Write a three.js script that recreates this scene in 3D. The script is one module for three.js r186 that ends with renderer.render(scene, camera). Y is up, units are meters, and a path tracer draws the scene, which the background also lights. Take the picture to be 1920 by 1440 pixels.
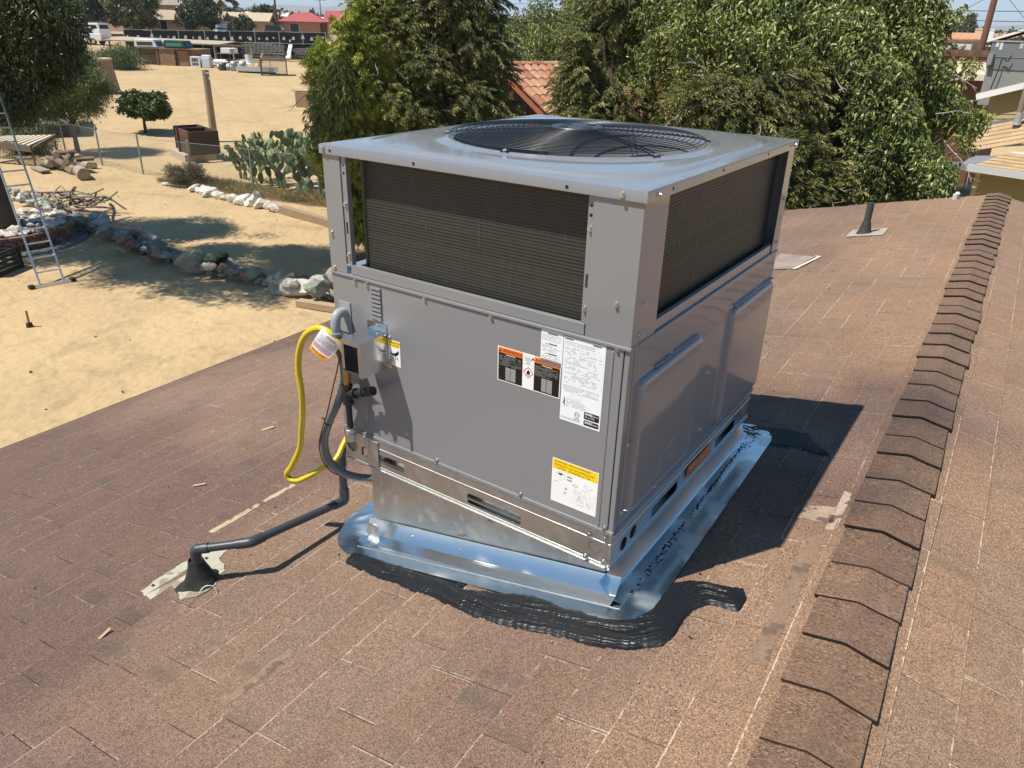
import * as THREE from 'three';
import { mergeGeometries, mergeVertices, toCreasedNormals } from 'three/addons/utils/BufferGeometryUtils.js';
import { RoundedBoxGeometry } from 'three/addons/geometries/RoundedBoxGeometry.js';

// ---------- camera, sky, sun, exposure ----------
const scene = new THREE.Scene();
const camera = new THREE.PerspectiveCamera(54.063, 4 / 3, 0.05, 20000);
camera.position.set(0.7944, 1.4076, 1.7503);
camera.up.set(-0.26220, 0.90245, -0.34182);
camera.lookAt(0.7944 - 0.50530, 1.4076 - 0.43016, 1.7503 - 0.74808);
camera.updateMatrixWorld(true);
camera.updateProjectionMatrix();

const SUN = new THREE.Vector3(-0.283, 0.884, 0.371).normalize();
{ // clear desert sky: deep blue overhead, pale towards the horizon, a soft aureole round the sun
  const W = 512, H = 256, d = new Float32Array(W * H * 4);
  for (let j = 0; j < H; j++) for (let i = 0; i < W; i++) {
    const el = ((j + 0.5) / H - 0.5) * Math.PI, az = ((i + 0.5) / W) * 2 * Math.PI - Math.PI;
    const y = Math.sin(el), v = new THREE.Vector3(Math.cos(el) * Math.cos(az), y, Math.cos(el) * Math.sin(az));
    const t = Math.pow(Math.max(0, 1 - Math.max(y, 0)), 2.4), near = Math.pow(Math.max(0, 1 - Math.max(y, 0)), 7);
    const zen = [0.058, 0.165, 0.335], mid = [0.14, 0.27, 0.46], hor = [0.60, 0.75, 0.88];
    const c = Math.max(0, v.dot(SUN)), halo = 0.10 * Math.pow(c, 6) + 0.5 * Math.pow(c, 80);
    for (let k = 0; k < 3; k++) {
      let a = zen[k] + (mid[k] - zen[k]) * t; a += (hor[k] - a) * near * 0.8;
      if (y < 0) a = [0.30, 0.26, 0.20][k];
      d[(j * W + i) * 4 + k] = a + (y > 0 ? halo * [1, 0.97, 0.9][k] : 0);
    }
    d[(j * W + i) * 4 + 3] = 1;
  }
  const t = new THREE.DataTexture(d, W, H, THREE.RGBAFormat, THREE.FloatType);
  t.mapping = THREE.EquirectangularReflectionMapping; t.magFilter = t.minFilter = THREE.LinearFilter; t.needsUpdate = true;
  scene.background = t; scene.environment = t;
}
const sun = new THREE.DirectionalLight(new THREE.Color().setRGB(1, 0.945, 0.85), 5.0);
sun.position.copy(SUN).multiplyScalar(60); scene.add(sun); scene.add(sun.target);
sun.castShadow = true; sun.shadow.mapSize.set(4096, 4096);
Object.assign(sun.shadow.camera, { left: -60, right: 60, top: 60, bottom: -60, near: 1, far: 200 });
sun.shadow.radius = 1;

const renderer = new THREE.WebGLRenderer({ antialias: true });
renderer.setSize(1024, 768);
renderer.toneMapping = THREE.LinearToneMapping;
renderer.toneMappingExposure = 1.28;
renderer.shadowMap.enabled = true;

// ---------- helpers ----------
function rng(seed) { let a = seed >>> 0; return () => { a = (a + 0x6d2b79f5) | 0; let t = Math.imul(a ^ (a >>> 15), 1 | a); t = (t + Math.imul(t ^ (t >>> 7), 61 | t)) ^ t; return ((t ^ (t >>> 14)) >>> 0) / 4294967296; }; }
const R = (r, a, b) => a + (b - a) * r();
const clamp = (x, a = 0, b = 1) => Math.min(b, Math.max(a, x));
const smooth = (a, b, x) => { const t = clamp((x - a) / (b - a)); return t * t * (3 - 2 * t); };
const mix = (a, b, t) => a + (b - a) * t;
function hash2(x, y, s) { let h = Math.imul(x | 0, 374761393) ^ Math.imul(y | 0, 668265263) ^ Math.imul(s | 0, 1274126177); h = Math.imul(h ^ (h >>> 13), 1274126177); return ((h ^ (h >>> 16)) >>> 0) / 4294967296; }
function vnoise(x, y, s = 0, p = 0) {
  let xi = Math.floor(x), yi = Math.floor(y); const fx = x - xi, fy = y - yi;
  const w = (a) => (p ? ((a % p) + p) % p : a), u = fx * fx * (3 - 2 * fx), v = fy * fy * (3 - 2 * fy);
  const a = hash2(w(xi), w(yi), s), b = hash2(w(xi + 1), w(yi), s), c = hash2(w(xi), w(yi + 1), s), d = hash2(w(xi + 1), w(yi + 1), s);
  return mix(mix(a, b, u), mix(c, d, u), v);
}
function fbm(x, y, s = 0, oct = 4, p = 0) { let v = 0, a = 0.5, n = 0; for (let i = 0; i < oct; i++) { v += a * vnoise(x, y, s + i * 17, p); n += a; x *= 2; y *= 2; p *= 2; a *= 0.5; } return v / n; }
const lin2s = (c) => { c = clamp(c); return 255 * (c <= 0.0031308 ? 12.92 * c : 1.055 * Math.pow(c, 1 / 2.4) - 0.055); };

const used = new Map();
function numbered(n) { const k = used.get(n) || 0; used.set(n, k + 1); return k ? `${n}_${String(k).padStart(3, '0')}` : n; }
function tag(o, label, category, group, kind) { if (label) o.userData.label = label; if (category) o.userData.category = category; if (group) o.userData.group = group; if (kind) o.userData.kind = kind; return o; }
function thing(name, label, category, pos = [0, 0, 0], turn = 0, group) { const o = new THREE.Group(); o.name = numbered(name); o.position.set(...pos); o.rotation.y = turn; scene.add(o); return tag(o, label, category, group); }
function part(name, geo, mat, parent, label) { const m = new THREE.Mesh(Array.isArray(geo) ? merge(geo) : geo, mat); m.name = parent === scene ? numbered(name) : name; m.castShadow = m.receiveShadow = true; if (label) m.userData.label = label; (parent || scene).add(m); return m; }
function struct(name, geo, mat) { const m = part(name, geo, mat, scene); m.userData.kind = 'structure'; return m; }
function merge(list) {
  const l = list.map((g) => { let q = g.index ? g.toNonIndexed() : g.clone(); for (const k of Object.keys(q.attributes)) if (!['position', 'normal', 'uv'].includes(k)) q.deleteAttribute(k); if (!q.attributes.normal) q.computeVertexNormals(); if (!q.attributes.uv) q.setAttribute('uv', new THREE.BufferAttribute(new Float32Array(q.attributes.position.count * 2), 2)); return q; });
  return l.length === 1 ? l[0] : mergeGeometries(l);
}
// box centred at (x,y,z), uv in metres
function box(w, h, d, x = 0, y = 0, z = 0, r = 0) { const g = r ? new RoundedBoxGeometry(w, h, d, 2, r) : new THREE.BoxGeometry(w, h, d); g.translate(x, y, z); return metricUV(g); }
function span(x0, x1, y0, y1, z0, z1, r = 0) { return box(Math.abs(x1 - x0), Math.abs(y1 - y0), Math.abs(z1 - z0), (x0 + x1) / 2, (y0 + y1) / 2, (z0 + z1) / 2, r); }
function metricUV(g, s = 1) {
  const q = g.index ? g.toNonIndexed() : g; if (!q.attributes.normal) q.computeVertexNormals();
  const P = q.attributes.position, N = q.attributes.normal, uv = new Float32Array(P.count * 2);
  for (let i = 0; i < P.count; i++) { const ax = Math.abs(N.getX(i)), ay = Math.abs(N.getY(i)), az = Math.abs(N.getZ(i)); const x = P.getX(i), y = P.getY(i), z = P.getZ(i);
    if (ay >= ax && ay >= az) { uv[2 * i] = x; uv[2 * i + 1] = z; } else if (ax >= az) { uv[2 * i] = z; uv[2 * i + 1] = y; } else { uv[2 * i] = x; uv[2 * i + 1] = y; } uv[2 * i] *= s; uv[2 * i + 1] *= s; }
  q.setAttribute('uv', new THREE.BufferAttribute(uv, 2)); return q;
}
const V = (a, b, c) => new THREE.Vector3(a, b, c);
function rod(a, b, r0, r1 = r0, seg = 8, caps = true) { const A = V(...a), B = V(...b), d = B.clone().sub(A), L = d.length(); const g = new THREE.CylinderGeometry(r1, r0, L, seg, 1, !caps); g.translate(0, L / 2, 0); g.applyQuaternion(new THREE.Quaternion().setFromUnitVectors(V(0, 1, 0), d.normalize())); g.translate(...a); return g; }
function bar(a, b, w, h) { const A = V(...a), B = V(...b), L = A.distanceTo(B); const g = new THREE.BoxGeometry(w, h, L); const m = new THREE.Matrix4().lookAt(B, A, V(0, 1, 0)); g.applyMatrix4(m); g.translate((a[0] + b[0]) / 2, (a[1] + b[1]) / 2, (a[2] + b[2]) / 2); return metricUV(g); }
function tube(pts, r, seg = 60, rad = 10, tension) { const c = new THREE.CatmullRomCurve3(pts.map((p) => V(...p)), false, 'catmullrom', tension ?? 0.5); return new THREE.TubeGeometry(c, seg, r, rad, false); }
function ball(x, y, z, r, sx = 1, sy = 1, sz = 1, a = 12, b = 8) { const g = new THREE.SphereGeometry(r, a, b); g.scale(sx, sy, sz); g.translate(x, y, z); return g; }
function quad(p) { const g = new THREE.BufferGeometry(); const a = []; for (const i of [0, 1, 2, 0, 2, 3]) a.push(...p[i]); g.setAttribute('position', new THREE.BufferAttribute(new Float32Array(a), 3)); g.computeVertexNormals(); return metricUV(g); }
// slab: polygon of 3-D points thickened by t downwards along -n
function slab(p, t) {
  const n = V(...p[1]).sub(V(...p[0])).cross(V(...p[2]).sub(V(...p[0]))).normalize(); if (n.y < 0) { p = p.slice().reverse(); n.negate(); }
  const q = p.map((a) => [a[0] - n.x * t, a[1] - n.y * t, a[2] - n.z * t]), v = []; const tri = (a, b, c) => v.push(...a, ...b, ...c), k = p.length;
  for (let i = 1; i < k - 1; i++) { tri(p[0], p[i], p[i + 1]); tri(q[0], q[i + 1], q[i]); }
  for (let i = 0; i < k; i++) { const j = (i + 1) % k; tri(p[i], q[i], q[j]); tri(p[i], q[j], p[j]); }
  const g = new THREE.BufferGeometry(); g.setAttribute('position', new THREE.BufferAttribute(new Float32Array(v), 3)); g.computeVertexNormals(); return metricUV(g);
}
function dataTex(w, h, f, srgb, repeat) {
  const d = new Uint8Array(w * h * 4);
  for (let j = 0; j < h; j++) for (let i = 0; i < w; i++) { const c = f(i / w, j / h, i, j); const o = (j * w + i) * 4; if (srgb) { d[o] = lin2s(c[0]); d[o + 1] = lin2s(c[1]); d[o + 2] = lin2s(c[2]); } else { const v = typeof c === 'number' ? [c, c, c] : c; d[o] = clamp(v[0]) * 255; d[o + 1] = clamp(v[1]) * 255; d[o + 2] = clamp(v[2]) * 255; } d[o + 3] = 255; }
  return asTex(d, w, h, srgb, repeat);
}
function asTex(d, w, h, srgb, repeat) {
  const t = new THREE.DataTexture(d, w, h, THREE.RGBAFormat); t.wrapS = t.wrapT = THREE.RepeatWrapping; t.magFilter = THREE.LinearFilter; t.minFilter = THREE.LinearMipmapLinearFilter; t.generateMipmaps = true;
  if (srgb) t.colorSpace = THREE.SRGBColorSpace; if (repeat) t.repeat.set(repeat, repeat); t.needsUpdate = true; return t;
}
const rgb = (r, g, b) => new THREE.Color().setRGB(r, g, b);
function std(c, rough = 0.8, extra = {}) { return new THREE.MeshStandardMaterial({ color: rgb(...c), roughness: rough, side: THREE.DoubleSide, ...extra }); }

// ---------- shared textures and materials ----------
const fineBump = dataTex(256, 256, (u, v) => 0.5 + 0.5 * (fbm(u * 32, v * 32, 3, 4, 32) - 0.5), false, 6);
const waveBump = dataTex(256, 256, (u, v) => fbm(u * 3, v * 3, 8, 2, 3), false, 1.1);
const spangle = dataTex(512, 512, (u, v) => { // zinc spangle: flat crystals of slightly different gloss
  let best = 9, id = 0; const n = 26, x = u * n, y = v * n; for (let a = -1; a < 2; a++) for (let b = -1; b < 2; b++) { const cx = Math.floor(x) + a, cy = Math.floor(y) + b, wx = ((cx % n) + n) % n, wy = ((cy % n) + n) % n; const px = cx + hash2(wx, wy, 1), py = cy + hash2(wx, wy, 2), dd = (px - x) ** 2 + (py - y) ** 2; if (dd < best) { best = dd; id = hash2(wx, wy, 3); } }
  const smear = fbm(u * 6, v * 6, 41, 4, 6); const g = 0.34 + 0.07 * id + 0.12 * smooth(0.4, 0.8, smear); return [g, g, g]; }, false, 5);
const smear = dataTex(256, 256, (u, v) => 0.17 + 0.34 * smooth(0.48, 0.74, fbm(u * 3, v * 5, 44, 3, 3)) + 0.03 * hash2(Math.floor(u * 256), Math.floor(v * 256), 4), false, 1.6);
const PAINT = new THREE.MeshPhysicalMaterial({ color: rgb(0.228, 0.231, 0.242), roughness: 0.42, clearcoat: 1, clearcoatRoughness: 0.06, bumpMap: waveBump, bumpScale: 0.003, side: THREE.DoubleSide });
const GALV = new THREE.MeshPhysicalMaterial({ color: rgb(0.58, 0.60, 0.585), metalness: 1, roughness: 1, roughnessMap: spangle, bumpMap: waveBump, bumpScale: 0.0012, side: THREE.DoubleSide });
const SHEET = new THREE.MeshPhysicalMaterial({ color: rgb(0.86, 0.89, 0.90), metalness: 1, roughness: 1, roughnessMap: smear, bumpMap: waveBump, bumpScale: 0.004, side: THREE.DoubleSide });
const STEEL = std([0.62, 0.62, 0.62], 0.3, { metalness: 1 });
const BLACKM = std([0.012, 0.012, 0.013], 0.5);
const DARK = std([0.02, 0.02, 0.021], 0.7);
const woodTex = dataTex(256, 256, (u, v) => { const n = fbm(u * 4, v * 40, 5, 4, 4), k = 0.75 + 0.5 * n; return [k * 0.9, k * 0.88, k * 0.85]; }, true);
const noiseTex = dataTex(256, 256, (u, v) => { const k = 0.6 + 0.7 * fbm(u * 8, v * 8, 7, 5, 8); return [k, k, k]; }, true);
const rockTex = dataTex(256, 256, (u, v) => { const k = 0.5 + 0.75 * fbm(u * 5, v * 5, 77, 6, 5), q = smooth(0.6, 0.7, fbm(u * 9, v * 9, 90, 3, 9)); return [k - 0.1 * q, k - 0.12 * q, k - 0.15 * q]; }, true);
const barkTex = dataTex(256, 256, (u, v) => { const n = fbm(u * 16, v * 4, 15, 5, 4), k = 0.45 + 0.9 * n; return [k, k * 0.96, k * 0.92]; }, true);
// ---------- the house whose roof carries the unit ----------
const YAW = 0.02733, RIDGE = 0.69, RY = -0.1232, AL = Math.atan(0.22), CA = Math.cos(AL), SA = Math.sin(AL);
const cosY = Math.cos(YAW), sinY = Math.sin(YAW);
const houseXZ = (d, r) => [d * cosY - r * sinY, -d * sinY - r * cosY];              // house axes (d across, r along the ridge) to the world
const roofY = (d) => RY - 0.22 * Math.abs(RIDGE - d);
const onRoof = (d, r, h = 0) => { const [x, z] = houseXZ(d, r); return [x, roofY(d) + h, z]; };
// one sheet of 7 x 14 asphalt shingle tabs, each with its own granules, wear and stains
const AC = 7, AR = 14, AW = 292, AH = 146;
const [tabMap, tabBump] = (() => {
  const W = AC * AW, H = AR * AH, c = new Uint8Array(W * H * 4), b = new Uint8Array(W * H * 4);
  for (let cy = 0; cy < AR; cy++) for (let cx = 0; cx < AC; cx++) {
    const id = cy * AC + cx, r = rng(900 + id), wearB = r() < 0.5 ? R(r, 0.3, 0.75) : R(r, 0, 0.3), wearS = r() < 0.45 ? R(r, 0.3, 0.85) : R(r, 0, 0.2), side = r() < 0.5;
    const stain = r() < 0.3 ? R(r, 0.2, 0.55) : 0, stainU = r() < 0.6 ? R(r, 0.02, 0.2) : R(r, 0.6, 0.95), warm = R(r, -1, 1), dust = r() < 0.3 ? R(r, 0.1, 0.4) : 0;
    for (let y = 0; y < AH; y++) for (let x = 0; x < AW; x++) {
      const X = cx * AW + x, Y = cy * AH + y, o = (Y * W + X) * 4, u = x / AW, v = y / AH;      // v = 0 at the butt
      const g1 = hash2(X >> 1, Y >> 1, 11), g2 = hash2(X, Y, 12), g3 = vnoise(X / 3.1, Y / 3.1, 13), lo = fbm(X / 60, Y / 60, 14, 3), gr = 0.42 * g1 + 0.28 * g2 + 0.3 * g3;
      let k = 0.12 + 1.8 * gr; k = Math.max(0.22, k) * (0.9 + 0.2 * lo);
      let p = [0.168 * k, 0.115 * k, 0.086 * k];
      if (g1 > 0.92 && g3 > 0.4) p = [0.34, 0.245, 0.165]; else if (g1 < 0.09) p = [0.05, 0.036, 0.03];
      p[0] *= 1 + 0.03 * warm; p[2] *= 1 - 0.04 * warm;
      const st = stain * smooth(0.16, 0.02, Math.abs(u - stainU) + 0.12 * (fbm(X / 20, Y / 20, 15, 3) - 0.5)) * (0.5 + 0.5 * g1); for (let q = 0; q < 3; q++) p[q] = mix(p[q], [0.085, 0.075, 0.062][q], st);
      const du = dust * smooth(0.55, 0.72, fbm(X / 26, Y / 22, 16 + id, 4)) * g1; for (let q = 0; q < 3; q++) p[q] = mix(p[q], [0.30, 0.25, 0.19][q], du);
      // granules lost from the edges lay the pale mat bare
      const eB = y + 5 * (fbm(X / 9, 3.3 + id, 17, 3) - 0.5), eS = (side ? x : AW - 1 - x) + 5 * (fbm(Y / 9, 7.7 + id, 18, 3) - 0.5);
      const wb = eB < 1.6 + 3.2 * fbm(X / 13, id, 29, 2) && fbm(X / 24, id, 19, 4) < wearB * 0.82 + 0.12 ? 1 : 0, ws = eS < 1.4 + 3.2 * fbm(Y / 13, id, 28, 2) && fbm(Y / 24, id + 50, 20, 4) < wearS * 0.95 + 0.1 ? 1 : 0;
      const w = Math.max(Math.max(wb, ws) * (0.45 + 0.5 * g1), eB < 2.2 ? 0.26 * g2 + 0.05 : 0, eS < 1.4 ? 0.22 * g2 : 0); for (let q = 0; q < 3; q++) p[q] = mix(p[q], [0.42, 0.365, 0.30][q], w);
      c[o] = lin2s(p[0]); c[o + 1] = lin2s(p[1]); c[o + 2] = lin2s(p[2]); c[o + 3] = 255;
      b[o] = b[o + 1] = b[o + 2] = 255 * clamp(0.2 + 0.7 * gr - 0.2 * w); b[o + 3] = 255;
    }
  }
  return [asTex(c, W, H, true), asTex(b, W, H, false)];
})();
const SHINGLE = new THREE.MeshStandardMaterial({ map: tabMap, bumpMap: tabBump, bumpScale: 0.0022, roughness: 0.93, vertexColors: true, side: THREE.DoubleSide });
const house = thing('house', 'low gabled house under brown asphalt shingles carrying the rooftop unit', 'house', [0, 0, 0], YAW);
const EAVE = 5.33, NEAR = -3.6, FAR = 8.03, EXPO = 0.151, TAB = 0.333;
// roof tone: darker, redder towards the eave, lighter, tanner towards the ridge, ragged outlines
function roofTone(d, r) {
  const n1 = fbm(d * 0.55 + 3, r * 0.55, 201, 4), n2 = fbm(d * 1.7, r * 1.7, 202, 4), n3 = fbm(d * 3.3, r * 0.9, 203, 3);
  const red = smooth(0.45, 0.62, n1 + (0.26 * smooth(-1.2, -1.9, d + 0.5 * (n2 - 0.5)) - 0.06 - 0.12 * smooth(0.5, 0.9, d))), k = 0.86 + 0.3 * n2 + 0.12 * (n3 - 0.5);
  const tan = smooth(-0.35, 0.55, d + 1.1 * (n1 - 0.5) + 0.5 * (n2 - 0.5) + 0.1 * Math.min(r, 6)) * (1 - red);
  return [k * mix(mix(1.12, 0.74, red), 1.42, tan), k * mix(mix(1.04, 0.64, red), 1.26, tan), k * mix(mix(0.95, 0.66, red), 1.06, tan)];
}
function slopePoint(side, s, r, h) { // side -1: the slope towards the yard, +1: the other
  return [RIDGE + side * (s * CA + h * SA), RY - s * SA + h * CA, -r];
}
function tabGeometry(side, s0, s1, r0, r1, id, rr) {
  const lift = R(rr, 0.005, 0.0072), curl = rr() < 0.12 ? R(rr, 0.002, 0.005) : 0;
  const T = [slopePoint(side, s0 - 0.012, r0, 0.001), slopePoint(side, s0 - 0.012, r1, 0.001), slopePoint(side, s1, r1, lift + curl), slopePoint(side, s1, r0, lift)];
  const B = [slopePoint(side, s0 - 0.012, r0, -0.004), slopePoint(side, s0 - 0.012, r1, -0.004), slopePoint(side, s1, r1, -0.001), slopePoint(side, s1, r0, -0.001)];
  const cx = id % AC, cy = Math.floor(id / AC) % AR, e = 0.6 / AW, uv = (u, v) => [(cx + e + u * (1 - 2 * e)) / AC, (cy + e + v * (1 - 2 * e)) / AR];
  const UT = [uv(0, 1), uv(1, 1), uv(1, 0), uv(0, 0)], edge = uv(0.5, 0.012), pos = [], u = [], col = [];
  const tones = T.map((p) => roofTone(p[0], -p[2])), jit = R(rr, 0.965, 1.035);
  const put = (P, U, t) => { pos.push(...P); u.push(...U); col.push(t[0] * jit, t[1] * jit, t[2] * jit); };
  const tri = (a, b, c) => { for (const i of side < 0 ? [a, c, b] : [a, b, c]) put(T[i], UT[i], tones[i]); };
  tri(0, 1, 2); tri(0, 2, 3);
  for (const [a, b] of [[1, 2], [2, 3], [3, 0]]) { const q = [[T[a], a], [B[a], a], [B[b], b], [T[a], a], [B[b], b], [T[b], b]]; if (side > 0) { const t = q[1]; q[1] = q[2]; q[2] = t; const s = q[4]; q[4] = q[5]; q[5] = s; } for (const [P, i] of q) put(P, i === 2 || i === 3 ? UT[i] : edge, tones[i]); }
  const g = new THREE.BufferGeometry(); g.setAttribute('position', new THREE.BufferAttribute(new Float32Array(pos), 3)); g.setAttribute('uv', new THREE.BufferAttribute(new Float32Array(u), 2)); g.setAttribute('color', new THREE.BufferAttribute(new Float32Array(col), 3)); g.computeVertexNormals(); return g;
}
{
  const rr = rng(77), tabs = []; house.updateMatrixWorld(true);
  const toScreen = (p) => V(...p).applyMatrix4(house.matrixWorld).project(camera);
  for (const side of [-1, 1]) for (let k = 0; k * EXPO < EAVE; k++) {
    const s0 = k * EXPO, s1 = Math.min(EAVE + 0.01, s0 + EXPO); let r = NEAR + (k % 2 ? TAB / 2 : 0) + R(rr, -0.05, 0.05) - TAB;
    while (r < FAR) {
      const len = TAB * (rr() < 0.1 ? 1.5 : 1), a = Math.max(NEAR, r + 0.0022), b = Math.min(FAR, r + len - 0.0022); r += len; if (b - a < 0.03) continue;
      const g = tabGeometry(side, s0, s1, a, b, Math.floor(rr() * AC * AR), rr);
      const c = [slopePoint(side, s0, a, 0), slopePoint(side, s0, b, 0), slopePoint(side, s1, b, 0), slopePoint(side, s1, a, 0)].map(toScreen);
      let area = 0; if (c.every((p) => p.z < 1 && Math.abs(p.x) < 1.25 && Math.abs(p.y) < 1.25)) { for (let i = 0; i < 4; i++) { const p = c[i], q = c[(i + 1) % 4]; area += p.x * q.y - q.x * p.y; } area = Math.abs(area); if (!c.some((p) => Math.abs(p.x) < 1 && Math.abs(p.y) < 1)) area = 0; }
      const m = slopePoint(side, (s0 + s1) / 2, (a + b) / 2, 0), under = side < 0 && m[0] > -1.0 && m[0] < -0.05 && -m[2] > 0.05 && -m[2] < 1.25;
      tabs.push({ g, area: under ? 0 : area });
    }
  }
  tabs.sort((a, b) => b.area - a.area);
  tabs.slice(0, 296).forEach((t) => part('shingle', t.g, SHINGLE, house));
  const rest = mergeGeometries(tabs.slice(296).map((t) => t.g)); tag(part('shingles', rest, SHINGLE, house), null, null, null, 'stuff');
  // ridge caps: bent pieces lapping towards the camera's end of the ridge
  const CAPSTEP = 0.2045;
  for (let k = 0; k < 56; k++) {
    const rN = -3.43 + k * CAPSTEP + R(rr, -0.012, 0.012), rF = rN + 0.275; if (rN > FAR - 0.12) break;
    const wl = R(rr, 0.106, 0.124), wr = R(rr, 0.104, 0.122), lift = R(rr, 0.018, 0.025), tw = R(rr, -0.005, 0.005), cols = [[-wl, 0.001], [-wl * 0.5, 0], [-0.007, 0], [0, -0.0002], [0.007, 0], [wr * 0.5, 0], [wr, 0.003]];
    const prof = (w, r, h) => { const s = Math.abs(w); const p = slopePoint(w < 0 ? -1 : 1, s, r, h); if (s < 0.001) p[0] = RIDGE; return p; };
    const pos = [], u = [], col = [], id = Math.floor(rr() * AC * AR), cx = id % AC, cy = Math.floor(id / AC), tone = R(rr, 0.60, 0.70);
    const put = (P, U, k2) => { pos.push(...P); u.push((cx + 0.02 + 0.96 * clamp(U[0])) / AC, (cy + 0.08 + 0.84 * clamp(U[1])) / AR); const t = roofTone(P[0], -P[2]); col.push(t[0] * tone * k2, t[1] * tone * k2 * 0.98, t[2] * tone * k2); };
    const rows = [[rN, lift], [rN + 0.1, lift * 0.62 + 0.004], [rF, 0.0085]];
    for (let j = 0; j < 2; j++) for (let i = 0; i < 6; i++) {
      const P = (ii, jj) => { const [w, dh] = cols[ii], [r, h] = rows[jj]; return prof(w, r + (jj === 0 ? tw * w / 0.1 : 0), h + dh); }, U = (ii, jj) => [jj / 2, ii / 6];
      for (const [a, b] of [[i, j], [i + 1, j], [i + 1, j + 1], [i, j], [i + 1, j + 1], [i, j + 1]]) put(P(a, b), U(a, b), 1);
    }
    const P0 = (i) => { const [w, dh] = cols[i]; return prof(w, rN + tw * w / 0.1, lift + dh); }, P1 = (i) => { const p = P0(i); const a = prof(cols[i][0], -p[2], lift + cols[i][1] - 0.0075); return a; };
    for (let i = 0; i < 6; i++) for (const q of [P0(i), P1(i), P1(i + 1), P0(i), P1(i + 1), P0(i + 1)]) put(q, [0.5, 0.5], 0.16);     // the cut edge is bare bitumen
    for (const e of [0, 6]) { const A = P0(e), B = P1(e), C = prof(cols[e][0], rF, 0.0085), D = prof(cols[e][0], rF, 0.002); for (const q of [A, B, D, A, D, C]) put(q, [0.5, 0.5], 0.16); }
    const g = new THREE.BufferGeometry(); g.setAttribute('position', new THREE.BufferAttribute(new Float32Array(pos), 3)); g.setAttribute('uv', new THREE.BufferAttribute(new Float32Array(u), 2)); g.setAttribute('color', new THREE.BufferAttribute(new Float32Array(col), 3)); g.computeVertexNormals();
    part('ridge_shingle', g, SHINGLE, house);
  }
  const deckM = std([0.045, 0.035, 0.03], 0.95), fascM = std([0.42, 0.36, 0.28], 0.8), stucco = std([0.5, 0.42, 0.32], 0.9, { bumpMap: fineBump, bumpScale: 0.003 });
  const deck = (s) => slab([slopePoint(s, 0, NEAR + 0.01, -0.006), slopePoint(s, EAVE - 0.02, NEAR + 0.01, -0.006), slopePoint(s, EAVE - 0.02, FAR - 0.01, -0.006), slopePoint(s, 0, FAR - 0.01, -0.006)], 0.03);
  part('roof_deck', [deck(-1), deck(1)], deckM, house);
  const ed = EAVE * CA - 0.03, ey = RY - EAVE * SA;
  for (const s of [-1, 1]) part('fascia', span(RIDGE + s * ed, RIDGE + s * (ed - 0.03), ey - 0.19, ey - 0.03, -FAR + 0.03, -NEAR - 0.03), fascM, house);
  part('wall', [span(RIDGE - 4.6, RIDGE + 4.6, -3.62, -1.16, -FAR + 0.4, -NEAR - 0.4)], stucco, house);
  const gab = (r) => slab2([[RIDGE - 4.6, -1.16, -r], [RIDGE + 4.6, -1.16, -r], [RIDGE, -0.18, -r]], 0.1);
  function slab2(p, t) { const g = new THREE.BufferGeometry(), v = [...p[0], ...p[1], ...p[2]]; g.setAttribute('position', new THREE.BufferAttribute(new Float32Array(v), 3)); g.computeVertexNormals(); return metricUV(g); }
  part('gable', [gab(FAR - 0.4), gab(NEAR + 0.4)], stucco, house);
}
// a sheet that lies on the roof: outline in (d, r), top at height h
function roofSheet(outline, h, t = 0.002, drape = false) { const sh = new THREE.Shape(outline.map((p) => new THREE.Vector2(p[0], -p[1]))); const g = new THREE.ExtrudeGeometry(sh, { depth: t, bevelEnabled: false }); g.rotateX(Math.PI / 2); const q = g.index ? g.toNonIndexed() : g, P = q.attributes.position; for (let i = 0; i < P.count; i++) { const d = P.getX(i), r = -P.getZ(i), [x, z] = houseXZ(d, r); P.setXYZ(i, x, roofY(d) + ((drape ? 0.001 + 0.0056 * ((((RIDGE - d) / CA) / EXPO) % 1) + h : h) + P.getY(i)) / CA, z); } q.computeVertexNormals(); const uv = new Float32Array(P.count * 2); for (let i = 0; i < P.count; i++) { uv[2 * i] = P.getX(i); uv[2 * i + 1] = P.getZ(i); } q.setAttribute('uv', new THREE.BufferAttribute(uv, 2)); return q; }
// ragged outline: the polygon's sides broken up by noise
function ragged(o, amp, step, seed) { const out = []; for (let i = 0; i < o.length; i++) { const a = o[i], b = o[(i + 1) % o.length], L = Math.hypot(b[0] - a[0], b[1] - a[1]), n = Math.max(1, Math.round(L / step)); for (let k = 0; k < n; k++) { const t = k / n, x = mix(a[0], b[0], t), y = mix(a[1], b[1], t), nx = -(b[1] - a[1]) / L, ny = (b[0] - a[0]) / L, q = amp * (2 * fbm(x * 30 + i * 7, y * 30, seed, 3) - 1 + 0.5 * (hash2(i * 50 + k, 3, seed) - 0.5)); out.push([x + nx * q, y + ny * q]); } } return out; }
// ---------- the packaged rooftop unit ----------
const UW = 1.163, UD = 1.302, UH = 1.049, SEAM = 0.622, RAIL = 0.139;
const unit = thing('rooftop_air_conditioner', 'large grey packaged air conditioner with top fan standing on a galvanised curb', 'air conditioner', [0, -RAIL, 0]);
function U(name, geo, mat, label, parent = unit) { const g = merge(Array.isArray(geo) ? geo : [geo]).clone(); g.translate(0, RAIL, 0); return part(name, g, mat, parent, label); }
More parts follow.
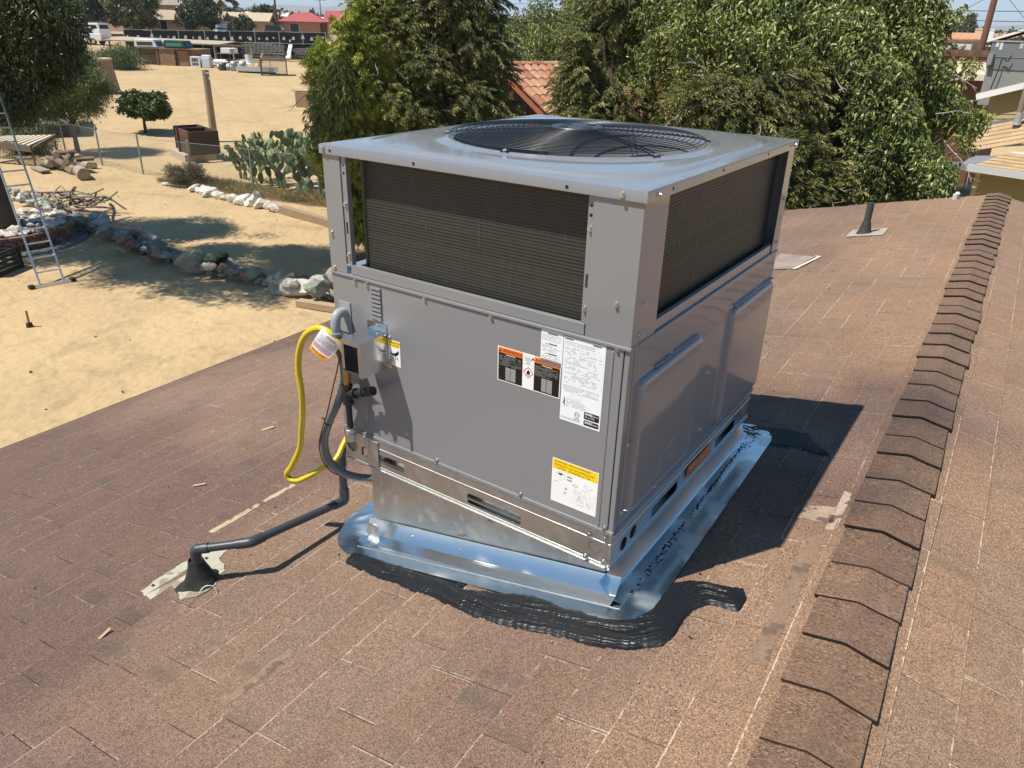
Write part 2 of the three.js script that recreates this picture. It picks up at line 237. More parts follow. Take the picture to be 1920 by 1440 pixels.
// plate in the xy plane with holes, front at z
function plate(outline, holes, t, z) { const s = new THREE.Shape(outline.map((p) => new THREE.Vector2(...p))); for (const h of holes) s.holes.push(h); const g = new THREE.ExtrudeGeometry(s, { depth: t, bevelEnabled: false, curveSegments: 14 }); g.translate(0, 0, z - t); return metricUV(g); }
function slot(x0, x1, y0, y1, r) { const p = new THREE.Path(); p.moveTo(x0 + r, y0); p.lineTo(x1 - r, y0); p.absarc(x1 - r, y0 + r, r, -Math.PI / 2, 0); p.lineTo(x1, y1 - r); p.absarc(x1 - r, y1 - r, r, 0, Math.PI / 2); p.lineTo(x0 + r, y1); p.absarc(x0 + r, y1 - r, r, Math.PI / 2, Math.PI); p.lineTo(x0, y0 + r); p.absarc(x0 + r, y0 + r, r, Math.PI, 1.5 * Math.PI); return p; }
function hole(x, y, r) { const p = new THREE.Path(); p.absarc(x, y, r, 0, Math.PI * 2); return p; }
// anything built on the front plane, moved to the right side: x (leftwards negative) becomes depth
const toSide = (g) => { g = g.clone(); g.rotateY(Math.PI / 2); return g; }; // (x,y,z) -> (z,y,-x)
const L4 = (x0, x1, y0, y1) => [[x0, y0], [x1, y0], [x1, y1], [x0, y1]];

const INNER = std([0.07, 0.072, 0.075], 0.6);
// base rails
{
  const t = 0.0025, yb = -RAIL, yt = -0.004;
  const front = [plate(L4(-UW, 0, yb, yt), [slot(-0.565, -0.338, -0.113, -0.072, 0.012), hole(-0.057, -0.074, 0.022), hole(-1.122, -0.071, 0.024), slot(-1.07, -1.045, -0.098, -0.062, 0.006), slot(-0.985, -0.86, -0.103, -0.066, 0.01)], t, 0),
    span(-UW, 0, yt - t, yt, -0.05, 0.006), span(-UW, 0, yb, yb + t, -0.045, 0.004)];
  for (const y of [-0.018, -0.045, -0.126]) front.push(rod([-UW + 0.004, y, -0.0028], [-0.004, y, -0.0028], 0.0045, 0.0045, 24));
  front.push(plate(L4(-UW + 0.003, -1.005, yb + 0.012, yt - 0.006), [hole(-1.122, -0.071, 0.027), slot(-1.073, -1.042, -0.101, -0.059, 0.007)], 0.002, 0.0045));
  front.push(span(-1.01, -0.985, yb + 0.01, yt - 0.01, 0.001, 0.0065, 0.002), span(-1.055, -1.03, -0.05, yt - 0.004, 0.003, 0.009, 0.002));
  U('base_rail', front, GALV, 'galvanised front base rail with fork slots');
  const side = [plate(L4(0.002, UD, yb, yt), [hole(0.091, -0.09, 0.024), hole(0.158, -0.082, 0.024), slot(0.3, 0.52, -0.112, -0.07, 0.012), slot(0.895, 1.118, -0.112, -0.07, 0.012)], t, 0), span(0, UD, yt - t, yt, -0.05, 0.006), span(0, UD, yb, yb + t, -0.045, 0.004)];
  for (const y of [-0.018, -0.045, -0.126]) side.push(rod([0.004, y, -0.0028], [UD - 0.004, y, -0.0028], 0.0045, 0.0045, 24));
  U('base_rail', side.map(toSide), GALV, 'galvanised side base rail in the shade');
  const bk = span(-UW, 0, yb, yt, -UD, -UD + t), lf = plate(L4(0, UD, yb, yt), [slot(0.3, 0.52, -0.112, -0.07, 0.012), slot(0.895, 1.118, -0.112, -0.07, 0.012)], t, 0);
  U('base_rail', bk, GALV); U('base_rail', toSide(lf).translate(-UW + t, 0, 0), GALV);
  U('knockout', [rod([-0.057, -0.074, -0.003], [-0.057, -0.074, -0.0012], 0.0205, 0.0205, 24)], GALV);
  U('base_pan', span(-UW + 0.01, -0.01, -0.028, -0.012, -UD + 0.01, -0.01), GALV);
}
// lower cabinet: front panel, corner posts, side with two pressed access panels
{
  U('front_panel', [span(-UW, -0.02, 0.002, SEAM - 0.014, -0.022, 0, 0.002)], PAINT);
  const bead = new THREE.CapsuleGeometry(0.0045, 0.585, 3, 8); bead.scale(1, 1, 0.5); bead.translate(-0.052, 0.303, 0.0005);
  U('panel_bead', bead, PAINT);
  U('corner_post', [span(-0.0175, -0.001, 0, SEAM - 0.012, -0.03, -0.002, 0.0025)], PAINT);
  U('side_panel', [span(-0.02, 0, 0.002, SEAM - 0.012, -UD, -0.0315, 0.002)], PAINT);
  U('back_panel', [span(-UW + 0.003, -0.021, 0.002, SEAM - 0.012, -UD, -UD + 0.018)], PAINT);
  U('left_panel', [span(-UW, -UW + 0.02, 0.002, SEAM - 0.012, -UD + 0.019, -0.023, 0.002)], PAINT);
  U('bottom_flange', [span(-UW, 0.001, -0.003, 0.006, -0.02, 0.004, 0.001), span(-0.02, 0.004, -0.003, 0.006, -UD, -0.021, 0.001)], PAINT);
  U('divider', [span(-UW + 0.02, -0.02, 0.45, SEAM - 0.02, -UD + 0.02, -0.03)], GALV);
  // pressed panels on the right side: rounded rectangles standing 14 mm proud with a soft shoulder
  const pressed = (z0, z1, y0, y1) => {
    const pos = [], n = 72, rings = [[0, 0], [0.003, 0.009], [0.007, 0.015], [0.013, 0.0185], [0.023, 0.0198]], idx = [];
    const cz = (z0 + z1) / 2, cy = (y0 + y1) / 2, hz = (z1 - z0) / 2, hy = (y1 - y0) / 2, rc = 0.024;
    for (const [inset, out] of rings) for (let i = 0; i < n; i++) { const a = (i + 0.5) / n * 2 * Math.PI, r = Math.max(0.006, rc - inset * 0.5), qz = Math.sign(Math.cos(a)), qy = Math.sign(Math.sin(a)); const k = Math.floor(i / (n / 4)), f = (i - k * n / 4) / (n / 4 - 1), ang = (k + f) * Math.PI / 2; const sz = [1, -1, -1, 1][k], sy = [1, 1, -1, -1][k]; pos.push(out, cy + sy * (hy - inset - r) + r * Math.sin(ang), cz + sz * (hz - inset - r) + r * Math.cos(ang)); }
    for (let k = 0; k < rings.length - 1; k++) for (let i = 0; i < n; i++) { const a = k * n + i, b = k * n + (i + 1) % n; idx.push(a, a + n, b, b, a + n, b + n); }
    const c = pos.length / 3; pos.push(0.02, cy, cz); for (let i = 0; i < n; i++) idx.push((rings.length - 1) * n + i, c, (rings.length - 1) * n + (i + 1) % n);
    const q = new THREE.BufferGeometry(); q.setAttribute('position', new THREE.BufferAttribute(new Float32Array(pos), 3)); q.setIndex(idx); q.computeVertexNormals(); const uv = new Float32Array(pos.length / 3 * 2); for (let i = 0; i < pos.length / 3; i++) { uv[2 * i] = pos[3 * i + 2]; uv[2 * i + 1] = pos[3 * i + 1]; } q.setAttribute('uv', new THREE.BufferAttribute(uv, 2)); return q;
  };
  U('access_panel', [pressed(-0.535, -0.06, 0.04, 0.5)], PAINT, 'pressed access panel nearest the front corner');
  U('access_panel', [pressed(-1.29, -0.82, 0.03, 0.5)], PAINT, 'pressed access panel towards the back');
  U('panel_lip', [span(0.001, 0.012, 0.506, 0.509, -0.5, -0.17, 0.001), span(0.001, 0.012, 0.506, 0.509, -1.29, -0.84, 0.001)], PAINT);
  { const r = rng(17), s = []; for (let k = 0; k < 16; k++) { const z = k < 9 ? R(r, -0.36, -0.2) : R(r, -0.3, -0.12), y = k < 9 ? R(r, 0.1, 0.2) : R(r, 0.08, 0.16); s.push(rod([0.0202, y, z], [0.0202, y + R(r, 0.004, 0.02), z - R(r, 0.02, 0.07)], 0.0005, 0.0003, 4)); } U('scratch', s, std([0.5, 0.5, 0.5], 0.6)); }
  // ledge at the seam between the two halves
  U('seam_ledge', [span(-UW - 0.002, 0.003, SEAM - 0.012, SEAM - 0.002, -0.045, 0.005, 0.0022), span(-0.045, 0.005, SEAM - 0.012, SEAM - 0.002, -UD - 0.002, -0.046, 0.0022), span(-UW - 0.002, -UW + 0.04, SEAM - 0.012, SEAM - 0.002, -UD - 0.002, -0.046, 0.002), span(-1.07, -0.15, SEAM - 0.001, SEAM + 0.033, -0.02, -0.004, 0.002), span(-0.02, -0.004, SEAM - 0.001, SEAM + 0.033, -UD + 0.06, -0.152, 0.002)], PAINT);
  // upper half: corner covers and posts
  const y0 = SEAM - 0.001, y1 = UH - 0.006;
  U('corner_cover', [span(-0.145, 0, y0 - 0.004, y1, -0.0025, 0, 0.0008), span(-0.0025, 0, y0 - 0.004, y1, -0.152, -0.003, 0.0008)], PAINT, 'corner cover at the front right corner');
  const screwStrip = (x0, x1, z) => plate(L4(x0, x1, y0 + 0.034, y1), [slot((x0 + x1) / 2 - 0.004, (x0 + x1) / 2 + 0.004, 0.76, 0.8, 0.003), hole((x0 + x1) / 2, 0.96, 0.005), hole((x0 + x1) / 2, 0.985, 0.004)], 0.002, z);
  U('coil_bracket', [screwStrip(-0.163, -0.1455, -0.006), span(-0.1475, -0.1455, y0 + 0.03, y1, -0.06, -0.008)], PAINT);
  U('corner_post', [span(-UW, -1.085, y0, y1, -0.0025, 0, 0.0008), span(-UW, -UW + 0.0025, y0, y1, -0.05, -0.003), screwStrip(-1.0845, -1.062, -0.004), span(-1.064, -1.0615, y0 + 0.034, y1, -0.022, -0.0065)], PAINT, 'front left corner post');
  U('corner_post', [span(-0.0025, 0, y0, y1, -UD, -UD + 0.075, 0.0008), span(-0.06, -0.003, y0, y1, -UD, -UD + 0.0025)], PAINT, 'back right corner post');
  U('corner_post', [span(-UW, -UW + 0.0025, y0, y1, -UD, -UD + 0.075), span(-UW + 0.003, -UW + 0.075, y0, y1, -UD, -UD + 0.0025)], PAINT);
  // vent louvers pressed into the front panel, below the seam
  for (let k = 0; k < 8; k++) { const y = 0.484 + k * 0.0152; const s = []; const h = new THREE.CylinderGeometry(0.0085, 0.0085, 0.046, 12, 1, false, 0, Math.PI * 0.5); h.rotateZ(Math.PI / 2); h.scale(1, 0.95, 0.75); h.translate(-0.953, y, 0); s.push(h); U('louver', [span(-0.977, -0.929, y - 0.0015, y + 0.009, -0.001, 0.0062, 0.002)], PAINT); U('louver_gap', [span(-0.975, -0.931, y - 0.0045, y - 0.002, -0.0005, 0.0012)], BLACKM); }
}
// condenser coils: flat aluminium tubes with fine fins behind, dark and close
{
  const finTex = dataTex(128, 64, (u, v, i) => { const s = 0.6 + 0.4 * hash2(i >> 1, 0, 5), q = 0.9 + 0.2 * hash2(i, Math.floor(v * 9), 6); return [s * q, s * q * 0.98, s * q * 0.93]; }, true, 4);
  const FIN = std([0.066, 0.062, 0.052], 0.55, { metalness: 0.2, map: finTex }), TUBE = std([0.058, 0.055, 0.046], 0.5, { metalness: 0.25 });
  const y0 = SEAM + 0.012, y1 = UH - 0.012;
  const path = (pts, gap) => { // fins (one sheet) and tubes along a path in plan, thickness gap
    const c = new THREE.CurvePath(); const v = pts.map((p) => new THREE.Vector3(p[0], 0, p[1])); const cur = new THREE.CatmullRomCurve3(v, false, 'centripetal'); const sp = cur.getSpacedPoints(70); const sheets = [], tubes = [];
    const strip = (off, ya, yb) => { const pos = [], idx = [], uv = []; let len = 0; for (let i = 0; i < sp.length; i++) { const a = sp[Math.max(0, i - 1)], b = sp[Math.min(sp.length - 1, i + 1)], t = b.clone().sub(a).normalize(), n = new THREE.Vector3(t.z, 0, -t.x); if (i) len += sp[i].distanceTo(sp[i - 1]); const p = sp[i].clone().addScaledVector(n, off); pos.push(p.x, ya, p.z, p.x, yb, p.z); uv.push(len * 4, ya * 4, len * 4, yb * 4); } for (let i = 0; i < sp.length - 1; i++) { const a = 2 * i; idx.push(a, a + 2, a + 1, a + 1, a + 2, a + 3); } const g = new THREE.BufferGeometry(); g.setAttribute('position', new THREE.BufferAttribute(new Float32Array(pos), 3)); g.setAttribute('uv', new THREE.BufferAttribute(new Float32Array(uv), 2)); g.setIndex(idx); g.computeVertexNormals(); return g; };
    sheets.push(strip(0, y0, y1), strip(gap, y0, y1));
    const n = 40; for (let k = 0; k < n; k++) { const y = y0 + (k + 0.5) * (y1 - y0) / n, h = 0.0021, o = 0.0007 + 0.001 * hash2(k, 1, 71); const a = strip(o, y - h, y + h); const pos = []; const mk = (o1, ya, o2, yb) => { const A = strip(o1, ya, ya + 1), B = strip(o2, yb, yb + 1); const g = A.clone(), P = g.attributes.position, Q = B.attributes.position; for (let i = 0; i < sp.length; i++) { P.setXYZ(2 * i + 1, Q.getX(2 * i), yb, Q.getZ(2 * i)); P.setXYZ(2 * i, P.getX(2 * i), ya, P.getZ(2 * i)); } g.computeVertexNormals(); return g; }; tubes.push(a, mk(-0.001, y + h, o, y + h), mk(o, y - h, -0.001, y - h)); }
    return [sheets, tubes];
  };
  const [s1, t1] = path([[-0.15, -0.05], [-0.4, -0.05], [-0.7, -0.05], [-0.96, -0.05], [-1.02, -0.051], [-1.05, -0.06], [-1.07, -0.085], [-1.076, -0.13], [-1.076, -0.5], [-1.076, -0.9], [-1.076, -1.2]], -0.03);
  const coil = U('condenser_coil', s1, FIN, 'dark front condenser coil with a rounded left end'); U('coil_tubes', t1, TUBE, null, coil);
  const [s2, t2] = path([[-0.04, -1.238], [-0.04, -0.9], [-0.04, -0.5], [-0.04, -0.152]], -0.03);
  const coil2 = U('condenser_coil', s2, FIN, 'dark side condenser coil in the shade'); U('coil_tubes', t2, TUBE, null, coil2);
  // a few bent fins and scrapes in bare aluminium, as on the real coil
  const r = rng(51), sc = []; for (let k = 0; k < 20; k++) { const x = R(r, -0.98, -0.2), y = R(r, y0 + 0.01, y1 - 0.03), h = R(r, 0.004, 0.022) * (r() < 0.3 ? 1.8 : 1); sc.push(rod([x, y, -0.046], [x + R(r, -0.003, 0.004), y + h, -0.0455], 0.0006, 0.0004, 4)); } for (let k = 0; k < 10; k++) { const z = R(r, -1.1, -0.25), y = R(r, y0 + 0.02, y1 - 0.05); sc.push(rod([-0.0365, y, z], [-0.0362, y + R(r, 0.01, 0.05), z], 0.0006, 0.0005, 4)); }
  U('bent_fin', sc, std([0.3, 0.3, 0.29], 0.5, { metalness: 0.3 }));
  U('inner_partition', [span(-1.0, -0.1, SEAM - 0.004, SEAM + 0.004, -UD + 0.05, -0.1), span(-1.0, -0.08, SEAM, UH - 0.02, -UD + 0.02, -UD + 0.03)], INNER);
}
// top cap: pressed platform, fan throat, folded rim
const FCX = -0.581, FCZ = -0.651, FR = 0.435;
{
  const angs = []; for (let i = 0; i < 160; i++) angs.push(i / 160 * 2 * Math.PI); const hx = 0.5885, hz = 0.658; for (const [a, b] of [[1, 1], [1, -1], [-1, 1], [-1, -1]]) angs.push((Math.atan2(b * hz, a * hx) + 2 * Math.PI) % (2 * Math.PI)); angs.sort((a, b) => a - b);
  const rectR = (a, x, z) => 1 / Math.max(Math.abs(Math.cos(a)) / x, Math.abs(Math.sin(a)) / z);
  const supR = (a, x, z, p) => Math.pow(Math.pow(Math.abs(Math.cos(a)) / x, p) + Math.pow(Math.abs(Math.sin(a)) / z, p), -1 / p);
  const n = angs.length, pos = [], idx = []; let rows = 0;
  const row = (f) => { for (const a of angs) { const [r, y] = f(a); pos.push(FCX + r * Math.cos(a), y, FCZ + r * Math.sin(a)); } rows++; };
  const yb = UH - 0.004;
  row(() => [FR - 0.008, yb - 0.13]); row(() => [FR - 0.008, yb - 0.02]); row(() => [FR - 0.004, yb + 0.006]); row(() => [FR + 0.003, yb + 0.0125]); row(() => [FR + 0.014, yb + 0.0148]); row(() => [FR + 0.024, yb + 0.0132]); row(() => [FR + 0.034, yb + 0.0098]);
  const P = (a) => Math.max(FR + 0.062, supR(a, hx - 0.05, hz - 0.055, 5));
  for (const k of [0.15, 0.5, 0.9]) row((a) => [mix(FR + 0.05, P(a) - 0.008, k), yb + 0.0088]);
  for (const [o, h] of [[0, 0.0084], [0.005, 0.007], [0.011, 0.0038], [0.017, 0.0009], [0.022, 0.0002]]) row((a) => { const r = Math.min(P(a) + o, rectR(a, hx, hz) - 0.004); return [r, yb + h]; });
  for (const k of [0.4, 0.8]) row((a) => { const r = P(a) + 0.03, e = rectR(a, hx, hz) - 0.003; return [r < e ? mix(r, e, k) : e, yb]; });
  for (const [o, h] of [[-0.003, 0], [-0.0008, -0.0008], [0, -0.003], [0, -0.03]]) row((a) => [rectR(a, hx + o, hz + o), yb + h]);
  for (let k = 0; k < rows - 1; k++) for (let i = 0; i < n; i++) { const a = k * n + i, b = k * n + (i + 1) % n; idx.push(a, b, a + n, b, b + n, a + n); }
  let g = new THREE.BufferGeometry(); g.setAttribute('position', new THREE.BufferAttribute(new Float32Array(pos), 3)); g.setIndex(idx); g = toCreasedNormals(g, 0.6); const uv = new Float32Array(g.attributes.position.count * 2); for (let i = 0; i < uv.length / 2; i++) { uv[2 * i] = g.attributes.position.getX(i) + g.attributes.position.getY(i) * 0.5; uv[2 * i + 1] = g.attributes.position.getZ(i); } g.setAttribute('uv', new THREE.BufferAttribute(uv, 2));
  U('top_cap', g, PAINT);
  // fan guard
  const WIRE = new THREE.MeshPhysicalMaterial({ color: rgb(0.012, 0.014, 0.016), roughness: 0.42, clearcoat: 0.2, clearcoatRoughness: 0.2 });
  const dome = (r) => UH + 0.02 + 0.024 * (1 - (r / 0.45) ** 2);
  const guard = thingPart('fan_guard');
  function thingPart(nm) { const o = new THREE.Group(); o.name = nm; unit.add(o); return o; }
  for (let k = 0; k < 21; k++) { const r = 0.095 + k * (0.442 - 0.095) / 20, t = new THREE.TorusGeometry(r, 0.0016, 6, 72); t.rotateX(Math.PI / 2); t.translate(FCX, dome(r), FCZ); U('guard_ring', t, WIRE, null, guard); }
  for (let k = 0; k < 6; k++) for (const o of [-0.011, 0.011]) { const a = (90 - 60 * k) * Math.PI / 180 - 0.03, ca = Math.cos(a), sa = Math.sin(a), pts = []; for (let j = 0; j <= 8; j++) { const r = 0.06 + j * 0.0505; pts.push([FCX + r * ca - o * sa, dome(r) - 0.0035 - (j === 8 ? 0.004 : 0), FCZ + r * sa + o * ca]); } U('guard_spoke', tube(pts, 0.0022, 16, 6), WIRE, null, guard); }
  for (let k = 0; k < 6; k++) { const a = (90 - 60 * k) * Math.PI / 180 - 0.03; U('guard_clip', [span(-0.007, 0.007, UH + 0.013, UH + 0.017, 0.446, 0.462, 0.0015).rotateY(-a + Math.PI / 2).translate(FCX, 0, FCZ), rod([FCX + 0.455 * Math.cos(a), UH + 0.013, FCZ + 0.455 * Math.sin(a)], [FCX + 0.455 * Math.cos(a), UH + 0.02, FCZ + 0.455 * Math.sin(a)], 0.003)], STEEL, null, guard); }
  U('guard_hub', [new THREE.CylinderGeometry(0.088, 0.092, 0.006, 36).translate(FCX, dome(0.08) + 0.001, FCZ)], std([0.06, 0.075, 0.085], 0.4, { metalness: 0.5 }), null, guard);
  U('hub_hole', [0, 1, 2, 3].map((k) => new THREE.CylinderGeometry(0.018, 0.018, 0.002, 16).translate(FCX + 0.06 * Math.cos(k * 1.57 + 0.4), dome(0.06) + 0.0045, FCZ + 0.06 * Math.sin(k * 1.57 + 0.4))), DARK, null, guard);
  // fan below
  const BL = std([0.05, 0.055, 0.06], 0.4, { metalness: 0.4 });
  const fan = thingPart('fan');
  U('fan_motor', [new THREE.CylinderGeometry(0.07, 0.07, 0.12, 28).translate(FCX, UH - 0.13, FCZ), new THREE.CylinderGeometry(0.03, 0.03, 0.08, 16).translate(FCX, UH - 0.2, FCZ)], std([0.03, 0.035, 0.04], 0.4), null, fan);
  for (let k = 0; k < 3; k++) { const p = [], idx2 = []; for (let i = 0; i <= 8; i++) for (let j = 0; j <= 6; j++) { const r = 0.05 + i / 8 * 0.36, a = k * 2.094 + 0.5 + (j / 6 - 0.5) * (0.9 + 0.5 * i / 8) - 0.35 * i / 8; p.push(FCX + r * Math.cos(a), UH - 0.19 - (j / 6 - 0.5) * 0.09 * (1 - 0.3 * i / 8), FCZ + r * Math.sin(a)); } for (let i = 0; i < 8; i++) for (let j = 0; j < 6; j++) { const a = i * 7 + j; idx2.push(a, a + 7, a + 1, a + 1, a + 7, a + 8); } const q = new THREE.BufferGeometry(); q.setAttribute('position', new THREE.BufferAttribute(new Float32Array(p), 3)); q.setIndex(idx2); q.computeVertexNormals(); U('fan_blade', q, BL, null, fan); }
  U('fan_well', [span(FCX - 0.46, FCX + 0.46, SEAM + 0.03, SEAM + 0.04, FCZ - 0.55, FCZ + 0.52)], INNER);
}
// screws
{
  const sc = (x, y, z, side) => { const h = [new THREE.CylinderGeometry(0.0082, 0.0088, 0.002, 14).rotateX(Math.PI / 2).translate(0, 0, 0.001), new THREE.CylinderGeometry(0.0052, 0.0055, 0.006, 6).rotateX(Math.PI / 2).translate(0, 0, 0.0048)]; let g = merge(h); if (side) g.rotateY(Math.PI / 2); g.translate(x, y, z); U('screw', g, STEEL); };
  for (const [x, y] of [[-1.15, 1.033], [-0.062, 1.028], [-1.145, 0.755], [-1.145, 0.632], [-0.055, 0.735], [-0.04, 0.61], [-1.05, 0.601], [-0.994, 0.601], [-0.735, 0.606], [-0.9, 0.43], [-0.47, 0.606], [-0.70, 0.012], [-0.342, 0.012], [-0.03, 0.012], [-0.835, 0.075], [-0.078, -0.03], [-0.022, -0.022], [-0.085, -0.118], [-0.02, -0.11], [-1.15, -0.02], [-1.148, -0.12], [-1.05, -0.015]]) sc(x, y, y < 0 ? 0.0045 : y > 1.01 ? 0.0075 : y > 0.625 ? 0 : 0.0003, false);
  for (const [x, y] of [[-0.154, 0.925], [-0.154, 0.70]]) sc(x, y, -0.006, false); for (const [x, y] of [[-1.073, 0.69], [-1.073, 0.86]]) sc(x, y, -0.004, false);
  for (const [z, y] of [[-0.06, 1.028], [-1.26, 1.03], [-0.05, 0.735], [-0.05, 0.645], [-1.26, 0.83], [-1.27, 0.66], [-0.045, 0.3], [-0.05, 0.055], [-0.68, 0.3], [-0.68, 0.07], [-0.3, 0.508], [-1.1, 0.508], [-0.3, 0.02], [-0.9, 0.02]]) sc(y > 1.01 ? 0.0075 : 0.0004, y, z, true);
  const hl = (x, y) => new THREE.CylinderGeometry(0.0048, 0.0048, 0.002, 12).rotateX(Math.PI / 2).translate(x, y, 0.0072);
  U('rim_hole', [hl(-1.118, 1.028), hl(-0.76, 1.027), hl(-0.225, 1.027), hl(0.15, 1.03).rotateY(Math.PI / 2), hl(0.52, 1.03).rotateY(Math.PI / 2), hl(0.95, 1.03).rotateY(Math.PI / 2), hl(1.21, 1.03).rotateY(Math.PI / 2)], BLACKM);
}
// outlines of the tar, in roof metres (across, along)
const TARFRONT = [[-1.044, -0.132], [-0.866, -0.166], [-0.701, -0.175], [-0.540, -0.194], [-0.384, -0.221], [-0.234, -0.225], [-0.069, -0.208], [0.054, -0.202], [0.148, -0.184], [0.208, -0.151], [0.253, -0.102], [0.261, -0.025], [0.266, 0.038], [0.307, 0.105], [0.388, 0.106], [0.389, 0.172]];
const TARBACK = [[-1.057, -0.072], [-0.903, -0.066], [-0.756, -0.081], [-0.603, -0.096], [-0.458, -0.103], [-0.340, -0.065], [-0.218, -0.056], [-0.070, -0.072], [0.043, -0.074], [0.111, -0.047], [0.145, 0.024], [0.145, 0.102], [0.155, 0.174], [0.243, 0.214], [0.338, 0.212], [0.367, 0.211]];
const TARTHIN = [[[-1.045, -0.084], [-0.806, -0.084], [-0.598, -0.102], [-0.467, -0.107]], [[-0.984, -0.039], [-0.790, -0.040], [-0.614, -0.069], [-0.486, -0.080]]];
const TARREAR = [[[0.020, 1.366], [0.126, 1.283], [0.242, 1.266], [0.335, 1.235], [0.421, 1.220]], [[-0.022, 1.463], [0.097, 1.470], [0.193, 1.460], [0.265, 1.446], [0.309, 1.351]]];
const CHIPS = [[-2.66, 0.82], [-2.38, 0.14], [-1.576, -0.817]];
const TWIST = [[-1.42, -0.581, 0.008], [-1.437, -0.535, 0.012], [-1.443, -0.49, 0.03], [-1.412, -0.471, 0.028], [-1.373, -0.485, 0.01]];
const LADDER = { base: [-15.2, -3.6, -5.1], top: [-17.45, 0.3, -5.68], side: [0.17, 0, -0.985] };
// crowns of the trees: [x, y, z, radii]
const SHADE = {
  low: [[-18.75, 1.23, -7.21, 1.15, 0.83, 1.15], [-18.37, 1.26, -7.54, 0.95, 0.68, 0.95], [-18.3, 1.01, -7.7, 0.65, 0.5, 0.65], [-18.1, 0.62, -7.6, 0.45, 0.4, 0.45], [-18.3, 0.6, -7.3, 0.72, 0.58, 0.72], [-18.51, 0.7, -7.25, 1.0, 0.72, 1.0], [-18.68, 0.64, -6.87, 1.1, 0.79, 1.1], [-18.12, 0.27, -7.5, 0.36, 0.28, 0.36], [-18.15, 0.22, -7.31, 0.5, 0.36, 0.5], [-18.69, 0.15, -6.86, 0.7, 0.5, 0.7], [-18.53, -0.27, -6.46, 0.6, 0.43, 0.6], [-18.26, -0.48, -6.59, 0.35, 0.25, 0.35], [-18.19, -0.05, -6.99, 0.35, 0.25, 0.35], [-19.51, 0.99, -6.72, 1.5, 1.08, 1.5], [-19.2, 0.15, -6.16, 1.2, 0.86, 1.2], [-19.19, 1.43, -6.96, 1.1, 0.79, 1.1], [-19.11, 1.58, -7.63, 1.0, 0.72, 1.0]],
  high: [[-16.6, 3.6, -5.6, 1.9, 0.7, 1.5], [-15.0, 3.6, -6.6, 1.5, 0.6, 1.3], [-14.6, 4.2, -4.6, 1.7, 0.6, 1.5], [-16.8, 4.6, -3.6, 1.8, 0.7, 1.5], [-13.2, 3.9, -6.0, 1.2, 0.5, 1.2], [-12.8, 4.3, -6.9, 1.1, 0.45, 1.0], [-15.8, 3.2, -7.2, 1.3, 0.5, 1.1], [-17.4, 3.6, -5.0, 1.3, 0.5, 1.2], [-14.4, 3.0, -6.0, 1.2, 0.4, 1.1], [-18.2, 2.9, -4.6, 1.1, 0.45, 1.0], [-17.2, 3.2, -6.8, 1.0, 0.4, 0.9], [-19.4, 3.0, -3.6, 1.1, 0.4, 1.0], [-16.2, 2.7, -4.3, 1.2, 0.4, 1.0], [-13.6, 3.2, -7.4, 1.0, 0.4, 0.9]],
};
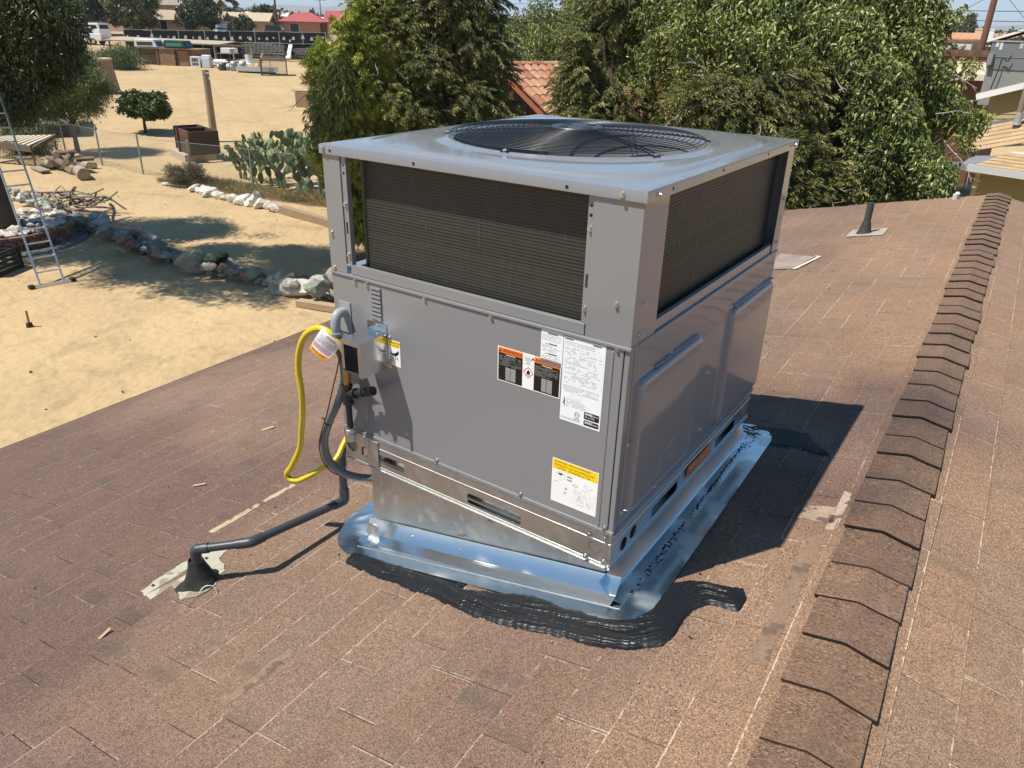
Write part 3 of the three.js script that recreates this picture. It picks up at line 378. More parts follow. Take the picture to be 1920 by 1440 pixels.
const TREES = {
  pine: [[-11.46, 0.72, -9.75, 0.42, 0.34, 0.42], [-11.38, 1.21, -10.11, 0.4, 0.32, 0.4], [-11.25, 1.41, -10.53, 0.4, 0.32, 0.4], [-11.43, 0.23, -9.63, 0.4, 0.32, 0.4], [-11.33, 0.62, -10.16, 0.6, 0.48, 0.6], [-11.2, 0.82, -10.58, 0.6, 0.48, 0.6], [-11.41, -0.2, -9.94, 0.6, 0.48, 0.6], [-11.17, 0.01, -10.33, 0.6, 0.48, 0.6], [-11.43, 0.58, -9.48, 0.25, 0.2, 0.25], [-11.4, -0.76, -9.86, 0.5, 0.44, 0.5], [-11.21, -0.85, -10.29, 0.6, 0.48, 0.6], [-11.4, -1.22, -9.65, 0.45, 0.36, 0.45], [-11.08, 1.61, -10.83, 0.35, 0.28, 0.35], [-11.32, 1.6, -10.31, 0.25, 0.2, 0.25], [-11.4, -1.73, -10.1, 0.6, 0.56, 0.6], [-11.3, -2.6, -10.2, 0.6, 0.5, 0.6]],
  willow: [[-11.13, 0.35, -9.36, 0.35, 0.45, 0.3], [-11.23, -0.14, -9.26, 0.35, 0.45, 0.3], [-11.04, 0.06, -9.46, 0.35, 0.45, 0.3], [-11.3, -0.49, -9.18, 0.35, 0.45, 0.3]],
  ash: [[-4.15, 1.38, -10.92, 0.6, 0.49, 0.6], [-3.71, 1.63, -11.29, 0.6, 0.49, 0.6], [-3.21, 1.72, -11.56, 0.65, 0.53, 0.65], [-2.66, 1.72, -11.61, 0.65, 0.53, 0.65], [-2.15, 1.77, -11.73, 0.65, 0.53, 0.65], [-1.6, 1.73, -11.64, 0.55, 0.49, 0.6], [-1.28, 1.77, -11.59, 0.3, 0.29, 0.35], [-1.21, 1.39, -11.5, 0.36, 0.34, 0.42], [-1.58, 1.31, -11.24, 0.55, 0.45, 0.55], [-2.05, 1.29, -11.04, 0.6, 0.49, 0.6], [-2.54, 1.21, -10.92, 0.6, 0.49, 0.6], [-3.15, 1.19, -10.85, 0.6, 0.49, 0.6], [-3.68, 0.94, -10.78, 0.5, 0.41, 0.5], [-1.21, 0.97, -11.2, 0.42, 0.41, 0.5], [-1.63, 0.81, -10.92, 0.6, 0.49, 0.6], [-2.11, 0.71, -10.82, 0.6, 0.49, 0.6], [-2.7, 0.61, -10.77, 0.55, 0.45, 0.55], [-0.8, 0.67, -11.26, 0.36, 0.34, 0.42], [-0.5, 0.39, -11.39, 0.26, 0.22, 0.3], [-0.19, 0.33, -11.51, 0.14, 0.11, 0.16], [-0.9, 0.38, -11.04, 0.42, 0.37, 0.45], [-1.36, 0.32, -10.87, 0.55, 0.45, 0.55], [-1.83, 0.14, -10.78, 0.55, 0.45, 0.55], [-2.28, -0.07, -10.88, 0.5, 0.41, 0.5], [-0.52, 0.07, -11.18, 0.3, 0.3, 0.36], [-0.29, -0.07, -11.31, 0.16, 0.14, 0.2], [-0.89, -0.16, -10.84, 0.42, 0.37, 0.45], [-1.36, -0.27, -10.77, 0.5, 0.41, 0.5], [-1.78, -0.48, -10.79, 0.5, 0.41, 0.5], [-2.17, -0.7, -10.91, 0.45, 0.37, 0.45], [-0.55, -0.27, -10.88, 0.34, 0.33, 0.4], [-0.28, -0.34, -10.91, 0.22, 0.2, 0.28], [-0.54, -0.47, -10.68, 0.3, 0.26, 0.34], [-0.9, -0.59, -10.63, 0.4, 0.34, 0.42], [-1.29, -0.78, -10.57, 0.42, 0.34, 0.42], [-1.64, -1.0, -10.61, 0.4, 0.33, 0.4], [-0.8, 1.02, -11.4, 0.1, 0.06, 0.12], [-0.45, 1.04, -11.5, 0.08, 0.05, 0.1], [-0.81, 1.66, -11.65, 0.08, 0.06, 0.1], [-1.49, 1.46, -12.26, 0.4, 0.33, 0.4], [-2.08, 0.74, -12.05, 0.9, 0.74, 0.9], [-1.27, -0.09, -12.1, 0.65, 0.57, 0.7], [-2.18, -0.52, -12.13, 0.8, 0.66, 0.8], [-3.26, 1.25, -12.28, 0.8, 0.66, 0.8], [-1.2, -1.34, -11.5, 0.65, 0.57, 0.7], [-2.4, 2.6, -11.9, 1.1, 0.7, 1.0], [-3.4, 2.5, -11.8, 0.9, 0.6, 0.9], [-2.6, 3.4, -12.0, 0.9, 0.6, 0.9]],
  ash2: blobsIn2(-4.5, 1.2, -12.6, 1.3, 1.8, 1.1, 26, 0.66, 52),
  lowJun: [[-3.74, 0.44, -9.85, 0.36, 0.22, 0.35], [-3.36, 0.64, -10.04, 0.36, 0.2, 0.35], [-2.97, 0.69, -10.28, 0.34, 0.2, 0.32], [-2.58, 0.81, -10.49, 0.3, 0.14, 0.26], [-2.2, 0.95, -10.69, 0.24, 0.1, 0.2], [-3.39, 0.27, -9.95, 0.45, 0.26, 0.4], [-2.89, 0.3, -10.1, 0.4, 0.26, 0.4], [-2.5, 0.43, -10.3, 0.34, 0.24, 0.32], [-2.6, 0.1, -10.3, 0.4, 0.3, 0.4], [-3.2, -0.3, -10.3, 0.7, 0.45, 0.6], [-3.2, -1.2, -10.5, 0.8, 0.6, 0.7]],
  smallJun: [[-2.02, -0.07, -9.55, 0.24, 0.14, 0.22], [-1.82, -0.38, -9.6, 0.26, 0.2, 0.25], [-2.0, -0.73, -9.66, 0.36, 0.3, 0.3], [-1.68, -0.58, -9.55, 0.24, 0.14, 0.22], [-1.95, -1.5, -9.7, 0.45, 0.45, 0.4]],
};
function blobsIn2(cx, cy, cz, rx, ry, rz, n, s, seed) { const r = rng(seed), out = []; for (let k = 0; k < n; k++) { const y = 1 - 2 * (k + 0.5) / n, a = k * 2.39996 + R(r, -0.3, 0.3), q = Math.sqrt(1 - y * y) * R(r, 0.7, 1), w = s * R(r, 0.7, 1.25); out.push([cx + rx * q * Math.cos(a), cy + ry * y * R(r, 0.8, 1), cz + rz * q * Math.sin(a), w, w * R(r, 0.65, 0.95), w]); } return out; }
const MBL = [-0.81, -1.01, -19.09], MBR = [2.19, -0.05, -18.06], MTL = [-0.58, -0.48, -20.21], MTR = [1.47, 0.19, -19.51], UU1 = [-0.95, 0.18, -20.18];
const PLATE = [[-1.711, -0.593], [-1.735, -0.498], [-1.74, -0.377], [-1.721, -0.293], [-1.643, -0.235], [-1.608, -0.309], [-1.493, -0.357], [-1.501, -0.399], [-1.445, -0.44], [-1.44, -0.53], [-1.5, -0.57], [-1.581, -0.52], [-1.623, -0.518], [-1.617, -0.612]];
// ---------- printed labels on the cabinet ----------
function printed(w, h, draw, px = 900) { const W = Math.round(w * px / Math.max(w, h)), H = Math.round(h * px / Math.max(w, h)), c = document.createElement('canvas'); c.width = W; c.height = H; const x = c.getContext('2d'); draw(x, W, H); const t = new THREE.CanvasTexture(c); t.colorSpace = THREE.SRGBColorSpace; t.anisotropy = 8; return t; }
function sticker(nm, x0, x1, y0, y1, draw, label, opts = {}) {
  const t = printed(x1 - x0, y1 - y0, draw, opts.px), m = new THREE.MeshPhysicalMaterial({ map: t, roughness: 0.42, side: THREE.DoubleSide }), g = new THREE.BoxGeometry(x1 - x0, y1 - y0, 0.0007); g.translate((x0 + x1) / 2, (y0 + y1) / 2, opts.z ?? 0.0007);
  if (opts.side) { g.rotateY(Math.PI / 2); }
  return U(nm, g, m, label);
}
const fillText = (x, s, px, py, size, col = '#111', w = 'bold', al = 'left') => { x.fillStyle = col; x.font = `${w} ${size}px sans-serif`; x.textAlign = al; x.fillText(s, px, py); };
// rows of small print, too small to read in the photograph
function smallPrint(x, x0, y0, w, h, line, col, seed, fill = 0.9) { const r = rng(seed); x.fillStyle = col; for (let y = y0; y < y0 + h - line * 0.5; y += line) { let px = x0; const end = x0 + w * (r() < 0.2 ? R(r, 0.4, 0.8) : R(r, 0.85, 1)); while (px < end) { const ww = line * R(r, 0.5, 2.6); if (r() < fill) x.fillRect(px, y + line * 0.15, Math.min(ww, end - px), line * 0.45); px += ww + line * 0.35; } } }
function warnTri(x, cx, cy, s, bg = '#111', fg = '#ff7a1a') { x.fillStyle = bg; x.beginPath(); x.moveTo(cx, cy - s); x.lineTo(cx + s * 1.1, cy + s * 0.9); x.lineTo(cx - s * 1.1, cy + s * 0.9); x.fill(); x.fillStyle = fg; x.fillRect(cx - s * 0.13, cy - s * 0.4, s * 0.26, s * 0.75); x.fillRect(cx - s * 0.13, cy + s * 0.5, s * 0.26, s * 0.22); }
sticker('warning_label', -0.443, -0.215, 0.4015, 0.518, (x, W, H) => {
  x.fillStyle = '#f4f4f1'; x.fillRect(0, 0, W, H); const b = H * 0.025, pw = W * 0.395;
  for (const [px, title, s] of [[b, 'WARNING', 1], [W - b - pw, 'AVERTISSEMENT', 2]]) { x.fillStyle = '#171514'; x.fillRect(px, b, pw, H - 2 * b); x.fillStyle = '#ff7d1e'; x.fillRect(px, b, pw, H * 0.15); const fs = s === 1 ? H * 0.13 : H * 0.105; x.font = `bold ${fs}px sans-serif`; const tw = x.measureText(title).width; warnTri(x, px + (pw - tw) / 2 - fs * 0.15, H * 0.105, fs * 0.42); fillText(x, title, px + (pw - tw) / 2 + fs * 0.5, H * 0.15, fs); x.fillStyle = '#d8d6d2'; x.fillRect(px + pw * 0.3, H * 0.2, pw * 0.4, H * 0.022); smallPrint(x, px + pw * 0.04, H * 0.245, pw * 0.92, H * 0.3, H * 0.033, '#8d8b88', 31 + s); x.fillStyle = '#171514'; x.fillRect(px + pw * 0.3, H * 0.565, pw * 0.42, H * 0.38); for (let k = 0; k < 11; k++) { x.fillStyle = '#b9b8b6'; x.fillRect(px + pw * 0.3, H * (0.57 + k * 0.034), pw * 0.19, H * 0.022); x.fillRect(px + pw * 0.51, H * (0.57 + k * 0.034), pw * 0.21, H * 0.022); } }
  const mx = W / 2; x.strokeStyle = '#444'; x.lineWidth = 2; x.strokeRect(mx - W * 0.07, H * 0.07, W * 0.14, H * 0.25); smallPrint(x, mx - W * 0.055, H * 0.1, W * 0.11, H * 0.12, H * 0.04, '#666', 5); fillText(x, 'A2L', mx, H * 0.29, H * 0.075, '#333', 'bold', 'center');
  x.save(); x.translate(mx, H * 0.53); x.rotate(Math.PI / 4); x.strokeStyle = '#c8382f'; x.lineWidth = H * 0.025; const q = H * 0.21; x.strokeRect(-q / 2, -q / 2, q, q); x.restore(); x.fillStyle = '#181818'; x.beginPath(); x.moveTo(mx, H * 0.45); x.bezierCurveTo(mx + W * 0.05, H * 0.52, mx + W * 0.03, H * 0.58, mx, H * 0.585); x.bezierCurveTo(mx - W * 0.04, H * 0.58, mx - W * 0.035, H * 0.53, mx, H * 0.45); x.fill(); x.fillRect(mx - W * 0.03, H * 0.595, W * 0.06, H * 0.014);
}, 'orange and black bilingual warning label');
function dataPlate(x, W, H, seed) { x.fillStyle = '#eef1f5'; x.fillRect(0, 0, W, H); }
sticker('rating_label', -0.288, -0.2125, 0.503, 0.609, (x, W, H) => { dataPlate(x, W, H); x.fillStyle = '#2b2d33'; x.fillRect(W * 0.3, H * 0.06, W * 0.45, H * 0.03); smallPrint(x, W * 0.05, H * 0.11, W * 0.9, H * 0.19, H * 0.04, '#a3a8b0', 61); for (const y of [0.36, 0.66]) { x.fillStyle = '#222'; x.fillRect(W * 0.34, H * y, W * 0.4, H * 0.035); warnTri(x, W * 0.25, H * (y + 0.02), H * 0.028, '#222', '#fff'); smallPrint(x, W * 0.05, H * (y + 0.06), W * 0.9, H * 0.2, H * 0.042, '#a3a8b0', 62 + y * 10); } }, 'small white notice label under the seam');
sticker('rating_label', -0.2105, -0.0735, 0.337, 0.6075, (x, W, H) => {
  dataPlate(x, W, H); x.fillStyle = '#3a3d44'; x.fillRect(W * 0.03, H * 0.02, W * 0.2, H * 0.012); x.fillRect(W * 0.7, H * 0.02, W * 0.2, H * 0.014); smallPrint(x, W * 0.04, H * 0.05, W * 0.92, H * 0.05, H * 0.016, '#a0a5ae', 71);
  x.strokeStyle = '#b4b9c1'; x.lineWidth = 1.4; for (let k = 0; k < 24; k++) { const y = H * (0.11 + k * 0.0185); x.beginPath(); x.moveTo(W * 0.03, y); x.lineTo(W * 0.97, y); x.stroke(); } for (const u of [0.03, 0.28, 0.42, 0.5, 0.6, 0.75, 0.97]) { x.beginPath(); x.moveTo(W * u, H * 0.11); x.lineTo(W * u, H * 0.54); x.stroke(); } smallPrint(x, W * 0.05, H * 0.113, W * 0.9, H * 0.42, H * 0.0185, '#a9aeb6', 72, 0.5);
  x.strokeStyle = '#444'; x.beginPath(); x.arc(W * 0.68, H * 0.075, W * 0.035, 0, 7); x.stroke(); smallPrint(x, W * 0.05, H * 0.56, W * 0.88, H * 0.08, H * 0.017, '#9da2ab', 73); x.strokeRect(W * 0.28, H * 0.655, W * 0.2, H * 0.05); smallPrint(x, W * 0.14, H * 0.72, W * 0.5, H * 0.1, H * 0.016, '#a3a8b0', 74);
  x.fillStyle = '#222'; x.beginPath(); x.moveTo(W * 0.08, H * 0.7); x.lineTo(W * 0.12, H * 0.76); x.lineTo(W * 0.1, H * 0.76); x.lineTo(W * 0.12, H * 0.83); x.lineTo(W * 0.05, H * 0.77); x.lineTo(W * 0.08, H * 0.77); x.fill();
  x.lineWidth = W * 0.012; x.strokeStyle = '#333'; x.beginPath(); x.arc(W * 0.43, H * 0.885, W * 0.058, 0, 7); x.stroke(); fillText(x, 'ETL', W * 0.43, H * 0.895, W * 0.06, '#333', 'bold', 'center'); smallPrint(x, W * 0.35, H * 0.925, W * 0.18, H * 0.03, H * 0.014, '#666', 76); smallPrint(x, W * 0.03, H * 0.95, W * 0.55, H * 0.03, H * 0.014, '#777', 77);
  for (const [y, h] of [[0.815, 0.09], [0.918, 0.062]]) { x.fillStyle = '#131417'; x.beginPath(); x.roundRect(W * 0.6, H * y, W * 0.37, H * h, W * 0.03); x.fill(); x.save(); x.transform(1, 0, -0.15, 1, 0, 0); fillText(x, 'AHRI', W * 0.6 + H * y * 0.15 + W * 0.03, H * y + W * 0.075, W * 0.075, '#fff'); x.restore(); fillText(x, 'CERTIFIED', W * 0.79, H * y + W * 0.07, W * 0.032, '#fff'); if (h > 0.07) smallPrint(x, W * 0.63, H * y + H * 0.045, W * 0.25, H * 0.03, H * 0.014, '#ddd', 78); }
}, 'tall white rating plate full of small print', { px: 1200 });
sticker('caution_label', -0.2265, -0.063, 0.0385, 0.1965, (x, W, H) => {
  x.fillStyle = '#f5f5f2'; x.fillRect(0, 0, W, H); x.fillStyle = '#ffd312'; x.fillRect(W * 0.012, H * 0.012, W * 0.976, H * 0.225); const f = H * 0.055; warnTri(x, W * 0.07, H * 0.055, H * 0.022, '#111', '#ffd312'); fillText(x, 'CAUTION : NOTICE TO RIGGERS', W * 0.1, H * 0.075, f * 0.92); warnTri(x, W * 0.07, H * 0.125, H * 0.022, '#111', '#ffd312'); fillText(x, 'PRUDENCE : AVIS AUX MANIPULATEUR', W * 0.1, H * 0.145, f * 0.83); smallPrint(x, W * 0.1, H * 0.17, W * 0.8, H * 0.06, H * 0.027, '#3a3000', 81);
  x.strokeStyle = '#333'; x.lineWidth = 2.2; const iso = (cx, cy, a, b, c) => { const P = (u, v, w) => [cx + (u - v) * 0.86, cy + (u + v) * 0.42 - w]; const ln = (...p) => { x.beginPath(); p.forEach((q, i) => (i ? x.lineTo(...P(...q)) : x.moveTo(...P(...q)))); x.stroke(); }; ln([0, 0, c], [a, 0, c], [a, b, c], [0, b, c], [0, 0, c]); ln([0, b, c], [0, b, 0], [a, b, 0], [a, b, c]); ln([a, b, 0], [a, 0, 0], [a, 0, c]); };
  iso(W * 0.19, H * 0.36, W * 0.12, W * 0.12, H * 0.1); x.fillStyle = '#333'; x.beginPath(); x.ellipse(W * 0.19, H * 0.32, W * 0.05, H * 0.025, 0, 0, 7); x.fill(); iso(W * 0.8, H * 0.37, W * 0.12, W * 0.1, H * 0.012); iso(W * 0.52, H * 0.44, W * 0.07, W * 0.06, H * 0.008); iso(W * 0.52, H * 0.46, W * 0.07, W * 0.06, H * 0.008); smallPrint(x, W * 0.34, H * 0.3, W * 0.12, H * 0.16, H * 0.07, '#888', 82); smallPrint(x, W * 0.68, H * 0.5, W * 0.2, H * 0.03, H * 0.025, '#777', 83); smallPrint(x, W * 0.06, H * 0.5, W * 0.1, H * 0.03, H * 0.025, '#777', 84);
  x.strokeStyle = '#a5a5a3'; x.lineWidth = 1.6; for (const [a, b, rows, cols] of [[0.05, 0.46, 1, 6], [0.49, 0.97, 13, 4]]) { for (let k = 0; k <= rows; k++) { x.beginPath(); x.moveTo(W * a, H * (0.56 + k * 0.33 / rows)); x.lineTo(W * b, H * (0.56 + k * 0.33 / rows)); x.stroke(); } for (let k = 0; k <= cols; k++) { const u = W * mix(a, b, k / cols); x.beginPath(); x.moveTo(u, H * 0.56); x.lineTo(u, H * 0.89); x.stroke(); } } smallPrint(x, W * 0.5, H * 0.562, W * 0.46, H * 0.32, H * 0.0254, '#b0b0ae', 85, 0.35); smallPrint(x, W * 0.06, H * 0.58, W * 0.38, H * 0.3, H * 0.1, '#aaa', 86, 0.3);
}, 'yellow and white caution label at the lower right');
sticker('hot_surface_label', -0.9095, -0.853, 0.3275, 0.4225, (x, W, H) => {
  x.fillStyle = '#f3f3ef'; x.fillRect(0, 0, W, H); x.fillStyle = '#ffd61a'; x.fillRect(W * 0.03, H * 0.02, W * 0.94, H * 0.24); warnTri(x, W * 0.15, H * 0.09, H * 0.035, '#111', '#ffd61a'); fillText(x, 'CAUTION', W * 0.27, H * 0.13, H * 0.105); fillText(x, 'ATTENTION', W * 0.16, H * 0.225, H * 0.08);
  x.fillStyle = '#161616'; x.beginPath(); x.moveTo(W * 0.14, H * 0.5); x.quadraticCurveTo(W * 0.6, H * 0.55, W * 0.86, H * 0.33); x.lineTo(W * 0.9, H * 0.45); x.quadraticCurveTo(W * 0.72, H * 0.62, W * 0.5, H * 0.6); x.lineTo(W * 0.2, H * 0.56); x.fill(); for (let k = 0; k < 4; k++) { x.fillRect(W * (0.2 + k * 0.17), H * 0.6, W * 0.06, H * 0.09); } x.fillRect(W * 0.12, H * 0.7, W * 0.72, H * 0.025); smallPrint(x, W * 0.1, H * 0.76, W * 0.6, H * 0.1, H * 0.05, '#444', 91);
}, 'small yellow and white hot surface label beside the box');
sticker('orange_label', 0.588, 0.822, -0.104, -0.05, (x, W, H) => { x.fillStyle = '#e0761a'; x.fillRect(0, 0, W, H); warnTri(x, W * 0.08, H * 0.28, H * 0.16, '#1a1208', '#e0761a'); smallPrint(x, W * 0.17, H * 0.12, W * 0.6, H * 0.3, H * 0.2, '#1d1408', 95); smallPrint(x, W * 0.05, H * 0.5, W * 0.85, H * 0.42, H * 0.13, '#2a1a0a', 96); }, 'orange label on the shaded side rail', { side: true, z: 0.006, px: 500 });

// ---------- galvanised rain hood on the front, above the gas valve ----------
{
  const a = -1.0, b = -0.911, y0 = 0.335, y1 = 0.443, z = 0.132, t = 0.002;
  U('vent_hood', [span(a, b, y1 - t, y1, 0.0012, z), span(b - t, b, y0 - 0.02, y1 - t, 0.0012, z), span(a, a + t, y0 - 0.02, y1 - t, 0.0012, z), span(a + t, b - t, y0 - 0.02, y0 - 0.018, 0.0012, z - 0.02), span(a + t, b - t, y1 - 0.016, y1 - t, z - t, z), span(a + t, a + 0.012, y0, y1 - 0.017, z - t, z), span(b - 0.012, b - t, y0 - 0.017, y1 - 0.017, z - t, z), span(a - 0.002, b + 0.001, y1 + 0.0005, y1 + 0.03, 0.0008, 0.0024), span(b, b + 0.018, y0 - 0.02, y0 + 0.012, 0.0008, 0.0024)], new THREE.MeshPhysicalMaterial({ color: rgb(0.68, 0.69, 0.69), metalness: 1, roughness: 0.5, roughnessMap: spangle, side: THREE.DoubleSide }), 'bright galvanised vent hood');
  U('vent_hood_screw', [rod([-0.955, y1 + 0.016, 0.002], [-0.955, y1 + 0.016, 0.009], 0.006, 0.005, 8), rod([-0.905, y0 - 0.004, 0.002], [-0.905, y0 - 0.004, 0.006], 0.005, 0.004, 8)], STEEL);
}
// ---------- curb and flashing ----------
const curb = thing('roof_curb', 'galvanised sloped roof curb and flashing sheet under the air conditioner', 'roof curb', [0, -0.53, 0]);
function C(name, geo, mat, label, parent = curb) { const g = merge(Array.isArray(geo) ? geo : [geo]).clone(); g.translate(0, 0.53, 0); return part(name, g, mat, parent, label); }
{
  const yAt = (x, z, h) => { const d = x * cosY - z * sinY * 1; return roofY(x * cosY + (-z) * 0 + (-sinY) * z) + h; };
  const xl = -1.085, xr = -0.035, zf = -0.05, zb = -1.25, top = -0.03;
  const wall = (p, q, h) => quad([[p[0], yAt(p[0], p[1], h), p[1]], [q[0], yAt(q[0], q[1], h), q[1]], [q[0], top, q[1]], [p[0], top, p[1]]]);
  C('curb_wall', [wall([xl, zf], [xr, zf], 0.0)], GALV, 'galvanised front wall of the curb');
  C('curb_wall', [wall([xr, zf], [xr, zb], 0.0)], GALV); C('curb_wall', [wall([xr, zb], [xl, zb], 0.0)], GALV); C('curb_wall', [wall([xl, zb], [xl, zf], 0.0)], GALV);
  // skirt flashing: bent strip from the wall out over the roof
  const strip = (A, B, nx, nz, prof, seg = 24) => { const pos = [], idx = []; for (let i = 0; i <= seg; i++) { const t = i / seg, x = mix(A[0], B[0], t), z = mix(A[1], B[1], t); for (const [o, h] of prof) { const px = x + nx * o, pz = z + nz * o; pos.push(px, yAt(px, pz, h + 0.0008 * Math.sin(i * 0.45 + o * 20)), pz); } } const k = prof.length; for (let i = 0; i < seg; i++) for (let j = 0; j < k - 1; j++) { const a = i * k + j; idx.push(a, a + 1, a + k, a + 1, a + k + 1, a + k); } let g = new THREE.BufferGeometry(); g.setAttribute('position', new THREE.BufferAttribute(new Float32Array(pos), 3)); g.setIndex(idx); g = toCreasedNormals(g, 0.35); return metricUV(g); };
  C('skirt_flashing', [strip([xl - 0.02, zf + 0.004], [xr + 0.06, zf + 0.004], 0, 1, [[0, 0.085], [0.003, 0.078], [0.03, 0.034], [0.034, 0.03], [0.075, 0.0125]])], SHEET, 'sloping galvanised skirt along the front of the curb');
  C('skirt_flashing', [strip([xr + 0.004, zf + 0.05], [xr + 0.004, zb - 0.05], 1, 0, [[0, 0.085], [0.003, 0.078], [0.034, 0.03], [0.04, 0.026], [0.09, 0.0125]])], SHEET, 'sloping galvanised skirt in the shade beside the curb');
  const rnd = (pts, r, n = 6) => { const out = []; for (let i = 0; i < pts.length; i++) { const p = pts[i], a = pts[(i + pts.length - 1) % pts.length], b = pts[(i + 1) % pts.length]; const da = Math.hypot(a[0] - p[0], a[1] - p[1]), db = Math.hypot(b[0] - p[0], b[1] - p[1]), rr2 = Math.min(r, da / 2, db / 2); for (let k = 0; k <= n; k++) { const t = k / n, q0 = [p[0] + (a[0] - p[0]) / da * rr2, p[1] + (a[1] - p[1]) / da * rr2], q1 = [p[0] + (b[0] - p[0]) / db * rr2, p[1] + (b[1] - p[1]) / db * rr2]; out.push([(1 - t) ** 2 * q0[0] + 2 * t * (1 - t) * p[0] + t * t * q1[0], (1 - t) ** 2 * q0[1] + 2 * t * (1 - t) * p[1] + t * t * q1[1]]); } } return out; };
  const fl = roofSheet(rnd([[-1.215, -0.02], [-1.11, -0.085], [0.06, -0.085], [0.155, -0.03], [0.155, 1.36], [0.06, 1.47], [-1.15, 1.47], [-1.3, 1.2], [-1.3, 0.14]], 0.07), 0.0125, 0.0012);
  C('flashing_sheet', fl, SHEET, 'flat galvanised flashing sheet on the shingles');
  const lip = (pts) => tube(pts.map(([d, r, h]) => onRoof(d, r, h)), 0.0014, 60, 6);
  C('flashing_seam', [lip([[-1.08, -0.03, 0.014], [-0.5, -0.026, 0.014], [0.06, -0.024, 0.014]]), lip([[0.055, -0.03, 0.014], [0.06, 0.6, 0.014], [0.058, 1.4, 0.014]])], GALV);
  const r = rng(5), sp = [[-1.07, 0.06], [-0.86, 0.052], [-0.62, 0.045], [-0.36, 0.04], [-0.12, 0.036]].map(([x, h]) => { const y = yAt(x, zf, h); return merge([rod([x, y, zf + 0.012], [x, y + 0.004, zf + 0.026], 0.0065, 0.0045, 8), rod([x, y, zf + 0.01], [x, y + 0.001, zf + 0.014], 0.009, 0.009, 10)]); });
  sp.forEach((g) => C('screw', g, STEEL));
  // a bent tab and a strap at the downhill corner
  C('corner_tab', [span(-1.06, -1.0, yAt(-1.03, 0, 0.028), yAt(-1.03, 0, 0.10), 0.012, 0.014), span(-1.06, -1.0, yAt(-1.03, 0, 0.026), yAt(-1.03, 0, 0.028), 0.012, 0.03)], GALV);
  C('pencil_mark', [[-0.86, -0.16], [-0.86, -0.175], [-0.5, -0.19], [-0.485, -0.19], [-0.62, -0.405], [-0.635, -0.405]].map(([x, y], i) => rod([x - 0.012, Math.max(y, yAt(x, zf, 0.1)) - 0.009, zf + 0.0006], [x + 0.012, Math.max(y, yAt(x, zf, 0.1)) + 0.009, zf + 0.0006], 0.0012, 0.0012, 4)), DARK);
}
// ---------- black roofing tar ----------
{
  const tarBump = dataTex(512, 512, (u, v) => { const w = 0.06 * (fbm(u * 4, v * 4, 7, 3, 4) - 0.5); return clamp(0.7 * fbm((u + w) * 2.2, (v + w) * 44, 301, 3) + 0.3 * fbm(u * 12, v * 50, 302, 3)); }, false);
  const TAR = new THREE.MeshPhysicalMaterial({ color: rgb(0.0105, 0.011, 0.0125), roughness: 0.38, specularIntensity: 0.8, bumpMap: tarBump, bumpScale: 0.009, side: THREE.DoubleSide });
  const band = (o, inn, n, m, seed, hgt) => { // ragged strip between two polylines in (d, r)
    const along = (pl) => { const c = new THREE.CatmullRomCurve3(pl.map((p) => V(p[0], 0, p[1])), false, 'centripetal'); return c.getSpacedPoints(n); }; const A = along(o), B = along(inn), pos = [], idx = [], uv = []; let L = 0;
    for (let i = 0; i <= n; i++) { if (i) L += A[i].distanceTo(A[i - 1]); const ea = 0.016 * (fbm(i * 0.11, 1, seed, 5) - 0.5) + 0.005 * (hash2(i, 3, seed) - 0.5), eb = 0.024 * (fbm(i * 0.1, 9, seed + 1, 5) - 0.5) + 0.005 * (hash2(i, 4, seed) - 0.5); const dir = B[i].clone().sub(A[i]), w = dir.length(); dir.normalize();
      for (let j = 0; j <= m; j++) { const t = j / m, p = A[i].clone().addScaledVector(dir, mix(ea, w + eb, t)); const ridge = 0.0013 * Math.sin(t * w * 190 + 2.5 * fbm(i * 0.08, t * 3, seed + 5, 2)), edge = smooth(0, 0.1, t) * smooth(1, 0.9, t); const h = 0.0035 + hgt * edge * (0.45 + 0.75 * fbm(i * 0.03, t * 9, seed + 2, 3)) + ridge * edge; const q = onRoof(p.x, p.z, h + (j === 0 || j === m ? -0.003 : 0)); pos.push(...q); uv.push(L * 1.6, t * w * 2.6); } }
    for (let i = 0; i < n; i++) for (let j = 0; j < m; j++) { const a = i * (m + 1) + j, b = a + m + 1; idx.push(a, a + 1, b, a + 1, b + 1, b); }
    const g = new THREE.BufferGeometry(); g.setAttribute('position', new THREE.BufferAttribute(new Float32Array(pos), 3)); g.setAttribute('uv', new THREE.BufferAttribute(new Float32Array(uv), 2)); g.setIndex(idx); g.computeVertexNormals(); return g; };
  const tar = (g, label) => { const o = part('roofing_tar', g, TAR, scene); return tag(o, label, 'tar'); };
  const F1 = TARFRONT, B1 = TARBACK;
  tar([band(F1, B1, 260, 16, 401, 0.016), band(TARTHIN[0], TARTHIN[1], 60, 4, 431, 0.006)], 'brushed black roofing tar curving along the front edge of the flashing');
  tar([band(TARREAR[0], TARREAR[1], 90, 8, 451, 0.012)], 'black tar patch in the shade at the far corner of the flashing');
  const r = rng(88), drips = []; for (let k = 0; k < 120; k++) { const t = Math.pow(r(), 0.8), rr = mix(0.02, 1.42, t), d = mix(0.056, 0.062, r()) + (r() - 0.5) * (t > 0.85 ? 0.05 : 0.006), p = onRoof(d, rr, 0.024), g = new THREE.IcosahedronGeometry(R(r, 0.0018, 0.0048), 1); g.scale(1, 0.45, 1.6); g.translate(...p); drips.push(g); }
  tar(drips, 'broken bead of black tar along the seam of the shaded flashing');
}
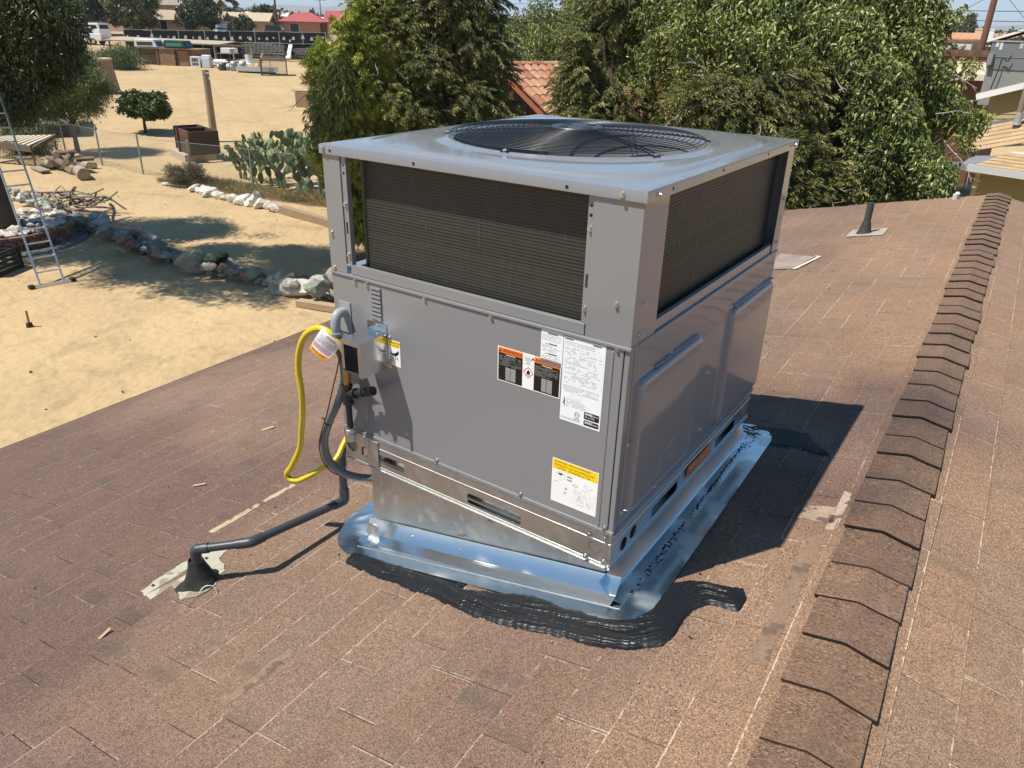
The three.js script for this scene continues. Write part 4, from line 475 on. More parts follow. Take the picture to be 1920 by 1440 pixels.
// ---------- gas hose, conduit, drain, wire ----------
{
  const ribs = dataTex(16, 256, (u, v) => 0.5 + 0.5 * Math.sin(v * Math.PI * 2 * 8), false);
  const YEL = new THREE.MeshPhysicalMaterial({ color: rgb(0.62, 0.47, 0.012), roughness: 0.42, clearcoat: 0.3, clearcoatRoughness: 0.25 });
  const BRASS = std([0.55, 0.38, 0.14], 0.3, { metalness: 1 }), IRON = std([0.022, 0.022, 0.023], 0.45, { metalness: 0.2, bumpMap: fineBump, bumpScale: 0.0006 }), GREYP = std([0.30, 0.325, 0.34], 0.5), CONDUIT = std([0.13, 0.145, 0.155], 0.5), DRAIN = std([0.045, 0.05, 0.057], 0.42);
  // gas pipe: nipple out of the rail, union, tee, drip valve
  const gas = thing('gas_pipe', 'black iron gas pipe with tee and valve at the front left corner', 'gas pipe', [-1.07, -0.02, 0.055]); const G = (n, g, m, l) => { const q = merge(g).clone(); q.translate(1.07, 0.02, -0.055); return part(n, q, m, gas, l); };
  G('union', [rod([-1.07, -0.008, 0.055], [-1.07, 0.022, 0.055], 0.02, 0.02, 8), rod([-1.07, 0.022, 0.055], [-1.07, 0.045, 0.055], 0.0165, 0.0165, 12), rod([-1.07, 0.03, 0.055], [-1.07, 0.037, 0.055], 0.021, 0.021, 12)], GALV);
  G('nipple', [rod([-1.07, 0.045, 0.055], [-1.07, 0.16, 0.055], 0.0115, 0.0115, 16)], IRON);
  G('tee', [rod([-1.07, 0.145, 0.055], [-1.07, 0.222, 0.055], 0.0165, 0.0165, 16), rod([-1.07, 0.145, 0.055], [-1.07, 0.155, 0.055], 0.02, 0.02, 16), rod([-1.07, 0.212, 0.055], [-1.07, 0.222, 0.055], 0.02, 0.02, 16), rod([-1.07, 0.186, 0.055], [-1.03, 0.198, 0.055], 0.0155, 0.0155, 16), rod([-1.036, 0.196, 0.055], [-1.027, 0.199, 0.055], 0.0195, 0.0195, 16)], IRON);
  G('valve', [rod([-1.027, 0.199, 0.055], [-0.985, 0.216, 0.057], 0.0115, 0.0115, 12), rod([-1.005, 0.208, 0.056], [-0.985, 0.216, 0.057], 0.0175, 0.0175, 8), rod([-0.985, 0.216, 0.057], [-0.94, 0.236, 0.059], 0.0125, 0.0125, 12), ball(-0.965, 0.225, 0.058, 0.019, 1, 1, 1, 14, 10), rod([-0.95, 0.231, 0.059], [-0.935, 0.238, 0.06], 0.0175, 0.0175, 8), bar([-0.96, 0.24, 0.062], [-0.935, 0.252, 0.068], 0.012, 0.006)], IRON);
  const hose = thing('gas_hose', 'yellow corrugated gas hose looping beside the front left corner', 'gas hose', [-1.07, 0.24, 0.055]); const Hs = (n, g, m, l) => { const q = merge(g).clone(); q.translate(1.07, -0.24, -0.055); return part(n, q, m, hose, l); };
  Hs('hose_fitting', [rod([-1.07, 0.222, 0.055], [-1.069, 0.24, 0.055], 0.0135, 0.0125, 6), rod([-1.069, 0.24, 0.055], [-1.067, 0.272, 0.055], 0.0155, 0.0155, 6), rod([-1.067, 0.272, 0.055], [-1.066, 0.29, 0.055], 0.0125, 0.0115, 12)], BRASS);
  const hp = [[-1.066, 0.285, 0.055], [-1.063, 0.33, 0.058], [-1.072, 0.368, 0.064], [-1.094, 0.402, 0.073], [-1.13, 0.425, 0.08], [-1.175, 0.423, 0.085], [-1.231, 0.382, 0.09], [-1.272, 0.31, 0.09], [-1.288, 0.225, 0.09], [-1.283, 0.131, 0.09], [-1.296, 0.04, 0.087], [-1.313, -0.03, 0.085], [-1.343, -0.128, 0.08], [-1.405, -0.232, 0.08], [-1.444, -0.284, 0.08], [-1.437, -0.31, 0.076], [-1.40, -0.308, 0.068], [-1.364, -0.288, 0.06], [-1.3, -0.24, 0.03], [-1.256, -0.2, -0.02], [-1.262, -0.15, -0.08], [-1.25, -0.085, -0.14], [-1.19, -0.05, -0.19], [-1.14, -0.045, -0.21]];
  const hg = tube(hp, 0.0118, 420, 12), P = hg.attributes.position, Nn = hg.attributes.normal; for (let i = 0; i <= 420; i++) for (let j = 0; j <= 12; j++) { const k = i * 13 + j, s = (i % 2 ? -0.0007 : 0.0006); P.setXYZ(k, P.getX(k) + Nn.getX(k) * s, P.getY(k) + Nn.getY(k) * s, P.getZ(k) + Nn.getZ(k) * s); } hg.computeVertexNormals();
  Hs('hose_body', [hg], YEL);
  // paper tag hung on the hose
  const tg = [[-1.118, 0.447, 0.1], [-1.025, 0.406, 0.1], [-1.123, 0.314, 0.094], [-1.217, 0.340, 0.09]]; const pos = [], uv = [], idx = [], n = 8; for (let i = 0; i <= n; i++) for (let j = 0; j <= n; j++) { const u = i / n, v = j / n, p = [0, 1, 2].map((k) => mix(mix(tg[0][k], tg[1][k], u), mix(tg[3][k], tg[2][k], u), v)); p[2] += 0.008 * Math.sin(u * 3.1) + 0.003 * Math.sin(v * 5 + u * 2); pos.push(p[0] + 1.07, p[1] - 0.24, p[2] - 0.055); uv.push(1 - u, v); } for (let i = 0; i < n; i++) for (let j = 0; j < n; j++) { const a = i * (n + 1) + j, b = a + n + 1; idx.push(a, a + 1, b, a + 1, b + 1, b); }
  const g = new THREE.BufferGeometry(); g.setAttribute('position', new THREE.BufferAttribute(new Float32Array(pos), 3)); g.setAttribute('uv', new THREE.BufferAttribute(new Float32Array(uv), 2)); g.setIndex(idx); g.computeVertexNormals();
  const tt = printed(0.1, 0.125, (x, W, H) => { x.fillStyle = '#dfe0e4'; x.fillRect(0, 0, W, H); x.fillStyle = '#f29a1c'; x.fillRect(0, 0, W, H * 0.15); fillText(x, 'EASTMAN', W * 0.5, H * 0.125, H * 0.125, '#2a1c08', 'bold', 'center'); x.fillStyle = '#c9a9b8'; x.fillRect(W * 0.04, H * 0.2, W * 0.92, H * 0.2); smallPrint(x, W * 0.06, H * 0.2, W * 0.88, H * 0.2, H * 0.035, '#8f7a86', 7); smallPrint(x, W * 0.06, H * 0.43, W * 0.88, H * 0.38, H * 0.034, '#5d6068', 8); x.fillStyle = '#3a3c44'; x.fillRect(W * 0.15, H * 0.84, W * 0.5, H * 0.035); x.fillRect(W * 0.2, H * 0.9, W * 0.4, H * 0.03); }, 512);
  const tagm = part('hose_tag', g, std([1, 1, 1], 0.35, { map: tt }), hose, 'white paper tag with an orange end');
  // electrical conduit: grey elbow, then flexible sealtight down and under the cabinet
  const cd = thing('electrical_conduit', 'grey flexible conduit from the elbow down behind the yellow hose', 'conduit', [-1.115, 0.463, 0]); const K = (nm, gg, m, l) => { const q = merge(gg).clone(); q.translate(1.115, -0.463, 0); return part(nm, q, m, cd, l); };
  K('elbow', [tube([[-1.106, 0.475, 0.001], [-1.104, 0.482, 0.03], [-1.101, 0.474, 0.052], [-1.099, 0.445, 0.06], [-1.099, 0.412, 0.06]], 0.0175, 24, 14), rod([-1.099, 0.42, 0.06], [-1.099, 0.408, 0.06], 0.024, 0.024, 18), span(-1.135, -1.08, 0.4, 0.515, 0.0008, 0.004, 0.001)], GREYP, 'pale grey conduit elbow');
  K('gland', [rod([-1.099, 0.408, 0.06], [-1.096, 0.365, 0.06], 0.0205, 0.0195, 12)], IRON);
  const cp = [[-1.096, 0.37, 0.06], [-1.083, 0.31, 0.052], [-1.084, 0.25, 0.05], [-1.1, 0.19, 0.052], [-1.13, 0.13, 0.054], [-1.185, 0.033, 0.055], [-1.226, -0.054, 0.05], [-1.24, -0.127, 0.04], [-1.235, -0.19, 0.02], [-1.215, -0.245, -0.02], [-1.18, -0.273, -0.06], [-1.125, -0.285, -0.11], [-1.08, -0.29, -0.15]];
  const cg = tube(cp, 0.0165, 260, 14), Q = cg.attributes.position, N2 = cg.attributes.normal; for (let i = 0; i <= 260; i++) for (let j = 0; j <= 14; j++) { const k = i * 15 + j, s = i % 2 ? -0.0009 : 0.0003; Q.setXYZ(k, Q.getX(k) + N2.getX(k) * s, Q.getY(k) + N2.getY(k) * s, Q.getZ(k) + N2.getZ(k) * s); } cg.computeVertexNormals();
  K('flexible_conduit', [cg], CONDUIT); K('cable_tie', [rod([-1.186, 0.034, 0.055], [-1.189, 0.029, 0.055], 0.0185, 0.0185, 16), rod([-1.206, 0.04, 0.06], [-1.216, 0.042, 0.062], 0.004, 0.004, 6)], BLACKM);
  const w = thing('thermostat_wire', 'thin red brown wire hanging beside the grey conduit', 'wire', [-1.067, 0.375, 0.07]); part('wire_strand', tube([[-1.067, 0.375, 0.07], [-1.087, 0.291, 0.078], [-1.126, 0.184, 0.08], [-1.163, 0.084, 0.08], [-1.215, -0.017, 0.072], [-1.25, -0.1, 0.06], [-1.258, -0.178, 0.04], [-1.235, -0.235, 0.015], [-1.19, -0.27, -0.04]].map((p) => [p[0] + 1.067, p[1] - 0.375, p[2] - 0.07]), 0.0026, 90, 6), std([0.13, 0.02, 0.012], 0.5), w);
  // condensate drain
  const dr = thing('condensate_drain_pipe', 'dark grey plastic drain pipe running over the shingles to its roof vent', 'drain pipe', [-1.3, -0.56, -0.09]); const D = (nm, gg, m, l) => { const q = merge(gg).clone(); q.translate(1.3, 0.56, 0.09); return part(nm, q, m, dr, l); };
  const A = [-1.16, -0.128, -0.1], B1 = [-1.3, -0.205, -0.09], B2 = [-1.3, -0.452, -0.09], e2 = [-1.328, -0.405, 0.368], e1 = [-1.535, -0.44, 0.46], base = onRoof(-1.517, -0.455, 0); e1[0] = base[0]; e1[2] = base[2]; const r0 = 0.0168, rs = 0.0207;
  const lerp3 = (a, b, t) => a.map((v, i) => mix(v, b[i], t));
  D('pipe', [rod(A, B1, r0, r0, 18)], DRAIN); D('pipe', [rod(B1, B2, r0, r0, 18)], DRAIN); D('pipe', [rod(B2, e2, r0, r0, 18)], DRAIN); D('pipe', [rod(e2, e1, r0, r0, 18)], DRAIN); D('pipe', [rod(e1, [base[0], base[1] + 0.06, base[2]], r0, r0, 18)], DRAIN);
  const elbow = (p, c, q, l) => D('elbow', [tube([lerp3(c, p, 1), lerp3(c, p, 0.45), lerp3(lerp3(c, p, 0.12), lerp3(c, q, 0.12), 0.5), lerp3(c, q, 0.45), lerp3(c, q, 1)], rs, 24, 16), rod(p, lerp3(p, c, 0.01), rs, rs, 16), rod(q, lerp3(q, c, 0.01), rs, rs, 16)], DRAIN);
  const toward = (c, p, d) => { const L = Math.hypot(c[0] - p[0], c[1] - p[1], c[2] - p[2]); return lerp3(c, p, d / L); };
  elbow(toward(B1, A, 0.06), B1, toward(B1, B2, 0.07)); elbow(toward(B2, B1, 0.06), B2, toward(B2, e2, 0.06)); elbow(toward(e2, B2, 0.055), e2, toward(e2, e1, 0.055)); elbow(toward(e1, e2, 0.055), e1, toward(e1, base, 0.06));
  // mastic cone on its old painted flashing
  const vent = thing('pipe_flashing', 'black mastic cone on an old pale painted flashing plate', 'pipe flashing', [base[0], base[1], base[2]]); const V2 = (nm, gg, m, l) => { const q = merge(gg).clone(); q.translate(-base[0], -base[1], -base[2]); return part(nm, q, m, vent, l); };
  const r = rng(14), prof = [[0.09, -0.014], [0.074, 0.008], [0.06, 0.022], [0.05, 0.045], [0.041, 0.07], [0.033, 0.094], [0.028, 0.116], [0.024, 0.118]]; const cg2 = new THREE.LatheGeometry(prof.map((p) => new THREE.Vector2(...p)), 40), cpz = cg2.attributes.position; for (let i = 0; i < cpz.count; i++) { const x = cpz.getX(i), y = cpz.getY(i), z = cpz.getZ(i), a = Math.atan2(z, x), k = 1 + 0.16 * (fbm(a * 2.2 + 9, y * 26, 61, 3) - 0.5) + 0.25 * smooth(0.03, 0, y) * Math.sin(a * 3 + 1); cpz.setXYZ(i, x * k, y, z * k); } cg2.computeVertexNormals(); cg2.rotateZ(0.5 * AL); cg2.translate(...base);
  V2('mastic_cone', [cg2], std([0.017, 0.0165, 0.016], 0.75, { bumpMap: noiseTex, bumpScale: 0.004 }));
  const plateTex = dataTex(256, 256, (u, v) => { const n = fbm(u * 6, v * 6, 71, 5), c = smooth(0.56, 0.68, fbm(u * 9, v * 9, 72, 5)), k = 0.86 + 0.25 * (n - 0.5); return [mix(0.46, 0.3, c) * k, mix(0.44, 0.24, c) * k, mix(0.34, 0.17, c) * k]; }, true, 2);
  V2('flashing_plate', [roofSheet(ragged(PLATE, 0.012, 0.014, 9), 0.0075, 0.001)], std([1, 1, 1], 0.85, { map: plateTex, bumpMap: noiseTex, bumpScale: 0.002 }));
  V2('nail_head', [[-1.70, -0.55], [-1.66, -0.33]].map(([d, q]) => { const p = onRoof(d, q, 0.0125); return new THREE.CylinderGeometry(0.006, 0.006, 0.002, 10).translate(...p); }), DARK);
}
// ---------- odds and ends on the roof ----------
{
  const strips = [[[[-1.875, -0.165], [-1.84, -0.165], [-1.835, 0.31], [-1.868, 0.31]], 'long pale strip of bare mat on the shingles left of the drain pipe', [0.46, 0.36, 0.23]], [[[-0.85, -0.86], [-0.815, -0.86], [-0.815, -0.5], [-0.85, -0.5]], 'pale brown worn strip on the shingles in the foreground', [0.25, 0.175, 0.115]], [[[0.475, -0.1], [0.525, -0.1], [0.525, 0.62], [0.475, 0.62]], 'tan strip of newer shingle along the left side of the ridge caps', [0.25, 0.16, 0.105]], [[[0.515, 0.66], [0.55, 0.66], [0.55, 0.93], [0.52, 0.95]], 'whitish worn patch beside the ridge caps', [0.42, 0.32, 0.24]], [[[0.41, 0.7], [0.53, 0.7], [0.53, 0.82], [0.42, 0.8]], 'scraped pale patch near the ridge, right of the unit shadow', [0.36, 0.26, 0.19]]];
  for (const [o, l, c] of strips) { const bare = dataTex(128, 128, (u, v, i, j) => { const n = fbm(u * 8, v * 8, 171, 5), k = 0.6 + 0.4 * n + 0.5 * (hash2(i, j, 3) - 0.4), q = smooth(0.5, 0.62, fbm(u * 10, v * 10, 172, 4)); return c.map((x, t) => mix(x, [0.15, 0.1, 0.072][t], q) * k); }, true, 3); tag(part('bare_strip', roofSheet(ragged(o, 0.007, 0.012, 7), 0.0012, 0.0006, true), std([1, 1, 1], 0.95, { map: bare }), scene), l, 'worn strip'); }
  const shard = (d, r, l, w, turn, label, m) => { const g = box(l, 0.004, w, 0, 0.002, 0, 0.001), P = g.attributes.position; for (let i = 0; i < P.count; i++) P.setY(i, P.getY(i) + 0.006 * (P.getX(i) / l) ** 2 + 0.002); const o = part('wood_chip', g, m, scene); o.position.set(...onRoof(d, r, 0.006)); o.rotation.set(0, turn, AL); return tag(o, label, 'wood chip'); };
  const WD = std([0.5, 0.38, 0.22], 0.85, { map: woodTex });
  shard(CHIPS[0][0], CHIPS[0][1], 0.075, 0.022, 0.9, 'pale wood chip lying on the shingles left of the yellow hose', WD); shard(CHIPS[1][0], CHIPS[1][1], 0.07, 0.014, 0.6, 'thin pale wood chip on the shingles above the drain pipe', WD); shard(CHIPS[2][0], CHIPS[2][1], 0.05, 0.012, 1.7, 'narrow pale chip on the shingles at the lower left', WD);
  const wr = tube(TWIST.map(([d, r, h]) => onRoof(d, r, h)), 0.0013, 60, 5); tag(part('wire_scrap', wr, std([0.45, 0.45, 0.44], 0.35, { metalness: 0.8 }), scene), 'short curled scrap of bright wire on the shingles below the mastic cone', 'wire scrap');
  // grit, leaf crumbs and flakes scattered over the slope
  const r = rng(404), grit = [[], []]; for (let k = 0; k < 520; k++) { const d = R(r, -3.8, 0.55), q = R(r, -0.8, 5.5), g = r() < 0.6 ? new THREE.IcosahedronGeometry(R(r, 0.0016, 0.0045), 0) : new THREE.BoxGeometry(R(r, 0.004, 0.014), 0.0015, R(r, 0.002, 0.005)); g.rotateY(r() * 6); g.translate(...onRoof(d, q, 0.0075)); grit[r() < 0.72 ? 0 : 1].push(g); }
  tag(part('gravel', grit[0], std([0.42, 0.35, 0.26], 0.9), scene), 'pale grit and flakes scattered on the brown shingles', 'grit', null, 'stuff'); tag(part('debris', grit[1], std([0.035, 0.028, 0.022], 0.9), scene), 'dark leaf crumbs scattered on the brown shingles', 'debris', null, 'stuff');
  // plumbing vent far along the slope
  const b = onRoof(-0.30, 6.17, 0), pv = thing('vent_pipe', 'dark plumbing vent pipe near the far edge of the roof', 'vent pipe', b); part('pipe', [rod([0, -0.05, 0], [0, 0.30, 0], 0.032, 0.032, 18), rod([0, 0.296, 0], [0, 0.301, 0], 0.026, 0.026, 18)], std([0.05, 0.055, 0.06], 0.55), pv); part('boot', [new THREE.LatheGeometry([[0.075, 0], [0.055, 0.04], [0.042, 0.1], [0.036, 0.12], [0.032, 0.125]].map((p) => new THREE.Vector2(...p)), 24)], std([0.035, 0.034, 0.033], 0.7), pv); const fp = roofSheet([[-0.44, 6.02], [-0.12, 6.02], [-0.12, 6.36], [-0.44, 6.36]], 0.012, 0.002); fp.translate(-b[0], -b[1], -b[2]); part('flashing_plate', fp, std([0.36, 0.31, 0.25], 0.8, { map: noiseTex }), pv);
  // old painted patch plate behind the unit
  const pp = roofSheet([[-0.86, 4.72], [-0.6, 4.72], [-0.52, 5.16], [-0.86, 5.36]], 0.012, 0.003); tag(part('metal_patch', pp, std([0.31, 0.24, 0.2], 0.75, { map: noiseTex }), scene), 'flat brown painted metal patch beyond the right side of the unit', 'patch'); tag(part('caulk_smear', roofSheet([[-0.60, 4.70], [-0.565, 4.70], [-0.47, 5.15], [-0.53, 5.2], [-0.5, 5.14]], 0.0145, 0.0025), std([0.62, 0.57, 0.46], 0.9), scene), 'whitish caulk smear along the edge of the brown metal patch', 'caulk');
  const wt = onRoof(0.3, 7.9, 0.03); const ob = part('vent_stub', [rod([0, -0.04, 0], [0, 0.03, 0], 0.03, 0.03, 14), ball(0.012, 0.03, 0, 0.028)], std([0.55, 0.53, 0.5], 0.7), scene); ob.position.set(...wt); tag(ob, 'small pale stub at the far edge of the roof left of the ridge', 'vent stub');
}
// ---------- ground ----------
function groundY(x, z) { const D = Math.hypot(x - 0.794, z - 1.75), t = clamp(D - 35, 0, 110); return -3.6 + 0.024 * t; }
const gp = (x, z, h = 0) => [x, groundY(x, z) + h, z];
{
  const pos = [], uv = [], col = [], idx = [], NA = 220, rad = [0]; let q = 1.2; while (q < 9000) { rad.push(q); q *= q < 90 ? 1.045 : 1.12; }
  for (const r of rad) for (let i = 0; i <= NA; i++) { const a = i / NA * 2 * Math.PI, x = 0.794 + r * Math.cos(a), z = 1.75 + r * Math.sin(a); const near = r < 60 ? 1 : 0; const y = groundY(x, z) + near * 0.06 * (fbm(x * 0.5, z * 0.5, 601, 3) - 0.5) * smooth(4, 10, r);
    pos.push(x, y, z); uv.push(x, z); const n = fbm(x * 0.16, z * 0.16, 602, 4), m = fbm(x * 0.7, z * 0.7, 603, 3), far = smooth(150, 320, r), k = 0.88 + 0.2 * n + 0.12 * (m - 0.5); const c = [0.47 * k, 0.335 * k * (0.97 + 0.05 * m), 0.178 * k * (0.92 + 0.12 * n)], f = [0.26 * k, 0.225 * k, 0.15 * k]; for (let t = 0; t < 3; t++) col.push(mix(c[t], f[t], far)); }
  for (let k = 0; k < rad.length - 1; k++) for (let i = 0; i < NA; i++) { const a = k * (NA + 1) + i, b = a + NA + 1; idx.push(a, a + 1, b, a + 1, b + 1, b); }
  const g = new THREE.BufferGeometry(); g.setAttribute('position', new THREE.BufferAttribute(new Float32Array(pos), 3)); g.setAttribute('uv', new THREE.BufferAttribute(new Float32Array(uv), 2)); g.setAttribute('color', new THREE.BufferAttribute(new Float32Array(col), 3)); g.setIndex(idx); g.computeVertexNormals();
  const sand = dataTex(512, 512, (u, v) => { const n = fbm(u * 6, v * 6, 611, 5, 6), f = fbm(u * 60, v * 60, 612, 2, 60), c = smooth(0.62, 0.75, fbm(u * 14, v * 14, 613, 4, 14)), k = 0.82 + 0.28 * n + 0.16 * (f - 0.5); return [k - 0.14 * c, k - 0.15 * c, k - 0.15 * c]; }, true, 0.16);
  const sandB = dataTex(512, 512, (u, v) => 0.6 * fbm(u * 12, v * 20, 621, 5, 4) + 0.4 * fbm(u * 50, v * 50, 622, 3, 50), false, 0.16);
  struct('ground', g, new THREE.MeshStandardMaterial({ map: sand, bumpMap: sandB, bumpScale: 0.07, roughness: 1, vertexColors: true, side: THREE.DoubleSide }));
}
function rock(r, sx, sy, sz, seed, detail = 2) { const g = mergeVertices(new THREE.IcosahedronGeometry(1, detail).deleteAttribute('normal').deleteAttribute('uv')), P = g.attributes.position; for (let i = 0; i < P.count; i++) { const x = P.getX(i), y = P.getY(i), z = P.getZ(i); let k = 0.78 + 0.5 * fbm(x * 1.4 + 5 + y, z * 1.4 + 9 - y, seed, 3); for (let c = 0; c < 8; c++) { const n = V(hash2(c, 1, seed) - 0.5, hash2(c, 2, seed) - 0.5, hash2(c, 3, seed) - 0.5).normalize(), d = n.x * x + n.y * y + n.z * z; const lim = 0.52 + 0.2 * hash2(c, 5, seed); if (d * k > lim) k = lim / d; } P.setXYZ(i, x * k * sx, y * k * sy, z * k * sz); } const q = toCreasedNormals(g, 0.32); return metricUV(q, 2.5); }
const ROCKS = [[0.42, 0.41, 0.36], [0.3, 0.33, 0.27], [0.52, 0.49, 0.43], [0.28, 0.25, 0.21], [0.24, 0.27, 0.22], [0.28, 0.17, 0.125]].map((c) => std(c, 0.9, { map: rockTex, bumpMap: rockTex, bumpScale: 0.01 }));
const WHITE_ROCKS = [[0.66, 0.61, 0.52], [0.56, 0.5, 0.41], [0.7, 0.66, 0.6]].map((c) => std(c, 0.9, { map: rockTex, bumpMap: rockTex, bumpScale: 0.01 }));
function along(pl, n) { const c = new THREE.CatmullRomCurve3(pl.map((p) => V(p[0], 0, p[1])), false, 'centripetal'); return c.getSpacedPoints(n); }
// long dry-laid stone border across the yard
{
  const pts = [[-24.2, -8.8], [-20.56, -8.22], [-18.47, -8.05], [-15.48, -7.66], [-13.51, -7.67], [-11.72, -7.93], [-10.2, -8.1]], o0 = gp(-16.5, -7.8), b = thing('stone_border', 'long winding border of stacked grey and green stones across the sandy yard', 'stone border', o0), r = rng(61), line = along(pts, 104);
  line.forEach((p, i) => { const n = 2 + (r() < 0.55 ? 1 : 0); for (let k = 0; k < n; k++) { const big = r() < 0.1 && i > 8, s = big ? R(r, 0.2, 0.28) : R(r, 0.09, 0.165), up = k === 2 ? 0.2 : 0, x = p.x + R(r, -0.16, 0.16), z = p.z + (k - 0.6) * 0.26 + R(r, -0.06, 0.06); const g = rock(r, s * R(r, 0.95, 1.45), s * R(r, 0.62, 0.95), s * R(r, 0.8, 1.1), 700 + i * 5 + k); g.rotateY(r() * 6); g.translate(x - o0[0], groundY(x, z) - o0[1] + s * 0.42 + up, z - o0[2]); const late = i > 45; part('stone', g, late ? (r() < 0.3 ? ROCKS[5] : ROCKS[Math.floor(r() * 5)]) : i < 22 ? ROCKS[[2, 0, 4, 1][Math.floor(r() * 4)]] : ROCKS[Math.floor(r() * 5)], b); } });
  const end = [[-10.9, -7.75, 0.3, WHITE_ROCKS[0]], [-11.3, -7.6, 0.24, ROCKS[1]], [-9.9, -8.3, 0.5, ROCKS[3]]]; end.forEach(([x, z, s, m], i) => { const g = rock(r, s * 1.2, s * 0.9, s, 880 + i); g.translate(x - o0[0], groundY(x, z) - o0[1] + s * 0.45, z - o0[2]); part('stone', g, m, b); });
  const dk = gp(-13.25, -7.62, 0.34); const d = part('garden_stone', rock(r, 0.46, 0.22, 0.3, 901), std([0.012, 0.028, 0.008], 0.6), scene); d.position.set(...dk); d.rotation.z = 0.35; tag(d, 'dark green mossy slab leaning on the stone border in the tree shade', 'mossy stone');
  // driftwood on top of the stones
  const dw = thing('driftwood', 'grey twisted driftwood with an upright hooked end on the stone border', 'driftwood', gp(-16.6, -7.75, 0.3)), DM = std([0.36, 0.34, 0.31], 0.9, { map: barkTex });
  part('driftwood_body', [tube([[-0.75, 0.1, 0.05], [-0.2, 0.14, 0], [0.5, 0.2, 0.02], [1.0, 0.08, 0.05]], 0.075, 20, 8), ball(1.0, 0.08, 0.05, 0.075), ball(-0.75, 0.1, 0.05, 0.075), tube([[-0.7, 0.1, 0.05], [-0.72, 0.3, 0.04], [-0.64, 0.42, 0.02], [-0.7, 0.56, 0], [-0.78, 0.6, 0]], 0.035, 16, 7), ball(-0.78, 0.6, 0, 0.035)], DM, dw);
  // second border: white stones by the fence, then a timber edge
  const o1 = gp(-19.2, -12.5), b2 = thing('stone_border', 'short row of whitewashed stones edging the dry grass by the wire fence', 'stone border', o1); along([[-21.2, -12.5], [-19.2, -12.35], [-17.05, -12.42]], 17).forEach((p, i) => { const s = R(r, 0.14, 0.25) * (i === 13 ? 1.5 : 1), g = rock(r, s * 1.25, s * (i === 13 ? 1.2 : 0.85), s, 940 + i); g.rotateY(r() * 6); g.translate(p.x - o1[0], s * 0.45, p.z - o1[2] + R(r, -0.08, 0.08)); part('stone', g, WHITE_ROCKS[Math.floor(r() * 3)], b2); });
  const t0 = part('timber_edging', [bar(gp(-16.85, -12.35, 0.1), gp(-13.0, -11.85, 0.1), 0.2, 0.2)], std([0.34, 0.24, 0.15], 0.9, { map: woodTex }), scene); tag(t0, 'weathered timber laid on the sand at the end of the white stones', 'timber');
  const t1 = part('timber_edging', [bar(gp(-10.4, -7.35, 0.06), gp(-8.9, -7.75, 0.06), 0.18, 0.12)], std([0.42, 0.31, 0.2], 0.9, { map: woodTex }), scene); tag(t1, 'short timber on the sand at the near end of the stone border', 'timber');
  const pk = part('plank', [bar(gp(-22.9, -12.5, 0.05), gp(-21.9, -12.75, 0.05), 0.24, 0.05)], std([0.7, 0.66, 0.58], 0.8, { map: woodTex }), scene); tag(pk, 'short white board lying on the sand left of the white stones', 'board');
  // brush pile
  const bp = [], o2 = gp(-21.9, -8.6); for (let k = 0; k < 46; k++) { const a = R(r, -0.5, 0.9), L = R(r, 0.5, 1.5), x = R(r, -1.3, 1.4), z = R(r, -0.5, 0.5), y = R(r, 0.1, 0.5); bp.push(tube([[x, y, z], [x + L * 0.5 * Math.cos(a), y + R(r, -0.1, 0.25), z - L * 0.4 * Math.sin(a)], [x + L * Math.cos(a), y + R(r, -0.2, 0.3), z - L * Math.sin(a)]], R(r, 0.012, 0.03), 5, 5)); } const bo = part('brush_pile', bp, std([0.22, 0.18, 0.14], 0.95), scene); bo.position.set(...o2); tag(bo, 'tangled heap of cut branches at the left end of the stone border', 'brush pile');
}
